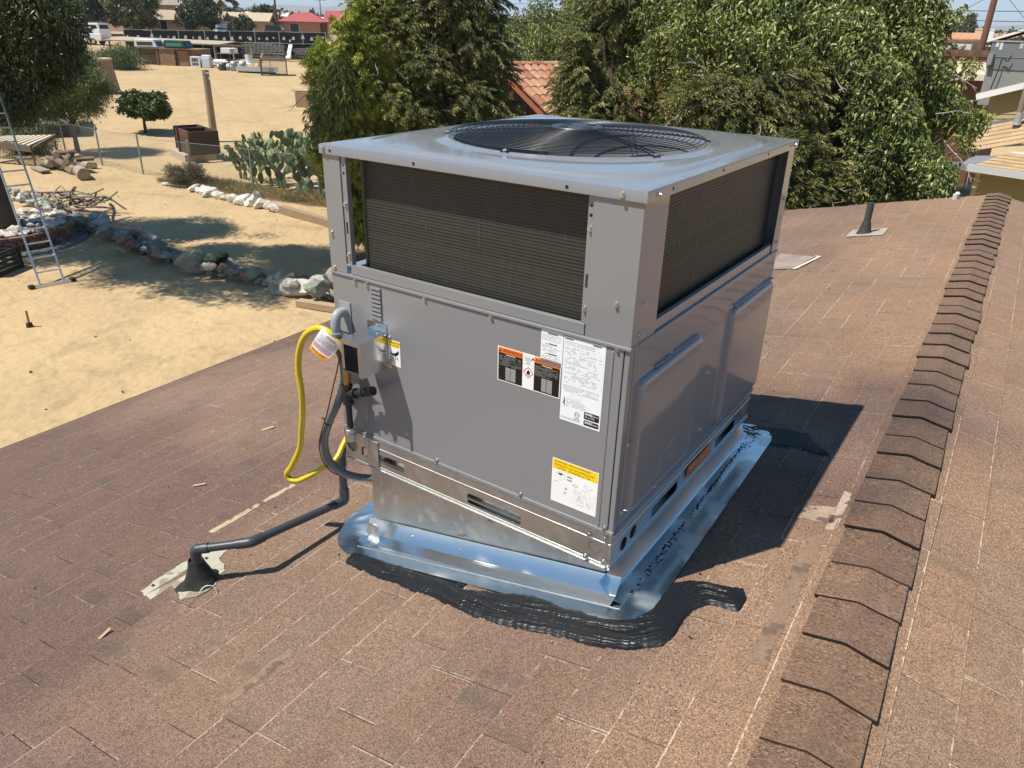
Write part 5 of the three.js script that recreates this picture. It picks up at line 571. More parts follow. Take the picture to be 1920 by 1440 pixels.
// brick ring round the shade tree, filled with white stones
{
  const c = gp(-19.55, -6.15), ring = thing('tree_planter', 'round brick planter ring filled with white stones at the foot of the shade tree', 'planter', c), r = rng(91), BR = [[0.24, 0.11, 0.075], [0.28, 0.15, 0.1], [0.2, 0.1, 0.075], [0.32, 0.2, 0.15]].map((q) => std(q, 0.9, { map: noiseTex })), bg = box(0.225, 0.085, 0.11, 0, 0, 0, 0.008);
  for (let row = 0; row < 4; row++) for (let k = 0; k < 38; k++) { const a = (k + (row % 2) / 2) / 38 * 2 * Math.PI, m = part('brick', bg, BR[Math.floor(r() * 4)], ring); m.position.set(1.5 * Math.cos(a), 0.045 + row * 0.094, 1.5 * Math.sin(a)); m.rotation.set(R(r, -0.02, 0.02), -a + Math.PI / 2 + R(r, -0.03, 0.03), R(r, -0.02, 0.02)); }
  part('mortar', [new THREE.CylinderGeometry(1.48, 1.48, 0.34, 48, 1).translate(0, 0.17, 0)], std([0.22, 0.19, 0.15], 0.95), ring); part('apron', [new THREE.CylinderGeometry(1.85, 1.87, 0.05, 48).translate(0.1, 0.02, 0.1)], std([0.16, 0.16, 0.15], 0.9), ring);
  for (let k = 0; k < 130; k++) { const a = r() * 6.283, q = Math.sqrt(r()) * 1.38, s = R(r, 0.07, 0.15); if (q < 0.45) continue; const g = rock(r, s * 1.2, s * 0.7, s, 960 + k, 1); g.translate(q * Math.cos(a), 0.36 + s * 0.3, q * Math.sin(a)); part('stone', g, WHITE_ROCKS[k % 3], ring); }
  const jug = thing('plastic_jug', 'white plastic jug with a black cap on the brick planter', 'jug', [c[0] + 0.95, c[1] + 0.4, c[2] + 0.75]); part('body', [new THREE.LatheGeometry([[0.0, 0], [0.15, 0.0], [0.165, 0.03], [0.165, 0.36], [0.13, 0.46], [0.05, 0.52], [0.05, 0.55]].map((p) => new THREE.Vector2(...p)), 20)], std([0.75, 0.76, 0.78], 0.4), jug); part('cap', [rod([0, 0.55, 0], [0, 0.64, 0], 0.055, 0.055, 12), rod([0, 0.6, 0], [0.02, 0.8, 0], 0.02, 0.015, 8)], BLACKM, jug);
  const cr = thing('plastic_crate', 'black slatted plastic crate on the sand in front of the brick planter', 'crate', gp(-17.15, -4.75)), CM = std([0.015, 0.015, 0.016], 0.6); const cs = []; for (const s of [-1, 1]) { for (let k = 0; k < 4; k++) { cs.push(span(-0.5, 0.5, 0.04 + k * 0.1, 0.1 + k * 0.1, s * 0.36 - 0.012, s * 0.36 + 0.012), span(s * 0.5 - 0.012, s * 0.5 + 0.012, 0.04 + k * 0.1, 0.1 + k * 0.1, -0.36, 0.36)); } for (const t of [-1, 1]) cs.push(span(s * 0.5 - 0.03, s * 0.5 + 0.03, 0, 0.47, t * 0.36 - 0.03, t * 0.36 + 0.03)); } cs.push(span(-0.5, 0.5, 0, 0.03, -0.36, 0.36)); part('crate_body', cs, CM, cr); part('crate_rim', [span(-0.53, 0.53, 0.44, 0.48, 0.34, 0.39), span(-0.53, 0.53, 0.44, 0.48, -0.39, -0.34), span(0.48, 0.53, 0.44, 0.48, -0.34, 0.34), span(-0.53, -0.48, 0.44, 0.48, -0.34, 0.34)], CM, cr); cr.rotation.y = 0.5;
}
// aluminium ladder leaning into the shade tree
{
  const A = LADDER.base, T = LADDER.top, w = LADDER.side, o = [...A], l = thing('ladder', 'aluminium ladder leaning into the shade tree from the sand', 'ladder', o), AL2 = std([0.62, 0.62, 0.6], 0.35, { metalness: 0.9 }), d = T.map((v, i) => v - A[i]), L = Math.hypot(...d), e = d.map((v) => v / L);
  for (const s of [-0.22, 0.22]) part("rail", [bar([w[0] * s, 0, w[2] * s], [w[0] * s + d[0], d[1], w[2] * s + d[2]], 0.03, 0.075)], AL2, l);
  for (let k = 1; k < L / 0.305 - 0.5; k++) { const c = e.map((v) => v * k * 0.305); part('rung', [rod([c[0] - w[0] * 0.22, c[1], c[2] - w[2] * 0.22], [c[0] + w[0] * 0.22, c[1], c[2] + w[2] * 0.22], 0.017, 0.017, 8)], AL2, l); }
  part('stabiliser', [bar([-w[0] * 0.36, 0.03, -w[2] * 0.36], [w[0] * 0.36, 0.03, w[2] * 0.36], 0.09, 0.05)], AL2, l); for (const s of [-1, 1]) part('rubber_foot', [box(0.12, 0.08, 0.1, w[0] * 0.38 * s, 0.04, w[2] * 0.38 * s, 0.01)], BLACKM, l);
}
// chain-link fence
{
  const pts = [[-37.0, -13.3], [-33.6, -13.3], [-30.4, -13.25], [-27.7, -13.15], [-25, -13.1], [-22.5, -13.35], [-20.0, -13.85], [-17.4, -14.3], [-14.8, -14.8], [-12.2, -15.3], [-9.6, -15.8], [-7, -16.3]], o = gp(-25, -13.1), f = thing('chain_link_fence', 'low chain link fence on thin posts between the sandy yard and the open lot', 'fence', o), M = std([0.33, 0.34, 0.33], 0.55, { metalness: 0.6 }), H = 1.28, loc = (x, y, z) => [x - o[0], y - o[1], z - o[2]];
  for (const [x, z] of pts) part('post', [rod(loc(...gp(x, z, -0.1)), loc(...gp(x, z, H + 0.05)), 0.03, 0.03, 8), ball(...loc(...gp(x, z, H + 0.06)), 0.036, 1, 0.7, 1, 8, 5)], M, f);
  const wires = [], s = 0.11; for (let k = 0; k < pts.length - 1; k++) { const [a, b] = [pts[k], pts[k + 1]], L = Math.hypot(b[0] - a[0], b[1] - a[1]), P = (t, h, off) => { const x = mix(a[0], b[0], t / L), z = mix(a[1], b[1], t / L); return loc(x, groundY(x, z) + h, z + off); }; for (let q = -H; q < L; q += s) for (const dir of [0, 1]) { let t0 = q, t1 = q + H, h0 = dir ? H : 0.02, h1 = dir ? 0.02 : H; const cut = (t, th) => h0 + (h1 - h0) * (th - t0) / (t1 - t0); let ta = Math.max(0, t0), tb = Math.min(L, t1); if (tb - ta < 0.03) continue; wires.push(rod(P(ta, cut(t0, ta), dir * 0.004), P(tb, cut(t0, tb), dir * 0.004), 0.0021, 0.0021, 3, false)); } wires.push(rod(P(0, H, 0), P(L, H, 0), 0.006, 0.006, 4)); }
  part('wire_mesh', wires, M, f);
}
// firewood, bed frame, timber box, pole
{
  const r = rng(71), o = gp(-27.6, -12.0), wp = thing('firewood_pile', 'untidy pile of cut grey firewood logs on the sand by the fence', 'firewood pile', o), LM = [[0.26, 0.2, 0.15], [0.17, 0.13, 0.1], [0.34, 0.28, 0.21]].map((c) => std(c, 0.95, { map: barkTex })), EM = std([0.55, 0.45, 0.32], 0.9, { map: woodTex });
  for (let k = 0; k < 38; k++) { const rr = R(r, 0.055, 0.14), L = R(r, 0.35, 0.7), x = R(r, -1.3, 1.0), z = R(r, -0.55, 0.5), y = rr + Math.max(0, 0.75 - 0.55 * Math.abs(x + 0.1) - 0.7 * Math.abs(z)) * r() * 1.15, a = R(r, -0.9, 0.9), t = R(r, -0.25, 0.25), dx = Math.cos(a) * L / 2, dz = Math.sin(a) * L / 2, p0 = [x - dx, y - t * L / 2, z - dz], p1 = [x + dx, y + t * L / 2, z + dz]; const g = part('log', [rod(p0, p1, rr, rr * 0.92, 9, false)], LM[k % 3], wp); part('cut_end', [rod(p0, p0.map((v, i) => mix(v, p1[i], 0.01)), rr * 0.98, rr * 0.98, 9), rod(p1.map((v, i) => mix(v, p0[i], 0.01)), p1, rr * 0.9, rr * 0.9, 9)], EM, g); }
  part('log', [rod([1.5, 0.2, 0.5], [2.25, 0.2, 0.75], 0.21, 0.2, 12)], LM[2], wp); part('plank', [bar([-1.1, 0.06, 0.75], [0.2, 0.1, 1.0], 0.3, 0.06)], LM[2], wp);
  const bf = thing('metal_bed_frame', 'old metal bed frame with a slatted top standing behind the firewood', 'bed frame', gp(-30.4, -11.6), 0.35), BM = std([0.14, 0.11, 0.08], 0.8), SM = std([0.55, 0.48, 0.36], 0.85); part('frame', [bar([-1.0, 0.75, -0.6], [1.2, 0.95, -0.6], 0.08, 0.1), bar([-1.0, 0.75, 0.6], [1.2, 0.62, 0.6], 0.08, 0.22), bar([-1, 0.75, -0.6], [-1, 0.75, 0.6], 0.08, 0.1), bar([1.2, 0.95, -0.6], [1.2, 0.62, 0.6], 0.08, 0.1)], BM, bf); for (const [x, z] of [[-0.95, -0.55], [-0.95, 0.55], [1.15, -0.55], [1.15, 0.55]]) part('leg', [rod([x, 0, z], [x, 0.75, z], 0.035, 0.03, 6)], BM, bf); for (let k = 0; k < 9; k++) part('slat', [bar([-0.9 + k * 0.24, 0.82 + k * 0.016, -0.58], [-0.9 + k * 0.24, 0.82 - k * 0.012, 0.58], 0.13, 0.03)], SM, bf); part('brace', [bar([-0.9, 0.2, 0.5], [1.2, 0.25, 0.55], 0.05, 0.05), bar([-0.9, 0.2, -0.5], [0.4, 0.1, 0.5], 0.05, 0.05)], BM, bf);
  const fb = thing('timber_box', 'dark brown open timber box on a pale block base behind the wire fence', 'wooden box', gp(-26.8, -16.4), -0.28), TM = std([0.085, 0.055, 0.04], 0.85, { map: woodTex }), RM = std([0.14, 0.06, 0.04], 0.8, { map: woodTex }), CB = std([0.46, 0.38, 0.28], 0.95); fb.scale.set(0.9, 0.82, 0.9); part('base_block', [span(-1.0, 1.05, 0, 0.34, -0.55, 0.75)], CB, fb);
  for (const [y, q] of [[0.36, 0], [0.62, 1], [0.88, 2], [1.14, 3]]) { part('plank', [span(0.12, 1.5, y, y + 0.25, 0.5, 0.58)], q === 3 ? RM : TM, fb); part('plank', [span(-1.0, 1.5, y, y + 0.25, -0.62, -0.54)], TM, fb); part('plank', [span(1.42, 1.5, y, y + 0.25, -0.54, 0.5)], TM, fb); part('plank', [span(0.04, 0.12, y, y + 0.25, -0.54, 0.58)], TM, fb); part('plank', [span(-1.0, -0.92, y, y + 0.25, -0.54, 0.45)], TM, fb); } part('shelf', [span(-0.92, 0.04, 0.9, 0.95, -0.54, 0.45)], TM, fb); part('post', [span(0.0, 0.12, 0.3, 1.42, 0.58, 0.66), span(1.4, 1.5, 0.3, 1.42, 0.58, 0.64)], RM, fb);
  const pl = gp(-29.6, -19.3), pole = thing('timber_pole', 'cut-off grey timber pole standing alone in the sandy lot', 'pole', pl); part('shaft', [rod([0, -0.2, 0], [0.05, 2.95, 0], 0.17, 0.135, 14)], std([0.36, 0.28, 0.19], 0.95, { map: barkTex }), pole); part('collar', [rod([0.04, 2.8, 0], [0.045, 2.88, 0], 0.15, 0.165, 14)], STEEL, pole);
  const rp = part('rope', tube([[0.05, 2.78, 0], [1.2, 2.0, 0.1], [3.4, 0.9, 0], [6.5, 0.15, -0.6], [9.5, 0.08, -1.2]].map((p) => [p[0] + pl[0], p[1] + pl[1], p[2] + pl[2]]), 0.014, 60, 5), std([0.62, 0.55, 0.36], 0.9), scene); tag(rp, 'pale rope hanging slack from the cut-off pole down to the sand', 'rope'); 
  const bx = thing('cardboard_box', 'open brown cardboard carton alone on the far sand left of the green pine', 'carton', gp(-36.3, -30.5), 0.6), CD = std([0.36, 0.25, 0.14], 0.9); part('body', [span(-0.5, 0.5, 0, 0.85, 0.38, 0.41), span(-0.5, 0.5, 0, 0.85, -0.41, -0.38), span(-0.5, -0.47, 0, 0.85, -0.38, 0.38), span(0.47, 0.5, 0, 0.85, -0.38, 0.38), span(-0.5, 0.5, 0, 0.03, -0.38, 0.38)], CD, bx); part('flap', [bar([0.49, 0.85, 0], [0.6, 1.1, 0], 0.7, 0.02), bar([-0.49, 0.85, 0], [-0.75, 0.92, 0], 0.7, 0.02)], CD, bx);
  const st = thing('marker_stake', 'small orange stake standing in the sand at the far left', 'stake', gp(-13.2, -3.7)); part('stake', [rod([0, 0, 0], [0.02, 0.3, 0], 0.02, 0.02, 6)], std([0.45, 0.12, 0.03], 0.7), st); part('cap', [rod([0, 0, 0], [0, 0.07, 0], 0.06, 0.05, 8)], DARK, st);
}
// prickly pear
{
  const o = gp(-19.3, -14.9), r = rng(33), c = thing('prickly_pear_cactus', 'broad prickly pear cactus with pale green pads behind the wire fence', 'cactus', o), M = [[0.17, 0.22, 0.1], [0.12, 0.17, 0.075], [0.26, 0.29, 0.15], [0.08, 0.12, 0.05]].map((q) => std(q, 0.55, { bumpMap: noiseTex, bumpScale: 0.006 })), padG = (() => { const g = new THREE.SphereGeometry(1, 14, 10), P = g.attributes.position; for (let i = 0; i < P.count; i++) { const y = P.getY(i), k = 0.78 + 0.22 * (y * 0.5 + 0.5) + 0.1 * y; P.setXYZ(i, P.getX(i) * 0.72 * k, y + 1, P.getZ(i) * 0.13); } g.computeVertexNormals(); return g; })();
  const pad = (p, dir, size, spin, lev) => { const m = part('pad', padG, M[lev > 3 ? (r() < 0.45 ? 2 : 0) : Math.floor(r() * 2) + (lev < 2 ? 1 : 0) * (r() < 0.5 ? 2 : 0)], c); m.scale.setScalar(size); m.position.set(...p); const q = new THREE.Quaternion().setFromUnitVectors(V(0, 1, 0), dir); m.quaternion.copy(q).multiply(new THREE.Quaternion().setFromAxisAngle(V(0, 1, 0), spin)); return [p[0] + dir.x * size * 1.85, p[1] + dir.y * size * 1.85, p[2] + dir.z * size * 1.85]; };
  const grow = (p, dir, size, lev) => { const tip = pad(p, dir, size, r() * 3.1, lev); if (lev >= 5 || tip[1] > 1.8) return; const n = lev < 2 ? 2 : r() < 0.55 ? 2 : 1; for (let k = 0; k < n; k++) { const d = dir.clone().add(V(R(r, -0.95, 0.95), R(r, -0.1, 0.6), R(r, -0.7, 0.7))).normalize(); if (d.y < -0.1) d.y = 0.1; grow(tip, d, size * R(r, 0.78, 0.98), lev + 1); } };
  for (const [x, z, s] of [[-2.7, 0, 0.15], [-1.2, 0.5, 0.19], [0.1, 0.5, 0.2], [1.2, 0.5, 0.2], [2.1, -0.4, 0.2], [3.2, 0.1, 0.18], [-0.1, -0.5, 0.22], [-2.4, 0.1, 0.17], [-2.1, -0.3, 0.19], [1.9, 0.2, 0.22], [2.4, 0, 0.22], [2.8, 0.2, 0.2], [-0.6, 0.4, 0.2], [-1.5, 0.1, 0.2], [-0.9, -0.2, 0.22], [-0.3, 0.15, 0.24], [0.3, -0.2, 0.24], [0.9, 0.1, 0.24], [1.5, -0.1, 0.22], [0.6, 0.3, 0.2], [-1.9, 0.2, 0.16]]) grow([x, -0.05, z], V(R(r, -0.35, 0.35), 1, R(r, -0.25, 0.25)).normalize(), s, 0);
}

// pebbles, twigs and small weeds on the yard
{ const r = rng(811), P = [[], [], []]; for (let k = 0; k < 320; k++) { const x = R(r, -34, -6.5), z = R(r, -17, 3), s = R(r, 0.008, 0.024), t = r() < 0.6 ? 0 : r() < 0.6 ? 1 : 2; let g; if (t === 2) g = rod([0, 0.01, 0], [R(r, -0.14, 0.14), 0.02, R(r, -0.14, 0.14)], 0.006, 0.004, 4); else { g = new THREE.IcosahedronGeometry(s, 0); g.scale(1.3, 0.7, 1); } g.rotateY(r() * 6); g.translate(...gp(x, z, 0.012)); P[t].push(g); } const M = [[0.4, 0.34, 0.25], [0.2, 0.16, 0.11], [0.2, 0.15, 0.1]]; ['pale pebbles strewn over the sandy yard', 'dark clods strewn over the sandy yard', 'dry twigs strewn over the sandy yard'].forEach((l, i) => tag(part(['pebbles', 'dirt', 'twig_litter'][i], P[i], std(M[i], 0.95), scene), l, 'litter', null, 'stuff')); }
// ---------- trees and shrubs ----------
// foliage pieces: a cluster of folded leaves, a drooping scaly juniper spray, a feathery pine tuft
function leafCluster(n, L, W, spread, droop, seed) {
  const r = rng(seed), pos = [];
  for (let i = 0; i < n; i++) {
    const c = V(R(r, -1, 1), R(r, -1, 1), R(r, -1, 1)).normalize().multiplyScalar(spread * Math.cbrt(r())), d = V(R(r, -1, 1), R(r, -1, 0.5) - droop, R(r, -1, 1)).normalize(), s = V(R(r, -1, 1), R(r, -0.3, 0.3), R(r, -1, 1)).cross(d).normalize(), nrm = d.clone().cross(s), l = L * R(r, 0.7, 1.2), w = W * R(r, 0.7, 1.2);
    const P = (t, k, z) => c.clone().addScaledVector(d, t * l).addScaledVector(s, k * w).addScaledVector(nrm, z * w).add(V(0, -0.25 * l * t * t, 0));
    const a = P(0, 0, 0), b = P(0.42, 0.5, 0.22), e = P(0.42, -0.5, 0.22), f = P(1, 0, 0), m = P(0.45, 0, -0.05);
    for (const t of [[a, m, b], [m, f, b], [a, e, m], [m, e, f]]) for (const p of t) pos.push(p.x, p.y, p.z);
  }
  const g = new THREE.BufferGeometry(); g.setAttribute('position', new THREE.BufferAttribute(new Float32Array(pos), 3)); g.computeVertexNormals(); return g;
}
function spray(n, L, twig, w, seed, flat = 0.6) { // along +z
  const r = rng(seed), pos = [];
  for (let i = 0; i < n; i++) {
    const t = Math.pow(i / n, 0.9), base = V(0, -0.22 * L * t * t, t * L), a = r() * 6.283, out = V(Math.cos(a), Math.sin(a) * flat, 0), d = out.multiplyScalar(R(r, 0.5, 0.9)).add(V(0, -0.25, R(r, 0.35, 0.9))).normalize(), l = twig * (1.1 - 0.6 * t) * R(r, 0.6, 1.25), s = d.clone().cross(V(R(r, -1, 1), R(r, -1, 1), R(r, -1, 1))).normalize();
    const b1 = base.clone().addScaledVector(s, w), b2 = base.clone().addScaledVector(s, -w), m1 = base.clone().addScaledVector(d, l * 0.55).addScaledVector(s, w * 0.9).add(V(0, -0.04 * l, 0)), m2 = base.clone().addScaledVector(d, l * 0.55).addScaledVector(s, -w * 0.9).add(V(0, -0.04 * l, 0)), e = base.clone().addScaledVector(d, l).add(V(0, -0.18 * l, 0));
    for (const q of [[b1, b2, m1], [m1, b2, m2], [m1, m2, e]]) for (const p of q) pos.push(p.x, p.y, p.z);
  }
  const g = new THREE.BufferGeometry(); g.setAttribute('position', new THREE.BufferAttribute(new Float32Array(pos), 3)); g.computeVertexNormals(); return g;
}
const LEAFM = new THREE.MeshStandardMaterial({ color: rgb(1, 1, 1), roughness: 0.42, side: THREE.DoubleSide }), NEEDLEM = new THREE.MeshStandardMaterial({ color: rgb(1, 1, 1), roughness: 0.7, side: THREE.DoubleSide });
const FOL = { ash: [leafCluster(21, 0.075, 0.034, 0.14, 0.12, 1), LEAFM], dark: [leafCluster(26, 0.095, 0.034, 0.24, 0.35, 2), LEAFM], citrus: [leafCluster(14, 0.14, 0.075, 0.16, -0.3, 3), LEAFM], fine: [leafCluster(26, 0.1, 0.022, 0.26, 0.1, 4), LEAFM], willow: [leafCluster(16, 0.13, 0.032, 0.2, 0.7, 5), LEAFM], juniper: [spray(46, 0.32, 0.1, 0.006, 6), NEEDLEM], pine: [spray(60, 0.26, 0.13, 0.0055, 7, 1), NEEDLEM], coarse: [leafCluster(18, 0.42, 0.2, 0.5, 0.2, 8), LEAFM], dry: [leafCluster(20, 0.16, 0.014, 0.14, -0.8, 9), NEEDLEM] };
// blobs: [x, y, z, rx, ry, rz]; foliage gathers towards each blob's surface
function foliage(parent, kind, blobs, count, cols, seed, o = {}) {
  const [g, m] = FOL[kind], r = rng(seed), im = new THREE.InstancedMesh(g, m, count), tot = blobs.map((b) => b[3] * b[4] + b[4] * b[5] + b[3] * b[5]), sum = tot.reduce((a, b) => a + b, 0), q = new THREE.Quaternion(), e = new THREE.Euler(), mt = new THREE.Matrix4(), c = new THREE.Color(); let k = 0, bi = 0; const cx = o.axis || [0, 0];
  const acc = []; let s0 = 0; for (const t of tot) { s0 += t / sum; acc.push(s0); }
  while (k < count) {
    const u = r(); bi = acc.findIndex((a) => a >= u); if (bi < 0) bi = blobs.length - 1; const b = blobs[bi], d = V(R(r, -1, 1), R(r, -1, 1), R(r, -1, 1)); if (d.length() > 1 || d.length() < 0.05) continue; d.normalize(); const f = Math.pow(r(), o.fill ?? 0.35), p = V(b[0] + d.x * b[3] * f, b[1] + d.y * b[4] * f, b[2] + d.z * b[5] * f);
    const lump = fbm(p.x * (o.lf ?? 1.3) + p.y * 0.7 + seed, p.z * (o.lf ?? 1.3) - p.y * 0.9, 800 + seed, 3); if (lump < (o.gap ?? 0.36)) continue;
    if (kind === 'juniper' || kind === 'pine' || kind === 'dry') { const out = V(p.x - cx[0], 0, p.z - cx[1]).normalize().multiplyScalar(0.75).add(d.clone().multiplyScalar(0.5)).add(V(R(r, -0.5, 0.5), (o.rise ?? -0.1) + R(r, -0.35, 0.35), R(r, -0.5, 0.5))).normalize(); mt.lookAt(V(0, 0, 0), out.clone().negate(), V(0, 1, 0)); q.setFromRotationMatrix(mt); } else { e.set(R(r, -0.35, 0.35), r() * 6.283, R(r, -0.35, 0.35)); q.setFromEuler(e); }
    const s = R(r, 0.6, 1.35) * (o.scale ?? 1); mt.compose(p, q, V(s, s, s)); im.setMatrixAt(k, mt); const t = r(), v = R(r, 0.75, 1.25), tip = r() < (o.tip ?? 0.45) ? r() : 0; c.setRGB(mix(mix(cols[0][0], cols[1][0], t), cols[2][0], tip) * v, mix(mix(cols[0][1], cols[1][1], t), cols[2][1], tip) * v, mix(mix(cols[0][2], cols[1][2], t), cols[2][2], tip) * v); im.setColorAt(k, c); k++;
  }
  im.name = 'crown'; im.userData.kind = 'stuff'; im.castShadow = im.receiveShadow = true; parent.add(im); return im;
}
// limbs from the trunk to the blobs
function limbs(base, h, r0, blobs, seed, lean = [0, 0]) { const r = rng(seed), gs = [], top = [base[0] + lean[0], base[1] + h, base[2] + lean[1]]; gs.push(taper([base, [mix(base[0], top[0], 0.35) + R(r, -0.06, 0.06), base[1] + h * 0.4, mix(base[2], top[2], 0.4)], top], r0, r0 * 0.45, 12)); for (const b of blobs) { const t = clamp((b[1] - base[1]) / h * 0.6, 0.25, 1), s = [mix(base[0], top[0], t), base[1] + h * t, mix(base[2], top[2], t)]; gs.push(taper([s, [mix(s[0], b[0], 0.5) + R(r, -0.15, 0.15), mix(s[1], b[1], 0.45) + 0.1, mix(s[2], b[2], 0.5) + R(r, -0.15, 0.15)], [b[0], b[1], b[2]]], r0 * 0.34, r0 * 0.07, 6)); } return gs; }
function taper(pts, ra, rb, rad = 8) { const seg = 14, g = tube(pts, 1, seg, rad), P = g.attributes.position, c = new THREE.CatmullRomCurve3(pts.map((p) => V(...p))); for (let i = 0; i <= seg; i++) { const o = c.getPointAt(i / seg), k = mix(ra, rb, i / seg); for (let j = 0; j <= rad; j++) { const n = i * (rad + 1) + j, w = k * (1 + 0.12 * (hash2(j % rad, i >> 1, 5) - 0.5)); P.setXYZ(n, o.x + (P.getX(n) - o.x) * w, o.y + (P.getY(n) - o.y) * w, o.z + (P.getZ(n) - o.z) * w); } } g.computeVertexNormals(); return g; }
function twigs(list, seed, n, L) { const r = rng(seed), gs = []; for (let k = 0; k < n; k++) { const b = list[Math.floor(r() * list.length)], d = V(R(r, -1, 1), R(r, -0.7, 0.5), R(r, -1, 1)).normalize(); if (d.z < -0.2) d.z *= -1; const p = V(b[0] + d.x * b[3] * 0.95, b[1] + d.y * b[4] * 0.9, b[2] + d.z * b[5] * 0.95), l = L * R(r, 0.5, 1.2); const mid = p.clone().addScaledVector(d, l * 0.5).add(V(R(r, -0.1, 0.1) * l, R(r, -0.1, 0.15) * l, 0)), e = p.clone().addScaledVector(d, l).add(V(0, -0.12 * l, 0)), st = p.clone().addScaledVector(d, -0.4 * l); gs.push(taper([st.toArray(), p.toArray(), mid.toArray(), e.toArray()], 0.013 * L * 1.6, 0.004, 5)); for (let q = 0; q < 3; q++) { const t = mid.clone().lerp(e, r()), f = d.clone().add(V(R(r, -0.9, 0.9), R(r, -0.7, 0.5), R(r, -0.9, 0.9))).normalize(); gs.push(rod(t.toArray(), t.clone().addScaledVector(f, l * R(r, 0.2, 0.45)).toArray(), 0.005, 0.002, 4)); } } return gs; }
const BARK = std([0.115, 0.085, 0.06], 0.95, { map: barkTex, bumpMap: barkTex, bumpScale: 0.02 }), GREYBARK = std([0.2, 0.175, 0.15], 0.95, { map: barkTex }), DEADM = std([0.33, 0.29, 0.24], 0.9);
function tree(name, label, x, z, T) { // T: h, r, blobs (world), kind, n, cols, seed
  const b = [x, groundY(x, z), z], t = thing(name, label, T.category || 'tree', b, 0, T.group), loc = (g) => { g = g.clone(); g.translate(-b[0], -b[1], -b[2]); return g; };
  part('trunk', loc(merge(limbs([b[0], b[1] - 0.15, b[2]], T.h, T.r, T.limbs || T.blobs, T.seed, T.lean))), T.bark || BARK, t);
  const sets = T.sets || [{ kind: T.kind, blobs: T.blobs, n: T.n, cols: T.cols, o: T.o }];
  sets.forEach((s, i) => foliage(t, s.kind, s.blobs.map((q) => [q[0] - b[0], q[1] - b[1], q[2] - b[2], q[3], q[4], q[5]]), s.n, s.cols, T.seed + i * 7, { axis: [0, 0], ...(s.o || {}) }));
  if (T.dead) part('dead_twig', loc(merge(twigs(T.deadOn || T.blobs, T.seed + 3, T.dead, T.deadL || 0.6))), DEADM, t, 'bare pale dead twigs');
  return t;
}
const blobsIn = (cx, cy, cz, rx, ry, rz, n, s, seed) => { const r = rng(seed), out = []; for (let k = 0; k < n; k++) { const y = 1 - 2 * (k + 0.5) / n, a = k * 2.39996 + R(r, -0.3, 0.3), q = Math.sqrt(1 - y * y) * R(r, 0.72, 1), w = s * R(r, 0.7, 1.25); out.push([cx + rx * q * Math.cos(a), cy + ry * y * R(r, 0.8, 1), cz + rz * q * Math.sin(a), w, w * R(r, 0.65, 0.95), w]); } return out; };
// conifer: drooping limbs in whorls round an upright stem
const conifer = (x, y0, y1, z, r0, seed, n = 26) => { const r = rng(seed), out = []; for (let k = 0; k < n; k++) { const t = k / n, y = mix(y0, y1, t), q = r0 * (1 - 0.75 * t * t) * R(r, 0.55, 1.05), a = k * 2.4 + R(r, -0.4, 0.4), w = mix(0.5, 0.3, t) * r0 * R(r, 0.75, 1.15); out.push([x + q * 0.75 * Math.cos(a), y, z + q * 0.75 * Math.sin(a), w * 1.1, w * R(r, 0.7, 1.25), w * 1.1]); } return out; };
const ASHC = [[0.08, 0.112, 0.025], [0.15, 0.185, 0.04], [0.34, 0.345, 0.095]], JUNC = [[0.10, 0.122, 0.034], [0.165, 0.185, 0.05], [0.31, 0.285, 0.09]], PINEC = [[0.2, 0.26, 0.035], [0.32, 0.37, 0.045], [0.5, 0.46, 0.08]], DARKC = [[0.032, 0.05, 0.014], [0.06, 0.085, 0.022], [0.13, 0.15, 0.045]], BROADC = [[0.085, 0.11, 0.03], [0.13, 0.155, 0.045], [0.22, 0.23, 0.08]];

// dark broad-leaved shade tree at the left; its upper crown is above the picture and throws the dappled shade
tree('shade_tree', 'big dark leafy tree on a thick trunk in the round brick planter', -19.55, -6.15, { h: 4.6, r: 0.42, seed: 11, lean: [-0.2, 0.1], limbs: [[-18.7, 0.5, -7.0, 1, 1, 1], [-20.4, 0.9, -5.4, 1, 1, 1], [-18.0, 2.2, -6.2, 1, 1, 1], [-16.4, 3.6, -5.4, 1, 1, 1], [-15.0, 4.0, -5.0, 1, 1, 1], [-20.8, 0.2, -7.8, 1, 1, 1], [-18.2, 3.4, -3.4, 1, 1, 1]], sets: [
  { kind: 'dark', blobs: SHADE.low, n: 4600, cols: DARKC, o: { fill: 0.3, gap: 0.34 } },
  { kind: 'dark', blobs: SHADE.high, n: 4300, cols: DARKC, o: { fill: 0.5, gap: 0.45, lf: 1.1, scale: 1.2 } }] });
tree('young_tree', 'slender young tree with fine olive leaves between the bed frame and the fence', -30.35, -13.7, { h: 2.6, r: 0.1, seed: 12, kind: 'fine', blobs: blobsIn(-30.7, -1.0, -13.9, 1.25, 1.05, 1.1, 16, 0.62, 4), n: 2600, cols: [[0.07, 0.11, 0.025], [0.12, 0.16, 0.035], [0.2, 0.23, 0.06]], o: { gap: 0.3, fill: 0.5 } });
tree('grey_shrub', 'grey green bushy shrub in front of the parked white car', -31.9, -12.5, { category: 'shrub', h: 0.8, r: 0.05, seed: 13, kind: 'fine', blobs: blobsIn(-31.9, -2.95, -12.5, 0.75, 0.55, 0.75, 8, 0.45, 5), n: 420, cols: [[0.08, 0.1, 0.05], [0.11, 0.13, 0.065], [0.16, 0.17, 0.09]], o: { gap: 0.25 } });
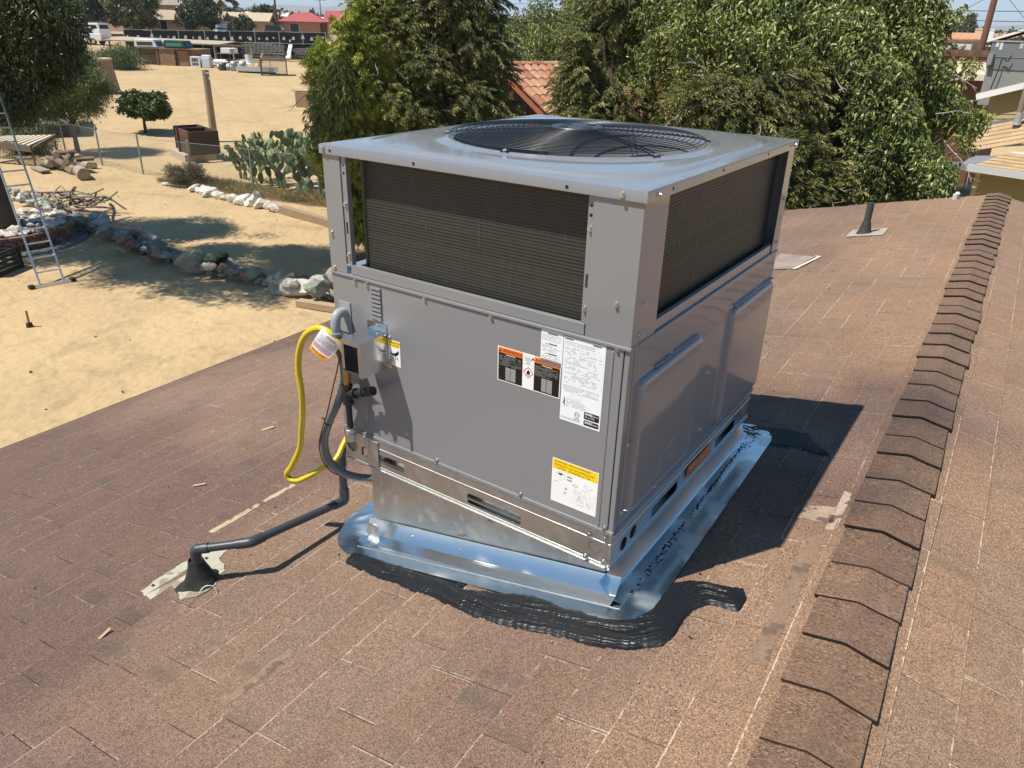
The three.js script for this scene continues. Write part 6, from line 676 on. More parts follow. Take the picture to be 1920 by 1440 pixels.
tree('citrus_tree', 'small round citrus tree with bright green leaves on the open sand', -33.7, -18.6, { h: 0.95, r: 0.09, seed: 14, kind: 'citrus', blobs: blobsIn(-33.65, -2.3, -18.7, 1.05, 0.42, 0.9, 22, 0.34, 6), n: 1300, cols: [[0.035, 0.065, 0.014], [0.06, 0.1, 0.02], [0.13, 0.18, 0.04]], o: { gap: 0.2, fill: 0.45 } });
tree('green_shrub', 'low bright green shrub at the edge of the far sandy lot', -64.5, -35.5, { category: 'shrub', h: 0.9, r: 0.06, seed: 15, kind: 'fine', blobs: blobsIn(-64.5, -1.95, -35.5, 2.0, 0.55, 1.2, 12, 0.8, 7), n: 700, cols: [[0.06, 0.1, 0.03], [0.09, 0.14, 0.04], [0.16, 0.2, 0.06]], o: { gap: 0.2, scale: 1.5 } });
tree('dry_shrub', 'dry grey brown shrub at the left end of the grass strip by the wire fence', -22.2, -12.95, { category: 'shrub', h: 0.4, r: 0.03, seed: 16, kind: 'dry', blobs: blobsIn(-22.2, -3.3, -12.95, 0.6, 0.3, 0.4, 8, 0.3, 8), n: 420, cols: [[0.14, 0.11, 0.07], [0.19, 0.15, 0.09], [0.12, 0.13, 0.06]], o: { gap: 0.2, rise: 0.9, fill: 0.7 } });
// the stand of trees behind the house
tree('pine_tree', 'bright yellow green pine at the left edge of the tree stand', -11.7, -9.9, { h: 4.6, r: 0.14, seed: 21, bark: GREYBARK, sets: [{ kind: 'pine', blobs: TREES.pine, n: 3600, cols: PINEC, o: { gap: 0.33, rise: 0.15, fill: 0.45 } }, { kind: 'willow', blobs: TREES.willow, n: 420, cols: [[0.1, 0.13, 0.03], [0.14, 0.17, 0.04], [0.22, 0.24, 0.07]], o: { gap: 0.25, fill: 0.6 } }], blobs: TREES.pine, dead: 7 });
tree('juniper_tree', 'dark olive juniper just right of the yellow green pine', -11.0, -11.2, { h: 6.3, r: 0.17, seed: 22, kind: 'juniper', blobs: conifer(-11.0, -3.0, 3.0, -11.2, 1.35, 31, 34), n: 6800, cols: [[0.12, 0.142, 0.036], [0.2, 0.215, 0.055], [0.36, 0.33, 0.1]], o: { gap: 0.45, fill: 0.35, lf: 2.4 }, dead: 9, deadL: 0.5 });
tree('juniper_tree', 'tall dark juniper with hanging sprays left of the tiled roof', -9.75, -11.6, { h: 6.8, r: 0.18, seed: 23, kind: 'juniper', blobs: conifer(-9.75, -3.0, 3.6, -11.6, 1.3, 32, 34), n: 6800, cols: [[0.085, 0.1, 0.032], [0.145, 0.15, 0.046], [0.28, 0.26, 0.085]], o: { gap: 0.45, fill: 0.35, lf: 2.4 }, dead: 8, deadL: 0.5 });
tree('broadleaf_tree', 'green broadleaf tree seen over the left end of the tiled roof', -17.6, -25.2, { h: 4.5, r: 0.2, seed: 24, kind: 'ash', blobs: blobsIn(-17.3, -0.4, -25.4, 2.6, 1.75, 2.2, 30, 1.05, 41), n: 4600, cols: ASHC, o: { gap: 0.3, scale: 1.5 } });
tree('broadleaf_tree', 'green broadleaf tree filling the gap above the tiled roof ridge', -14.2, -24.0, { h: 4.9, r: 0.22, seed: 25, kind: 'ash', blobs: blobsIn(-14.3, -0.1, -24.2, 2.7, 1.9, 2.2, 32, 1.1, 42), n: 5200, cols: ASHC, o: { gap: 0.3, scale: 1.5 }, dead: 6, deadL: 1.1 });
tree('juniper_tree', 'olive juniper with pale dead twigs just right of the tiled roof', -6.85, -13.0, { h: 6.2, r: 0.17, seed: 26, kind: 'juniper', blobs: conifer(-6.85, -2.6, 3.0, -13.0, 1.2, 33, 32), n: 6800, cols: JUNC, o: { gap: 0.45, fill: 0.35, lf: 2.4 }, dead: 18, deadL: 0.5 });
tree('ash_tree', 'broad ash tree with glossy hanging leaves behind the right side of the roof', -2.1, -11.9, { h: 5.6, r: 0.24, seed: 27, kind: 'ash', blobs: TREES.ash, n: 13000, cols: ASHC, o: { gap: 0.47, fill: 0.3, lf: 2.2, tip: 0.5 }, dead: 12, deadL: 0.5 });
tree('ash_tree', 'taller leafy ash between the junipers and the broad ash tree', -4.5, -12.6, { h: 6.2, r: 0.2, seed: 28, kind: 'ash', blobs: TREES.ash2, n: 5200, cols: ASHC, o: { gap: 0.43, fill: 0.3, lf: 2.0, tip: 0.5 }, dead: 4, deadL: 0.5 });
tree('juniper_tree', 'low olive juniper with bare white branches right behind the fan cap', -3.25, -10.5, { h: 3.6, r: 0.12, seed: 29, kind: 'juniper', blobs: TREES.lowJun, n: 3200, cols: [[0.1, 0.112, 0.03], [0.16, 0.162, 0.045], [0.3, 0.275, 0.085]], o: { gap: 0.3, fill: 0.5 }, dead: 16, deadL: 0.55 });
tree('juniper_tree', 'small olive juniper peeping out beside the back right corner of the unit', -1.95, -9.85, { h: 2.8, r: 0.08, seed: 30, kind: 'juniper', blobs: TREES.smallJun, n: 1500, cols: [[0.1, 0.112, 0.03], [0.16, 0.162, 0.045], [0.3, 0.275, 0.085]], o: { gap: 0.3, fill: 0.5, rise: 0.2 }, dead: 5, deadL: 0.5 });
// dry grass along the fence
{ const r = rng(505), n = 5200, g = FOL.dry[0], im = new THREE.InstancedMesh(g, NEEDLEM, n), m = new THREE.Matrix4(), q = new THREE.Quaternion(), e = new THREE.Euler(-Math.PI / 2, 0, 0), c = new THREE.Color(); for (let k = 0; k < n; k++) { const t = r(), x = mix(-23.5, -10.5, t), zc = -13.2 - 0.14 * (x + 23.5), z = zc + R(r, -0.8, 0.95) * (0.4 + 0.6 * fbm(x * 0.8, 3, 71, 2)); e.set(-Math.PI / 2 + R(r, -0.3, 0.3), 0, r() * 6.28); q.setFromEuler(e); const s = R(r, 0.35, 1.1) * (0.4 + 0.8 * fbm(x, z, 72, 2)); m.compose(V(x, groundY(x, z) + 0.05, z), q, V(s, s, s)); im.setMatrixAt(k, m); const d = fbm(x * 1.2, z * 1.2, 73, 2); c.setRGB(mix(0.28, 0.12, smooth(0.45, 0.65, d)), mix(0.22, 0.13, smooth(0.45, 0.65, d)), mix(0.1, 0.045, smooth(0.45, 0.65, d))); im.setColorAt(k, c); } im.name = 'dry_grass'; tag(im, 'dry yellow grass growing along the foot of the wire fence', 'grass', null, 'stuff'); scene.add(im); }
// ---------- neighbours on the right ----------
{
  const a = V(0.946, 0, 0.324), b = V(0.324, 0, -0.946), at = (p, s, t, h = 0) => [p[0] + a.x * s + b.x * t, p[1] + h, p[2] + a.z * s + b.z * t];
  const tanTex = dataTex(512, 512, (u, v, i, j) => { const row = Math.floor(v * 24), off = (row % 2) * 0.5 + hash2(row, 3, 4) * 0.3, cell = Math.floor(u * 12 + off), k = 0.8 + 0.3 * hash2(cell, row, 5) + 0.16 * (hash2(i >> 1, j >> 1, 6) - 0.5), e = (v * 24 - row) < 0.08 ? 0.66 : 1; return [k * e, k * e, k * e]; }, true, 0.32);
  const TAN = std([0.46, 0.325, 0.18], 0.95, { map: tanTex }), WHITE = std([0.78, 0.79, 0.8], 0.5), YELLOW = std([0.40, 0.325, 0.155], 0.7), GREYF = std([0.19, 0.2, 0.21], 0.6);
  const P = [-0.61, -1.14, -18.2], h = thing('yellow_house', 'neighbouring house with yellow lap siding, white fascia and tan shingle roofs', 'house', at(P, 1.5, 0.5, -2.6)), o = h.position, L = (g) => { g = Array.isArray(g) ? merge(g) : g; g = g.clone(); g.translate(-o.x, -o.y, -o.z); return g; };
  // lower roof by the eave, gutter, siding below
  const rowsOf = (p00, p10, p01, p11, n, nm) => { for (let k = 0; k < n; k++) { const f = (p, q, t) => p.map((v, i) => mix(v, q[i], t)), t0 = k / n, t1 = (k + 1.06) / n; const A = f(p00, p01, t0), B = f(p10, p11, t0), C = f(p10, p11, Math.min(1, t1)), D = f(p00, p01, Math.min(1, t1)); A[1] += 0.018; B[1] += 0.018; part(nm, L(slab([A, B, C, D], 0.02)), TAN, h); } };
  rowsOf(at(P, 0.16, -0.02), at(P, 4, -0.02), at(P, 0.42, 0.78, 0.24), at(P, 4, 0.78, 0.24), 5, 'shingle_course');
  part('valley_flashing', L(slab([at(P, -0.3, 0.1, -0.03), at(P, 0.3, 0.02, -0.02), at(P, 0.5, 0.8, 0.2), at(P, -0.2, 0.75, 0.1)], 0.02)), GREYF, h);
  part('gutter', [L(slab([at(P, 0.02, -0.06, 0), at(P, 4, -0.06, 0), at(P, 4, 0.02, 0), at(P, 0.02, 0.02, 0)], 0.14))], std([0.5, 0.52, 0.53], 0.5), h); part('gutter', [L(slab([at(P, -0.36, -0.06, 0), at(P, 0.018, -0.06, 0), at(P, 0.018, 0.02, 0), at(P, -0.36, 0.02, 0)], 0.14))], GREYF, h, 'grey end of the gutter');
  for (let k = 0; k < 12; k++) { const y = -0.16 - k * 0.2, p0 = at(P, 0.2, 0.35, y), p1 = at(P, 4, 0.35, y), q0 = at(P, 0.2, 0.315, y - 0.205), q1 = at(P, 4, 0.315, y - 0.205); part('siding_board', L(slab2q([p0, p1, q1, q0])), YELLOW, h); }
  function slab2q(p) { const v = [], back = p.map((q) => [q[0] + b.x * 0.05, q[1], q[2] + b.z * 0.05]); const t = (x, y, z) => v.push(...x, ...y, ...z); t(p[0], p[2], p[1]); t(p[0], p[3], p[2]); t(p[3], back[3], back[2]); t(p[3], back[2], p[2]); t(p[0], back[3], p[3]); t(p[0], back[0], back[3]); const g = new THREE.BufferGeometry(); g.setAttribute('position', new THREE.BufferAttribute(new Float32Array(v), 3)); g.computeVertexNormals(); return metricUV(g); }
  part('corner_trim', L(slab([at(P, 0.1, 0.28, -0.14), at(P, 0.2, 0.28, -0.14), at(P, 0.2, 0.42, -0.14), at(P, 0.1, 0.42, -0.14)], 2.4)), std([0.5, 0.42, 0.2], 0.6), h);
  part('wall', [L(slab([at(P, 0.12, 0.44, -0.13), at(P, 4.2, 0.44, -0.13), at(P, 4.2, 5, -0.13), at(P, 0.12, 5, -0.13)], 2.5))], YELLOW, h);
  part('white_gable', [L(slab([at(P, 0.42, 0.8, 0.262), at(P, 4, 0.8, 0.262), at(P, 4, 0.82, 0.44), at(P, 0.55, 0.82, 0.275)], 0.03))], WHITE, h);
  // middle roof up to the wall
  rowsOf(MBL, MBR, MTL, MTR, 6, 'shingle_course');
  // upper gable end, its rake board and the roof behind it
  const U1 = UU1, s = 0.33, rk = (t, d, h2 = 0) => at(U1, t, d, s * t + h2);
  part('rake_board', [L(slab([rk(-0.02, -0.03, 0.02), rk(4, -0.03, 0.02), rk(4, 0.02, 0.02), rk(-0.02, 0.02, 0.02)], 0.13))], WHITE, h);
  for (let k = 0; k < 8; k++) part('shingle_course', L(slab([rk(k * 0.4, -0.02, 0.045), rk((k + 1.05) * 0.4, -0.02, 0.03), rk((k + 1.05) * 0.4, 6, 0.03), rk(k * 0.4, 6, 0.045)], 0.02)), TAN, h);
  for (let k = 0; k < 7; k++) { const y = -0.02 - k * 0.1; part('siding_board', L(slab2q([at(U1, 0.22, 0.2, y + 0.1), at(U1, 4, 0.2, y + 0.1 + 0.5), at(U1, 4, 0.185, y + 0.4), at(U1, 0.22, 0.185, y - 0.002)])), YELLOW, h); }
  part('upper_wall', [L(slab([at(U1, 0.24, 0.26, 0.05), at(U1, 4, 0.26, 0.05 + 1.2), at(U1, 4, 0.3, 0.05 + 1.2), at(U1, 0.24, 0.3, 0.05)], 0.9))], YELLOW, h); part('base_flashing', [L(bar(MTL, MTR, 0.06, 0.12))], GREYF, h);
  const vp = thing('vent_pipe', 'tall grey vent pipe standing on the neighbour’s tan roof', 'vent pipe', [0.03, -0.36, -19.6]); part('pipe', [rod([0, -0.1, 0], [-0.02, 1.2, 0], 0.062, 0.058, 14)], std([0.24, 0.19, 0.15], 0.8), vp); part('boot', [new THREE.LatheGeometry([[0.1, 0], [0.08, 0.05], [0.072, 0.24], [0.063, 0.26]].map((p) => new THREE.Vector2(...p)), 16)], std([0.4, 0.39, 0.37], 0.6, { metalness: 0.4 }), vp);
  // grey cooler on the upper roof
  const A = [-1.1, 0.42, -22.4], cool = thing('rooftop_cooler', 'large grey rooftop unit with a riser pipe on the neighbour’s upper roof', 'air conditioner', A), LC = (g) => { g = merge(Array.isArray(g) ? g : [g]).clone(); g.translate(-A[0], -A[1], -A[2]); return g; }, GP = std([0.165, 0.18, 0.195], 0.55), GL = std([0.3, 0.31, 0.31], 0.5, { metalness: 0.3 });
  const bx = (s0, s1, t0, t1, y0, y1) => slab([at(A, s0, t0, y1), at(A, s1, t0, y1), at(A, s1, t1, y1), at(A, s0, t1, y1)], y1 - y0);
  part('curb', LC(bx(0.02, 2.2, 0.02, 1.2, -0.6, 0.26)), GL, cool); part('cabinet', LC(bx(0, 2.2, 0, 1.2, 0.265, 0.9)), GP, cool); part('lid', LC(bx(-0.02, 2.22, -0.02, 1.22, 0.903, 0.93)), std([0.34, 0.36, 0.38], 0.5), cool); part('seam', LC(bx(0, 2.2, -0.012, 0, 0.55, 0.565)), GL, cool); part('disconnect_box', LC(bx(0.03, 0.15, -0.12, 0, 0.36, 0.62)), GL, cool); part('door', LC(bx(0.1, 0.17, -0.006, -0.001, 0.78, 0.9)), std([0.6, 0.6, 0.58], 0.5), cool); part('door', LC(bx(0.2, 0.27, -0.006, -0.001, 0.72, 0.9)), std([0.6, 0.6, 0.58], 0.5), cool); part('door', LC(bx(0.66, 0.74, -0.006, -0.001, 0.76, 0.88)), std([0.45, 0.45, 0.43], 0.5), cool);
  part('riser_pipe', LC([tube([at(A, 0.3, -0.1, -0.2), at(A, 0.36, -0.1, 0.3), at(A, 0.38, -0.1, 0.52), at(A, 0.46, -0.1, 0.5), at(A, 0.52, -0.1, 0.46), at(A, 0.56, -0.1, 0.55), at(A, 0.57, -0.1, 0.6)], 0.014, 40, 8)]), DARK, cool);
}
// low flat-roofed outbuilding and board fence between the ash and the pole
{
  const f = thing('flat_roof_shed', 'low outbuilding with a pale flat roof behind the ash branches', 'shed', [-2.6, -3.3, -28.5]), C = std([0.6, 0.5, 0.36], 0.9, { map: noiseTex }), o = f.position, L = (g) => g.translate(-o.x, -o.y, -o.z); part('roof', L(slab([[-3.6, 0.34, -27.8], [-1.2, 0.34, -28.1], [-0.6, 0.62, -31.5], [-4.1, 0.62, -31.0]], 0.05)), C, f); part('fascia', L(slab([[-3.62, 0.33, -27.78], [-1.18, 0.33, -28.08], [-1.18, 0.33, -28.13], [-3.62, 0.33, -27.83]], 0.17)), std([0.7, 0.62, 0.5], 0.7), f); part('wall', L(slab([[-3.4, 0.2, -28.1], [-1.3, 0.2, -28.4], [-0.9, 0.2, -31], [-3.8, 0.2, -30.6]], 3.4)), std([0.16, 0.075, 0.05], 0.85, { map: woodTex }), f);
  const bf = thing('board_fence', 'reddish brown board fence beyond the flat roofed shed', 'fence', [-4, -2.8, -43]), B = [[0.17, 0.085, 0.055], [0.2, 0.105, 0.07], [0.14, 0.07, 0.048]].map((c) => std(c, 0.85, { map: woodTex })); for (let k = 0; k < 22; k++) part('board', box(0.195, 3.7, 0.03, -1.5 + k * 0.2, 1.8, 0, 0), B[k % 3], bf); for (const y of [3.0, 3.4]) part('rail', box(4.6, 0.07, 0.05, 0.7, y, 0.045), B[2], bf);
  const oh = thing('orange_roof_house', 'distant long house under an orange tile roof left of the brown pole', 'house', [-8.5, -2.3, -89]), OT = std([0.5, 0.26, 0.13], 0.9, { map: noiseTex }), OW = std([0.5, 0.44, 0.34], 0.9); part('wall', [span(-3, 5.5, 0, 3.6, -7, -0.5)], OW, oh); part('roof', slab([[-3.5, 3.55, 0], [6, 3.55, 0], [6, 4.1, -4], [-3.5, 4.1, -4]], 0.12), OT, oh); part('roof', slab([[-3.5, 4.1, -4], [6, 4.1, -4], [6, 3.4, -8], [-3.5, 3.4, -8]], 0.12), OT, oh); part('chimney', span(0.2, 0.9, 3.8, 4.5, -3.2, -2.6), std([0.6, 0.52, 0.36], 0.9), oh); part('porch_wall', span(-2, 0.6, 0, 3.1, -0.3, 1.2), std([0.66, 0.6, 0.5], 0.9), oh); for (const x of [1.6, 2.6, 3.8]) part('window', span(x, x + 0.6, 2.6, 3.3, -0.49, -0.46), DARK, oh); part('patio_cover', slab([[1.2, 2.9, 1.5], [3.2, 2.9, 1.5], [3.2, 3.05, 0], [1.2, 3.05, 0]], 0.1), std([0.6, 0.48, 0.3], 0.8), oh); part('garden_wall', span(-4, 5, 0, 2.2, 4, 4.2), std([0.42, 0.42, 0.42], 0.9), oh); part('garden_wall', span(-4.5, -0.5, 0, 1.6, 8, 8.2), std([0.7, 0.64, 0.54], 0.9), oh);
  const gh = thing('grey_gable_house', 'grey house with low white-edged gables behind the neighbour’s grey rooftop unit', 'house', [-1.5, -2.6, -58]), GR = std([0.24, 0.25, 0.27], 0.8), WG = std([0.4, 0.4, 0.41], 0.8), WT = std([0.75, 0.75, 0.75], 0.6); part('wall', span(-2.4, 6, 0, 3.85, -6, 0), WG, gh); const gab = (x0, xm, x1, y0, y1, z) => { part('roof', slab([[x0, y0, z + 0.5], [xm, y1, z + 0.5], [xm, y1, z - 7], [x0, y0, z - 7]], 0.12), GR, gh); part('roof', slab([[xm, y1, z + 0.5], [x1, y0, z + 0.5], [x1, y0, z - 7], [xm, y1, z - 7]], 0.12), GR, gh); part('rake_trim', [bar([x0, y0 - 0.05, z + 0.55], [xm, y1 - 0.05, z + 0.55], 0.06, 0.14), bar([xm, y1 - 0.05, z + 0.55], [x1, y0 - 0.05, z + 0.55], 0.06, 0.14)], WT, gh); }; gab(-2.7, -0.9, 0.9, 3.85, 4.5, 0); gab(-0.2, 2.6, 5, 3.95, 4.75, -1.5); part('chimney', span(-2.9, -2.5, 3.9, 4.5, -1, -0.6), WT, gh);
}
// tiled house among the trees
{
  const h = thing('tiled_house', 'dark red walled house under a terracotta tile roof between the junipers', 'house', [-10.7, -3.63, -16.84], 1.17), TC = [[0.36, 0.15, 0.08], [0.42, 0.2, 0.11], [0.32, 0.125, 0.07], [0.45, 0.25, 0.15]].map((c) => std(c, 0.8, { map: noiseTex })), RW = std([0.1, 0.028, 0.016], 0.85, { map: woodTex });
  const yr = 4.08, x0 = -1.55, x1 = 4.5, run = 2.7, drop = 1.15, sl = Math.atan(drop / run), pg = (() => { const g = new THREE.CylinderGeometry(0.115, 0.095, 0.46, 10, 1, true, -Math.PI / 2, Math.PI); g.rotateX(-Math.PI / 2); g.rotateZ(0); return g; })();
  pg.rotateZ(0);
  for (let c = 0; c < 13; c++) for (let k = 0; k < 7; k++) { const m = part('tile', TILEG(), TC[Math.floor(hash2(c, k, 9) * 4)], h); const t = (k + 0.5) * 0.42; m.position.set(x0 + 0.16 + c * 0.235, yr - t * Math.sin(sl) + 0.03, t * Math.cos(sl)); m.rotation.x = sl - 0.05; }
  function TILEG() { if (!TILEG.g) { const s = new THREE.Shape(); for (let i = 0; i <= 10; i++) { const a = Math.PI * i / 10; s[i ? 'lineTo' : 'moveTo'](0.118 * Math.cos(a), 0.085 * Math.sin(a)); } for (let i = 10; i >= 0; i--) { const a = Math.PI * i / 10; s.lineTo(0.1 * Math.cos(a), 0.068 * Math.sin(a)); } const g = new THREE.ExtrudeGeometry(s, { depth: 0.45, bevelEnabled: false }); g.translate(0, 0, -0.22); TILEG.g = g; } return TILEG.g; }
  for (let k = 0; k < 8; k++) { const m = part('ridge_tile', TILEG(), TC[k % 4], h); m.scale.set(1.15, 1.1, 1); m.rotation.y = Math.PI / 2; m.position.set(x0 + 0.2 + k * 0.4, yr + 0.03, 0); }
  for (let k = 0; k < 7; k++) { const t = (k + 0.5) * 0.42, m = part('rake_tile', TILEG(), TC[(k + 2) % 4], h); m.scale.set(1.1, 1.2, 1); m.position.set(x0 - 0.02, yr - t * Math.sin(sl) + 0.02, t * Math.cos(sl)); m.rotation.x = sl - 0.03; }
  part('roof_deck', [slab([[x0, yr - 0.02, 0], [x1, yr - 0.02, 0], [x1, yr - drop - 0.1, run + 0.1], [x0, yr - drop - 0.1, run + 0.1]], 0.06), slab([[x0, yr - 0.02, 0], [x1, yr - 0.02, 0], [x1, yr - drop, -run], [x0, yr - drop, -run]], 0.06)], std([0.3, 0.12, 0.06], 0.9), h); part('rake_board', [bar([x0 - 0.06, yr - 0.12, 0], [x0 - 0.06, yr - drop - 0.2, run + 0.1], 0.05, 0.2)], std([0.34, 0.12, 0.05], 0.8), h);
  for (let k = 0; k < 12; k++) part('plank', span(x0 + 0.25, x0 + 0.29, 0, yr - 0.2 - Math.abs(k * 0.42 - 2.3) * 0.43, -2.55 + k * 0.42, -2.55 + k * 0.42 + 0.405), RW, h); part('wall', [span(x0 + 0.3, x1 - 0.3, 0, yr - drop - 0.1, -run + 0.3, run - 0.5)], RW, h);
}
// ---------- vehicles ----------
function car(name, label, x, z, turn, o) { // profile in (length, height), extruded across; x forwards
  const t = thing(name, label, o.cat, gp(x, z), turn, o.group), P = new THREE.MeshPhysicalMaterial({ color: rgb(...o.c), roughness: 0.35, clearcoat: 0.8, clearcoatRoughness: 0.08, side: THREE.DoubleSide }), G = new THREE.MeshPhysicalMaterial({ color: rgb(0.02, 0.025, 0.03), roughness: 0.08, side: THREE.DoubleSide }), w = o.w || 1.85;
  const ext = (pts, ww, b) => { const s = new THREE.Shape(pts.map((p) => new THREE.Vector2(...p))), g = new THREE.ExtrudeGeometry(s, { depth: ww - 2 * b, bevelEnabled: true, bevelThickness: b, bevelSize: b, bevelSegments: 2, steps: 1 }); g.translate(0, 0, -ww / 2 + b); return g; };
  part('body', ext(o.body, w, 0.06), P, t); if (o.cabin) part('cabin', ext(o.cabin, w - 0.2, 0.08), P, t); for (const q of o.glass || []) part('side_window', ext(q, w - 0.13, 0.01), G, t); for (const [a, b, hw] of o.screens || []) part('windscreen', quad([[a[0], a[1], -hw], [b[0], b[1], -hw + 0.1], [b[0], b[1], hw - 0.1], [a[0], a[1], hw]]), o.screen || G, t);
  for (const wx of o.wheels) for (const s of [-1, 1]) { const wh = part('tyre', [rod([wx, 0.36, s * (w / 2 - 0.2)], [wx, 0.36, s * (w / 2 + 0.015)], 0.36, 0.36, 20)], std([0.02, 0.02, 0.02], 0.8), t); part('rim', [rod([wx, 0.36, s * (w / 2 + 0.016)], [wx, 0.36, s * (w / 2 + 0.022)], 0.21, 0.2, 16)], STEEL, wh); }
  for (const s of [-1, 1]) { if (o.lamps) part('headlight', box(0.05, 0.14, 0.3, o.lamps[0], o.lamps[1], s * (w / 2 - 0.3), 0.02), std([0.7, 0.7, 0.68], 0.2), t); if (o.tails) part('tail_lamp', box(0.05, 0.3, 0.12, o.tails[0], o.tails[1], s * (w / 2 - 0.08), 0.02), std([0.35, 0.02, 0.02], 0.3), t); if (o.fogs) part('fog_lamp', [rod([o.fogs[0], o.fogs[1], s * (w / 2 - 0.3)], [o.fogs[0] + 0.03, o.fogs[1], s * (w / 2 - 0.3)], 0.08, 0.08, 14)], std([0.5, 0.5, 0.48], 0.2), t); }
  if (o.bumper) part('bumper', ext(o.bumper, w - 0.05, 0.05), o.bumperM || std([0.2, 0.2, 0.2], 0.4), t); return t;
}
const pick = { cat: 'pickup truck', c: [0.78, 0.78, 0.78], w: 1.95, body: [[-2.7, 0.5], [2.7, 0.5], [2.75, 0.8], [2.6, 1.05], [1.1, 1.15], [-2.75, 1.15]], cabin: [[-0.75, 1.1], [1.15, 1.12], [0.5, 1.8], [-0.6, 1.82]], glass: [[[-0.6, 1.2], [0.85, 1.2], [0.4, 1.68], [-0.5, 1.68]]], screens: [[[1.2, 1.15], [0.56, 1.76], 0.8], [[-0.84, 1.2], [-0.7, 1.75], 0.75]], wheels: [-1.7, 1.75], tails: [-2.75, 0.95], bumper: [[-2.95, 0.45], [-2.75, 0.45], [-2.75, 0.65], [-2.95, 0.65]] };
car('pickup_truck', 'white pickup truck parked at the far side of the lot beside the black fence', -96.2, -49.8, -2.62, pick);
const suv = (c, label, x, z, turn) => car('sport_utility', label, x, z, turn, { cat: 'suv', c, w: 1.95, body: [[-2.4, 0.45], [2.4, 0.45], [2.45, 0.75], [2.25, 1.0], [1.2, 1.12], [-2.45, 1.15]], cabin: [[-2.35, 1.05], [1.25, 1.08], [0.5, 1.78], [-2.2, 1.8]], glass: [[[-2.1, 1.2], [-1.0, 1.2], [-1.0, 1.65], [-2.0, 1.65]], [[-0.9, 1.2], [0.85, 1.2], [0.4, 1.65], [-0.9, 1.65]]], screens: [[[1.3, 1.12], [0.58, 1.74], 0.8], [[-2.43, 1.2], [-2.3, 1.7], 0.75]], wheels: [-1.5, 1.5], lamps: [2.42, 0.85], tails: [-2.44, 1.0] });
suv([0.75, 0.75, 0.74], 'white sport utility vehicle parked behind the black fence by the big round tree', -106.0, -76.4, -0.9); suv([0.02, 0.022, 0.028], 'black sport utility vehicle parked in front of the red roofed house', -101.8, -82.5, 2.25); suv([0.8, 0.8, 0.8], 'white van whose roof shows over the black fence behind the pickup', -107.5, -57.0, -2.9);
car('parked_sedan', 'dark red car parked beside the black sport utility vehicle', -104.5, -80.0, 2.25, { cat: 'car', c: [0.25, 0.015, 0.02], w: 1.8, body: [[-2.2, 0.4], [2.2, 0.4], [2.25, 0.65], [1.9, 0.9], [-2.2, 1.0]], cabin: [[-1.9, 0.95], [1.0, 0.92], [0.3, 1.45], [-1.2, 1.48]], glass: [[[-1.5, 1.0], [0.7, 0.98], [0.2, 1.38], [-1.1, 1.38]]], screens: [[[1.08, 0.95], [0.36, 1.42], 0.7]], wheels: [-1.35, 1.35], lamps: [2.2, 0.7] });
car('white_car', 'white car parked nose towards us behind the young olive tree', -36.6, -16.0, -0.42, { cat: 'car', c: [0.72, 0.72, 0.7], w: 1.85, body: [[-3.0, 0.4], [1.7, 0.4], [1.85, 0.6], [1.75, 0.85], [0.5, 1.1], [-3.0, 1.15]], cabin: [[-3.0, 1.1], [0.5, 1.05], [-0.45, 1.75], [-2.9, 1.8]], glass: [[[-2.7, 1.2], [0.1, 1.18], [-0.6, 1.62], [-2.7, 1.62]]], screens: [[[0.56, 1.12], [-0.36, 1.74], 0.78]], screen: std([0.35, 0.42, 0.47], 0.15), wheels: [-2.2, 0.85], lamps: [1.78, 0.78], fogs: [1.86, 0.55], bumper: [[1.55, 0.25], [1.8, 0.25], [1.88, 0.4], [1.55, 0.4]], bumperM: DARK });
// ---------- the far lot: screened fences, junk, houses ----------
function clothFence(A, B, h, seed, label, flaps) { const o = gp(...A), f = thing('screened_fence', label, 'fence', o), L = Math.hypot(B[0] - A[0], B[1] - A[1]), n = Math.round(L / 3.0), CL = std([0.018, 0.02, 0.023], 0.95), PM = std([0.45, 0.45, 0.44], 0.5, { metalness: 0.4 }), FM = std([0.72, 0.7, 0.66], 0.9), r = rng(seed); const P = (t, y) => { const x = mix(A[0], B[0], t), z = mix(A[1], B[1], t), p = gp(x, z); return [p[0] - o[0], p[1] - o[1] + y, p[2] - o[2]]; }, nrm = V(B[1] - A[1], 0, -(B[0] - A[0])).normalize(); if (nrm.x < 0) nrm.negate();
  for (let k = 0; k <= n; k++) part('post', [rod(P(k / n, -0.1), P(k / n, h + 0.08), 0.06, 0.06, 7)], PM, f); for (let k = 0; k < n; k++) { const a = P((k + 0.02) / n, 0.05), b = P((k + 0.98) / n, 0.05), c = P((k + 0.98) / n, h - R(r, 0, 0.06)), d = P((k + 0.02) / n, h - R(r, 0, 0.06)); part('screen_panel', [quad([a, b, c, d]), quad([a, b, c, d].map((q) => [q[0] - nrm.x * 0.02, q[1], q[2] - nrm.z * 0.02]))], CL, f); } part('top_rail', [bar(P(0, h + 0.04), P(1, h + 0.04), 0.05, 0.05)], PM, f);
  for (let k = 0; k < flaps; k++) { const t = (k + R(r, 0.1, 0.9)) / flaps, y = h * R(r, 0.38, 0.66), s = R(r, 0.1, 0.24), p = P(t, y), u = [(B[0] - A[0]) / L * s, (B[1] - A[1]) / L * s], q = [p[0] + nrm.x * 0.12, p[1], p[2] + nrm.z * 0.12], tri = [[q[0] - u[0], q[1] - s * 0.9, q[2] - u[1]], [q[0] + u[0], q[1] - s, q[2] + u[1]], [q[0] + u[0] * 0.7, q[1] + s, q[2] + u[1] * 0.7], [q[0] - u[0] * 0.5, q[1] + s * 0.8, q[2] - u[1] * 0.5]]; part('flap', slab(tri, 0.01), FM, f); } return f; }
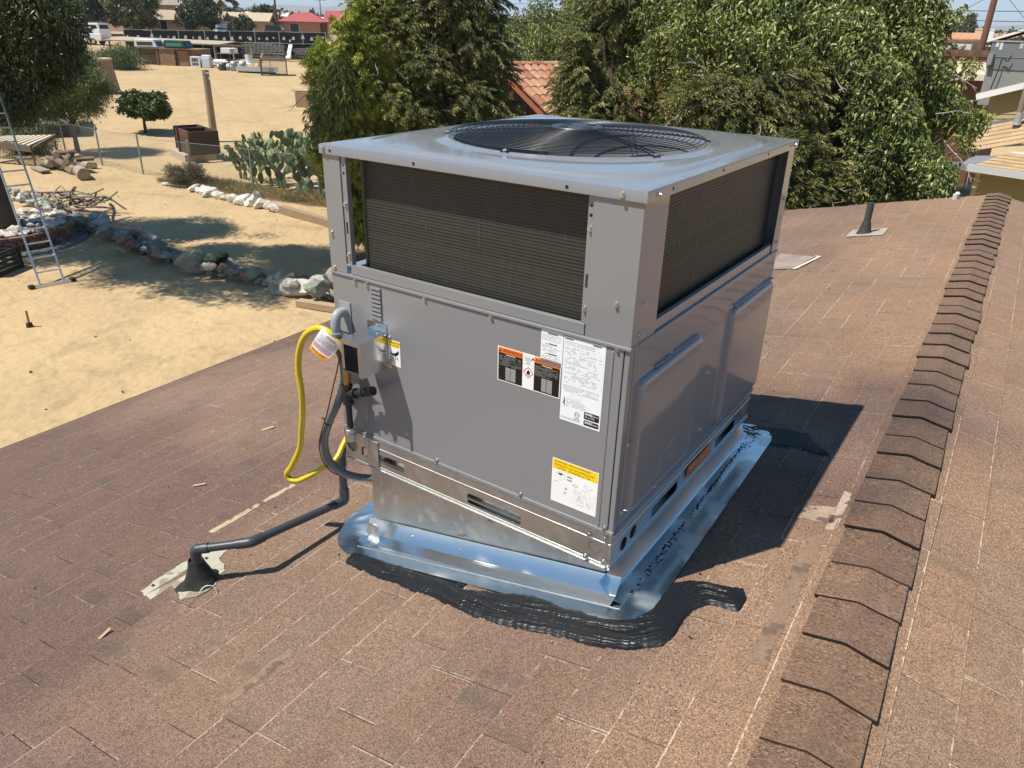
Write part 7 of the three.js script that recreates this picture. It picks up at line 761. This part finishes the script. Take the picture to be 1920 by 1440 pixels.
clothFence([-94.0, -53.6], [-82.5, -75.0], 1.65, 3, 'long black screened fence with white flaps along the far side of the lot', 27); clothFence([-73.5, -46.5], [-59.5, -60.5], 1.5, 4, 'black screened fence with metal posts behind the stacked scrap metal', 0);
{
  const th = 0.5, S = (x, z, turn = th) => [[-66.4 + x * Math.cos(th) + z * Math.sin(th), -40.4 - x * Math.sin(th) + z * Math.cos(th)], turn], put = (n, l, c, x, z, turn, g) => { const [p, t] = S(x, z, turn); const o = thing(n, l, c, gp(...p), t, g); o.scale.set(0.9, 0.8, 0.9); return o; };
  const MAS = std([0.3, 0.19, 0.11], 0.9, { map: noiseTex }), WD = std([0.3, 0.2, 0.11], 0.85, { map: woodTex }), WH = std([0.74, 0.74, 0.73], 0.5), GL = new THREE.MeshPhysicalMaterial({ color: rgb(0.03, 0.04, 0.045), roughness: 0.08 });
  const sh = put('block_shed', 'low block and plywood shed with camper shells lying on its roof', 'shed', 0, 0); for (let r = 0; r < 6; r++) for (let k = 0; k < 4; k++) part('block', box(0.39, 0.27, 0.3, 0.25 + k * 0.4 + (r % 2) * 0.05, 0.14 + r * 0.28, 0, 0.01), MAS, sh); part('plywood_door', span(2.0, 2.9, 0, 1.55, -0.08, 0), WD, sh); part('jamb', [span(1.88, 1.99, 0, 1.7, -0.1, 0.03), span(2.91, 3.1, 0, 1.7, -0.1, 0.03)], std([0.2, 0.12, 0.06], 0.9), sh); part('wall', [span(-2.0, 4.2, 0, 1.66, -2.3, -0.2)], std([0.2, 0.14, 0.09], 0.9), sh); part('roof', [span(-2.2, 4.3, 1.68, 1.74, -2.5, 0.25)], WD, sh); part('post', [span(-2.1, -1.95, 0, 1.68, 0.05, 0.2), span(-0.2, 0, 0, 1.68, 0.05, 0.2)], std([0.16, 0.1, 0.06], 0.9), sh); part('shelf', [span(-1.95, -0.2, 0.95, 1.02, -0.2, 0.1)], WD, sh);
  const shell = (l, x, c, g2) => { const [p] = S(x, -0.6), t = thing('camper_shell', l, 'camper shell', gp(p[0], p[1], 1.41), th), P2 = new THREE.Shape([[-1.1, 0], [1.15, 0], [0.85, 0.66], [-1.0, 0.7]].map((q) => new THREE.Vector2(...q))), g = new THREE.ExtrudeGeometry(P2, { depth: 1.5, bevelEnabled: true, bevelThickness: 0.05, bevelSize: 0.05, bevelSegments: 2 }); g.translate(0, 0.06, -0.8); t.scale.set(0.9, 0.8, 0.9); part('shell_body', g, std(c, 0.4), t); part('side_window', span(-0.85, 0.75, 0.2, 0.55, 0.76, 0.775), g2, t); part('end_window', quad([[1.22, 0.12, -0.6], [1.22, 0.12, 0.6], [0.98, 0.6, 0.55], [0.98, 0.6, -0.55]]), GL, t); return t; };
  shell('white camper shell with a dark window on the left of the shed roof', -1.1, [0.72, 0.72, 0.7], GL); shell('dark camper shell with a green tinted window on the right of the shed roof', 1.6, [0.03, 0.05, 0.05], new THREE.MeshPhysicalMaterial({ color: rgb(0.07, 0.24, 0.16), roughness: 0.15 }));
  const st = put('old_stove', 'white enamel stove with an open front beside the plywood door', 'stove', 3.7, 0.5); part('body', [span(-0.5, 0.45, 0, 0.16, -0.35, 0.35), span(-0.5, 0.45, 0.95, 1.1, -0.35, 0.35), span(-0.5, -0.38, 0.16, 0.95, -0.35, 0.35), span(0.33, 0.45, 0.16, 0.95, -0.35, 0.35), span(-0.38, 0.33, 0.16, 0.95, -0.35, -0.25)], WH, st); part('oven_shelf', [span(-0.38, 0.33, 0.5, 0.56, -0.25, 0.3)], WH, st);
  const ws = put('washing_machine', 'white washing machine with a tilted lid next to the old stove', 'washing machine', 4.6, 0.4); part('body', [span(-0.4, 0.4, 0, 1.0, -0.38, 0.38, 0.04)], std([0.55, 0.6, 0.65], 0.4), ws); part('lid', [span(-0.4, 0.4, 1.03, 1.28, -0.2, 0.25, 0.06)], WH, ws);
  const rk = put('storage_rack', 'rusty metal rack with junk on it to the right of the washing machine', 'rack', 6.4, 0.1), RM = std([0.16, 0.12, 0.09], 0.8); for (const [x, z] of [[-0.9, -0.4], [0.9, -0.4], [-0.9, 0.4], [0.9, 0.4]]) part('leg', [rod([x, 0, z], [x, 1.55, z], 0.04, 0.04, 6)], RM, rk); for (const y of [0.55, 1.45]) part('shelf', span(-1, 1, y, y + 0.05, -0.5, 0.5), RM, rk);
  const ac = put('window_cooler', 'white boxy appliance lying on top of the rusty rack', 'appliance', 6.6, 0.1); ac.position.y += 1.21; part('body', span(-0.7, 0.7, 0, 0.55, -0.4, 0.4, 0.04), WH, ac); part('grille', span(0.25, 0.65, 0.1, 0.48, 0.4, 0.415), std([0.2, 0.2, 0.2], 0.6), ac);
  const wh = (x, z, l, c) => { const t = put('water_tank', l, 'tank', x, z); part('tank', [rod([-0.6, 0.26, 0], [0.6, 0.26, 0], 0.26, 0.26, 16)], std(c, 0.5), t); part('pipe', [rod([0.6, 0.3, 0.1], [0.75, 0.3, 0.1], 0.04, 0.04, 6)], STEEL, t); return t; }; wh(6.1, 1.0, 'white cylinder tank lying on the ground in front of the rack', [0.7, 0.7, 0.68]).position.y += 0.35; wh(6.6, 1.5, 'dull grey cylinder tank lying nearest in front of the rack', [0.42, 0.43, 0.42]);
  const tub = put('plastic_chair', 'white moulded chair back standing by the leaning brown board', 'chair', 8.3, 0.2); part('backrest', [new THREE.CylinderGeometry(0.42, 0.36, 0.9, 14, 1, true, -1.2, 2.4).rotateY(0).translate(0, 1.05, -0.3)], WH, tub); part('seat', span(-0.4, 0.4, 0.55, 0.6, -0.35, 0.35, 0.02), WH, tub); for (const [x, z] of [[-0.35, -0.3], [0.35, -0.3], [-0.35, 0.3], [0.35, 0.3]]) part('leg', [rod([x, 0, z], [x, 0.56, z], 0.04, 0.04, 6)], WH, tub);
  const lb = put('leaning_board', 'brown plywood board leaning at the right end of the junk', 'board', 9.4, 0.3, 0.2); part('board', bar([-0.2, 0, 0.3], [0.25, 1.7, -0.2], 1.2, 0.05), std([0.24, 0.12, 0.07], 0.85), lb);
  const sc = put('scrap_heap', 'tangle of scrap wheels and bars left of the block shed', 'scrap heap', -3.4, 0.2), r = rng(19), ms = [[], []]; for (let k = 0; k < 60; k++) { const p = [R(r, -2.0, 1.8), R(r, 0.1, 0.85), R(r, -0.7, 0.6)]; if (k % 5 === 0) { const t = new THREE.TorusGeometry(R(r, 0.2, 0.32), 0.045, 6, 18); t.rotateY(r() * 3); t.rotateX(r() - 0.5); t.translate(p[0], p[1] * 0.5 + 0.15, p[2]); ms[0].push(t); } else ms[k % 2].push(bar(p, [p[0] + R(r, -0.8, 0.8), p[1] + R(r, -0.5, 0.4), p[2] + R(r, -0.4, 0.4)], R(r, 0.03, 0.09), R(r, 0.02, 0.08))); } part('dark_scrap', ms[0], std([0.04, 0.035, 0.032], 0.8), sc); part('rusty_scrap', ms[1], std([0.2, 0.11, 0.07], 0.85), sc);
  const ct = thing('lean_to_roof', 'flat weathered shade roof behind the camper shells', 'shade roof', gp(-73.5, -46.0), th); ct.scale.set(0.9, 0.8, 0.9); part('roof', slab([[-6.5, 1.95, 1.5], [6.5, 1.75, 1.5], [6.5, 2.0, -2.8], [-6.5, 2.2, -2.8]], 0.12), std([0.42, 0.35, 0.26], 0.9, { map: noiseTex }), ct); for (const x of [-6, -2, 2, 6]) part('post', span(x - 0.06, x + 0.06, 0, 1.75, 1.2, 1.32), std([0.14, 0.09, 0.06], 0.9), ct); part('back_wall', span(-6.4, 6.4, 0, 1.9, -2.6, -2.5), std([0.07, 0.05, 0.04], 0.9), ct);
  const cp = gp(-53.4, -42.3), cg = thing('wire_cage', 'empty rusty framed wire cage on the sand of the far lot', 'cage', cp, 0.85), CM = std([0.12, 0.09, 0.07], 0.7), E8 = [[-1, -0.7], [1, -0.7], [1, 0.7], [-1, 0.7]]; for (let k = 0; k < 4; k++) { const a = E8[k], b = E8[(k + 1) % 4]; part('frame_bar', [bar([a[0], 0, a[1]], [a[0], 1.25, a[1]], 0.06, 0.06)], CM, cg); for (const y of [0.03, 1.22]) part('frame_bar', [bar([a[0], y, a[1]], [b[0], y, b[1]], 0.06, 0.06)], CM, cg); const w = []; for (let q = 1; q < 14; q++) { const p = [mix(a[0], b[0], q / 14), mix(a[1], b[1], q / 14)]; w.push(rod([p[0], 0, p[1]], [p[0], 1.22, p[1]], 0.006, 0.006, 3, false)); } for (let y = 0.1; y < 1.2; y += 0.12) w.push(rod([a[0], y, a[1]], [b[0], y, b[1]], 0.006, 0.006, 3, false)); part('wire_mesh', w, std([0.34, 0.3, 0.26], 0.6), cg); } part('cage_top', span(-1, 1, 1.25, 1.28, -0.7, 0.7), std([0.14, 0.12, 0.1], 0.8), cg);
  [[-59.2, -41.6, 'dark squat metal drum at the left of the drums by the trough', [0.08, 0.09, 0.1], 0.6], [-58.3, -42.1, 'grey metal drum in the middle of the row by the trough', [0.34, 0.37, 0.4], 0.75], [-57.6, -42.45, 'pale grey metal drum nearest the trough', [0.45, 0.48, 0.5], 0.78]].forEach(([x, z, l, c, h]) => { const d = thing('metal_drum', l, 'drum', gp(x, z)); part('body', [new THREE.LatheGeometry([[0, 0], [0.3, 0], [0.3, h * 0.33], [0.32, h * 0.35], [0.3, h * 0.37], [0.3, h * 0.66], [0.32, h * 0.68], [0.3, h * 0.7], [0.3, h], [0, h]].map((p) => new THREE.Vector2(...p)), 18)], std(c, 0.45, { metalness: 0.4 }), d); });
  const tr = thing('metal_trough', 'long bright metal trough lying beside the wire cage', 'trough', gp(-55.6, -42.3), 0.42); part('trough', [span(-1.7, 1.7, 0.12, 0.17, -0.35, 0.35), span(-1.7, 1.7, 0.17, 0.48, -0.38, -0.34), span(-1.7, 1.7, 0.17, 0.48, 0.34, 0.38)], std([0.5, 0.53, 0.56], 0.4, { metalness: 0.5 }), tr); part('skid', [span(-1.6, 1.6, 0, 0.12, -0.2, -0.1), span(-1.6, 1.6, 0, 0.12, 0.1, 0.2)], DARK, tr);
  const rack = thing('timber_rack', 'raised rack of grey planks on thin legs in the lot', 'rack', gp(-66.5, -48.3), 0.75), TM = std([0.2, 0.17, 0.13], 0.9); for (let k = 0; k < 5; k++) part('plank', span(-1.9, 1.9, 1.3 + k * 0.05, 1.34 + k * 0.05, -0.6 + k * 0.26, -0.36 + k * 0.26), TM, rack); for (const x of [-1.7, 0, 1.7]) part('leg', [rod([x, 0, 0.2], [x, 1.3, 0.2], 0.05, 0.05, 6)], STEEL, rack);
  const metal = [[0.22, 0.21, 0.19], [0.34, 0.33, 0.31], [0.12, 0.11, 0.1]].map((c) => std(c, 0.6, { metalness: 0.4 })); [[-66.3, -52.0, 'tall stack of scrap metal racks and trailers left of the white scrap sheet', 5], [-62.7, -55.3, 'lower heap of scrap metal bars right of the white scrap sheet', 6]].forEach(([x, z, l, s]) => { const t = thing('scrap_stack', l, 'scrap metal', gp(x, z), 0.78); t.scale.set(0.9, 0.8, 0.9); const q = rng(s), g = [[], [], []]; for (let lev = 0; lev < 7; lev++) { const y = 0.25 + lev * (s === 5 ? 0.27 : 0.2); for (let k = 0; k < 5; k++) g[Math.floor(q() * 3)].push(bar([R(q, -2.6, -1.2), y + R(q, -0.05, 0.05), R(q, -0.8, 0.8)], [R(q, 0.8, 2.6), y + R(q, -0.1, 0.1), R(q, -0.8, 0.8)], 0.08, 0.07)); if (lev > 2 && s === 5) for (let k = 0; k < 9; k++) g[1].push(new THREE.TorusGeometry(0.22, 0.04, 5, 12).translate(-1.8 + k * 0.45, y, 0.85)); } g.forEach((a, i) => a.length && part('scrap_bar', a, metal[i], t)); });
  const wsht = thing('scrap_sheet', 'bright white bent sheet leaning on the scrap metal', 'metal sheet', gp(-64.3, -53.2), 0.78); part('sheet', [bar([0, 0.7, 0.2], [0.25, 1.55, -0.1], 0.5, 0.03), bar([-0.1, 0.3, 0.4], [0, 0.7, 0.2], 0.5, 0.03)], WH, wsht);
  const pp = thing('covered_stack', 'tapering tan tarpaulin stack behind the young olive tree', 'covered stack', gp(-49.6, -25.3), 0.5); part('cover', [new THREE.CylinderGeometry(1.05, 1.3, 1.9, 9, 1).translate(0, 0.95, 0)], std([0.36, 0.24, 0.15], 0.9, { map: woodTex }), pp); part('lid', [new THREE.CylinderGeometry(1.12, 1.1, 0.12, 9).translate(0, 1.97, 0)], std([0.5, 0.4, 0.28], 0.9), pp);
  // thin wire fence along the lot
  const wf = thing('wire_fence', 'sagging wire fence on thin posts along the far side of the sandy lot', 'fence', gp(-70, -38)), wm = std([0.14, 0.1, 0.08], 0.8), wp = [[-84, -34], [-80, -37], [-76, -39.6], [-72.5, -41.8], [-68.9, -44.6], [-64.3, -46.2], [-60.4, -47.6], [-56.2, -48.4], [-52.0, -49.6], [-47.6, -50.4]], loc = (p) => [p[0] + 70, p[1] - wf.position.y, p[2] + 38]; wp.forEach(([x, z]) => part('post', [rod(loc(gp(x, z, -0.1)), loc(gp(x, z, 1.75)), 0.035, 0.03, 6)], wm, wf)); for (const h of [0.5, 1.0, 1.6]) for (let k = 0; k < wp.length - 1; k++) part('wire', [rod(loc(gp(...wp[k], h)), loc(gp(...wp[k + 1], h)), 0.008, 0.008, 4, false)], wm, wf);
}
// houses behind the lot
{
  const WIN = new THREE.MeshPhysicalMaterial({ color: rgb(0.03, 0.035, 0.04), roughness: 0.15 }), TRIM = std([0.62, 0.58, 0.52], 0.7);
  const gable = (t, x0, x1, z0, z1, y0, y1, m, along = 'x', over = 0.5) => { if (along === 'x') { const zm = (z0 + z1) / 2; part('roof', slab([[x0 - over, y0, z1 + over], [x1 + over, y0, z1 + over], [x1 + over, y1, zm], [x0 - over, y1, zm]], 0.15), m, t); part('roof', slab([[x0 - over, y1, zm], [x1 + over, y1, zm], [x1 + over, y0, z0 - over], [x0 - over, y0, z0 - over]], 0.15), m, t); } else { const xm = (x0 + x1) / 2; part('roof', slab([[x0 - over, y0, z1 + over], [xm, y1, z1 + over], [xm, y1, z0 - over], [x0 - over, y0, z0 - over]], 0.15), m, t); part('roof', slab([[xm, y1, z1 + over], [x1 + over, y0, z1 + over], [x1 + over, y0, z0 - over], [xm, y1, z0 - over]], 0.15), m, t); } };
  const hip = (t, x0, x1, z0, z1, y0, y1, m, q = 3) => { const zm = (z0 + z1) / 2; part('roof', slab([[x0, y0, z1], [x1, y0, z1], [x1 - q, y1, zm], [x0 + q, y1, zm]], 0.15), m, t); part('roof', slab([[x0, y0, z1], [x0 + q, y1, zm], [x0, y0, z0]], 0.15), m, t); part('roof', slab([[x1, y0, z1], [x1, y0, z0], [x1 - q, y1, zm]], 0.15), m, t); part('roof', slab([[x0, y0, z0], [x0 + q, y1, zm], [x1 - q, y1, zm], [x1, y0, z0]], 0.15), m, t); };
  const win = (t, x, y, w, h, z) => { const f = part('window', span(x - 0.1, x + w + 0.1, y - 0.1, y + h + 0.1, z, z + 0.05), TRIM, t); part('pane', span(x, x + w, y, y + h, z + 0.051, z + 0.07), WIN, f); };
  const face = 0.72; // the houses face the lot
  const rh = thing('red_roof_house', 'long tan house with a red roof and arched porch behind the black fence', 'house', [-100.2, -1.25, -87.4], face), RR = std([0.36, 0.075, 0.075], 0.7), ST = std([0.42, 0.27, 0.18], 0.9); part('wall', [span(-3.4, 2.2, 0, 2.5, -6, 0), span(2.2, 16, 0, 2.6, -8, -1.4)], ST, rh); hip(rh, -4.2, 3.2, -6.8, 0.9, 2.4, 3.75, RR, 2.6); gable(rh, 3.2, 16, -8.8, 1.2, 2.45, 4.1, RR, 'x', 0.4); for (const x of [3.4, 6.2, 9.0, 11.8, 14.6]) part('arch_pier', span(x, x + 0.7, 0, 2.4, 0.5, 0.9), std([0.5, 0.36, 0.26], 0.9), rh); for (const x of [4.1, 6.9, 9.7, 12.5]) { const g = new THREE.Shape(); g.moveTo(0, 1.2); g.absarc(1.05, 1.25, 1.05, Math.PI, 0, true); g.lineTo(2.1, 2.5); g.lineTo(0, 2.5); const e = new THREE.ExtrudeGeometry(g, { depth: 0.3, bevelEnabled: false }); e.translate(x, 0, 0.55); part('arch', e, ST, rh); } part('porch_recess', span(3.4, 15.5, 0.02, 2.4, -1.39, -1.3), std([0.08, 0.05, 0.04], 0.9), rh); win(rh, -2.4, 0.9, 1.3, 1.2, 0.01); part('garden_wall', span(4, 20, 0, 0.7, 5, 5.2), std([0.72, 0.7, 0.66], 0.8), rh);
  const th2 = thing('tan_house', 'tan stucco house with a low brown roof left of the big round tree', 'house', [-112.2, -1.0, -72.0], face), TR = std([0.42, 0.32, 0.22], 0.9, { map: noiseTex }), TS = std([0.5, 0.37, 0.28], 0.9); part('wall', span(-3.6, 7, 0, 2.0, -7, 0), TS, th2); gable(th2, -3.6, 7, -7, 0, 1.95, 3.3, TR); win(th2, -1.6, 0.6, 0.9, 1.2, 0.01); win(th2, 1.8, 0.5, 0.8, 1.3, 0.01); part('door', span(2.9, 3.9, 0, 1.9, 0.01, 0.06), std([0.35, 0.32, 0.3], 0.7), th2);
  const t2 = thing('two_storey_house', 'two storey tan house with small upper windows at the upper left', 'house', [-125.0, -0.9, -79.0], face), T2R = std([0.3, 0.25, 0.2], 0.9, { map: noiseTex }), T2 = std([0.44, 0.29, 0.19], 0.9); part('wall', [span(-5, 8, 0, 4.1, -8, 0), span(-7.5, -1, 0, 1.9, 0, 4)], T2, t2); gable(t2, -5, 8, -8, 0, 4.0, 5.3, T2R, 'x', 0.6); hip(t2, -8, -0.4, -0.6, 4.7, 1.85, 2.8, std([0.34, 0.27, 0.23], 0.9), 2.4); for (const x of [-3.6, -1.5, 1.6]) win(t2, x, 2.6, 0.8, 0.85, 0.01); part('downpipe', [rod([0.6, 0, 0.08], [0.6, 4.0, 0.08], 0.07, 0.07, 6)], TRIM, t2); part('garden_wall', span(-9, 2.5, 0, 1.2, 8, 8.2), std([0.55, 0.46, 0.38], 0.9), t2);
  const t3 = thing('brown_roof_house', 'tan house with a pale brown roof between the big round tree and the red roof', 'house', [-111.5, -1.0, -83.5], face), T3R = std([0.5, 0.4, 0.27], 0.9, { map: noiseTex }); part('wall', span(-4.5, 4.4, 0, 2.1, -7, 0), TS, t3); gable(t3, -4.5, 4.4, -7, 0, 2.05, 3.3, T3R); part('gable_end', [quad([[4.4, 2.0, 0], [4.4, 2.0, -7], [4.4, 3.2, -3.5], [4.4, 2.02, 0]])], std([0.3, 0.2, 0.14], 0.9), t3);
  for (const [x, y, z, s, l] of [[-140, -0.6, -112, 1, 'far white building over the brown roof house'], [-133, -0.6, -117, 0.8, 'far white shed behind the leaning utility pole']]) { const w = thing('white_building', l, 'building', [x, y, z], face); part('wall', span(-4 * s, 4 * s, 0, 2.6 * s, -5, 0), std([0.75, 0.74, 0.72], 0.8), w); gable(w, -4 * s, 4 * s, -5, 0, 2.55 * s, 3.3 * s, std([0.6, 0.58, 0.55], 0.8)); }
}
// utility poles and wires
{
  const PB = std([0.17, 0.085, 0.06], 0.9, { map: barkTex }), up = (l, x, z, h, r, arms) => { const t = thing('utility_pole', l, 'utility pole', gp(x, z)); part('shaft', [rod([0, -0.3, 0], [0, h, 0], r, r * 0.72, 12)], PB, t); arms.forEach((y) => part('crossarm', bar([-1.2, y, 0.9], [1.2, y, -0.9], 0.1, 0.12), PB, t)); return t; };
  up('thick brown utility pole at the upper right behind the neighbour’s roof', -3.15, -43.5, 10.5, 0.17, [9.6]); up('dark brown utility pole in front of the red roofed house', -109.2, -89.2, 10.5, 0.2, [9.8]); [[-165, -150, 8.4, 'thin far utility pole above the red roof'], [-150, -165, 8.2, 'thin far utility pole left of the pine'], [-186, -128, 8.5, 'far utility pole above the brown roof house'], [-26, -112, 7.0, 'far utility pole seen beside the ash tree']].forEach(([x, z, h, l]) => up(l, x, z, h, 0.14, [h - 0.5, h - 1.3]));
  const wire = (l, pts, r, name = 'power_line') => tag(part(name, tube(pts, r, 40, 4), std([0.05, 0.05, 0.055], 0.6), scene), l, 'power line'); const sag = (a, b, s) => [a, [mix(a[0], b[0], 0.5), mix(a[1], b[1], 0.5) - s, mix(a[2], b[2], 0.5)], b];
  wire('upper power line passing the brown pole at the upper right', sag([-24, 3.6, -56], [14, 2.6, -35], 0.5), 0.016); wire('middle power line passing the brown pole at the upper right', sag([-24, 3.2, -56.2], [14, 2.15, -35], 0.5), 0.016); wire('lowest power line passing the brown pole at the upper right', sag([-24, 2.75, -56.2], [14, 1.75, -35], 0.5), 0.013); wire('guy wire slanting down to the left from the brown pole', [[-3.15, 3.3, -43.5], [-5.0, 2.2, -44], [-7.5, 0.9, -44.4]], 0.013); wire('guy wire slanting down to the right from the brown pole', [[-3.15, 3.6, -43.5], [-1.8, 2.3, -43.5], [-0.4, 0.9, -43.6]], 0.011);
  wire('upper power line crossing the sky above the red roof', sag([-190, 9.2, -100], [-110, 8.0, -190], 1.2), 0.05); wire('lower power line crossing the sky above the red roof', sag([-190, 7.7, -100], [-110, 6.7, -190], 1.2), 0.05);
}
// trees among the far houses, the wooded plain and the hills behind
{
  const r = rng(909), FT = (name, label, x, z, h, w, cols, kind = 'coarse', n = 260, sc = 1) => { const b = gp(x, z), t = thing(name, label, 'tree', b); part('trunk', [taper([[0, -0.3, 0], [0.1, h * 0.35, 0], [0, h * 0.7, 0]], 0.22, 0.08, 7)], BARK, t); foliage(t, kind, blobsIn(0, h * 0.58, 0, w, h * 0.36, w, 12, w * 0.5, Math.floor(x * -7 + z * 3)), n, cols, Math.abs(Math.floor(x + z)) % 50, { gap: 0.28, scale: sc, fill: 0.5 }); return t; };
  const MID = [[0.03, 0.045, 0.017], [0.05, 0.068, 0.025], [0.09, 0.11, 0.045]], OL = [[0.06, 0.07, 0.025], [0.09, 0.1, 0.035], [0.15, 0.15, 0.06]];
  FT('round_tree', 'big dark round tree between the tan house and the white sport utility vehicle', -107.5, -73.6, 5.6, 2.6, MID, 'coarse', 520, 0.8); FT('street_tree', 'wide olive pine standing behind the pickup at the upper left', -111, -65.5, 7.6, 3.6, OL, 'coarse', 900, 0.9); FT('street_tree', 'grey green pine behind the dark shade tree at the upper left', -118, -62, 8.5, 3.6, [[0.05, 0.065, 0.035], [0.075, 0.09, 0.05], [0.11, 0.12, 0.07]], 'coarse', 800, 0.9); FT('street_tree', 'dark tall tree at the upper left corner behind the shade tree', -112, -52, 9, 4, MID, 'coarse', 800, 0.9); FT('street_tree', 'dark small tree beside the brown roof house', -103.3, -77.6, 3.2, 1.7, MID, 'coarse', 320, 0.7); FT('street_tree', 'dark tree rising behind the brown roof house', -113.5, -90, 4.6, 1.9, MID, 'coarse', 380, 0.8); FT('street_tree', 'spiky grey green tree in front of the arched porch', -91.5, -90.5, 3.9, 2.0, [[0.05, 0.06, 0.025], [0.075, 0.09, 0.035], [0.1, 0.11, 0.05]], 'fine', 900, 2.2);
  FT('yard_shrub', 'yellow green clipped shrub at the foot of the big round tree', -104.9, -72.3, 1.5, 1.0, [[0.14, 0.13, 0.03], [0.18, 0.16, 0.04], [0.2, 0.19, 0.05]], 'coarse', 120, 0.45);
  [[-137, -92, 10, 1.0, 'slim dark cypress behind the round tree, leftmost of the three'], [-134, -95.5, 10.5, 1.0, 'slim dark cypress behind the round tree, middle of the three'], [-131.5, -98, 10, 1.0, 'slim dark cypress behind the round tree, rightmost of the three']].forEach(([x, z, h, w, l]) => FT('cypress', l, x, z, h, w, MID, 'coarse', 260, 0.6));
  FT('far_tree', 'rounded grey green tree just left of the brown pole at the upper right', -3.6, -70, 4.6, 1.2, MID, 'coarse', 300, 0.6); FT('far_tree', 'broad dark tree at the right edge beyond the grey gabled house', 2.2, -78, 5.6, 2.6, MID, 'coarse', 460, 0.7); FT('yard_shrub', 'dark green garden shrub in front of the orange roofed house', -8.2, -76, 3.1, 1.4, MID, 'coarse', 240, 0.5); FT('far_tree', 'slim grey green tree beyond the orange roofed house', -12, -118, 5.8, 1.2, MID, 'coarse', 240, 0.7);
  // the wooded plain reads as one mass
  const n = 5200, [g, m] = FOL.coarse, im = new THREE.InstancedMesh(g, m, n), mt = new THREE.Matrix4(), q = new THREE.Quaternion(), c = new THREE.Color(); const stands = []; for (let k = 0; k < 420; k++) { const a = R(r, -2.75, -1.25), D = R(r, 165, 520); stands.push([0.8 + D * Math.cos(a), 1.75 + D * Math.sin(a), R(r, 1.6, 3.6) * (1 + D / 700), R(r, 1.6, 4.2)]); } for (let k = 0; k < n; k++) { const s = stands[Math.floor(r() * stands.length)], d = V(R(r, -1, 1), R(r, -1, 1), R(r, -1, 1)).normalize(), y = groundY(s[0], s[1]), sc = R(r, 1.6, 3.2); q.setFromAxisAngle(V(0, 1, 0), r() * 6.28); mt.compose(V(s[0] + d.x * s[3], y + s[2] * (0.62 + 0.42 * d.y), s[1] + d.z * s[3]), q, V(sc, sc, sc)); im.setMatrixAt(k, mt); const v = R(r, 0.7, 1.3); c.setRGB(0.055 * v, 0.066 * v, 0.035 * v); im.setColorAt(k, c); } im.name = 'distant_woods'; tag(im, 'low grey green belt of trees along the far plain', 'woods', null, 'stuff'); scene.add(im);
  for (const [a0, a1, D, h, seed] of [[-2.9, -1.9, 5200, 110, 3], [-2.1, -1.1, 3600, 62, 5]]) { const pos = [], idx = [], N = 120; for (let i = 0; i <= N; i++) { const a = mix(a0, a1, i / N), hh = h * (0.35 + 0.9 * fbm(i * 0.07, 1, seed, 4)) * Math.sin(Math.PI * clamp(i / N * 0.98 + 0.01)), P = (d, y) => pos.push(0.8 + d * Math.cos(a), y, 1.75 + d * Math.sin(a)); P(D * 0.94, -3); P(D * 0.97, hh * 0.5); P(D, hh); P(D * 1.08, -3); } for (let i = 0; i < N; i++) for (let j = 0; j < 3; j++) { const k = i * 4 + j; idx.push(k, k + 1, k + 4, k + 1, k + 5, k + 4); } const g2 = new THREE.BufferGeometry(); g2.setAttribute('position', new THREE.BufferAttribute(new Float32Array(pos), 3)); g2.setIndex(idx); g2.computeVertexNormals(); struct('hills', metricUV(g2), std([0.2, 0.19, 0.16], 1)); }
}
scene.fog = new THREE.FogExp2(new THREE.Color().setRGB(0.80, 0.87, 0.93), 0.0002);
renderer.render(scene, camera);
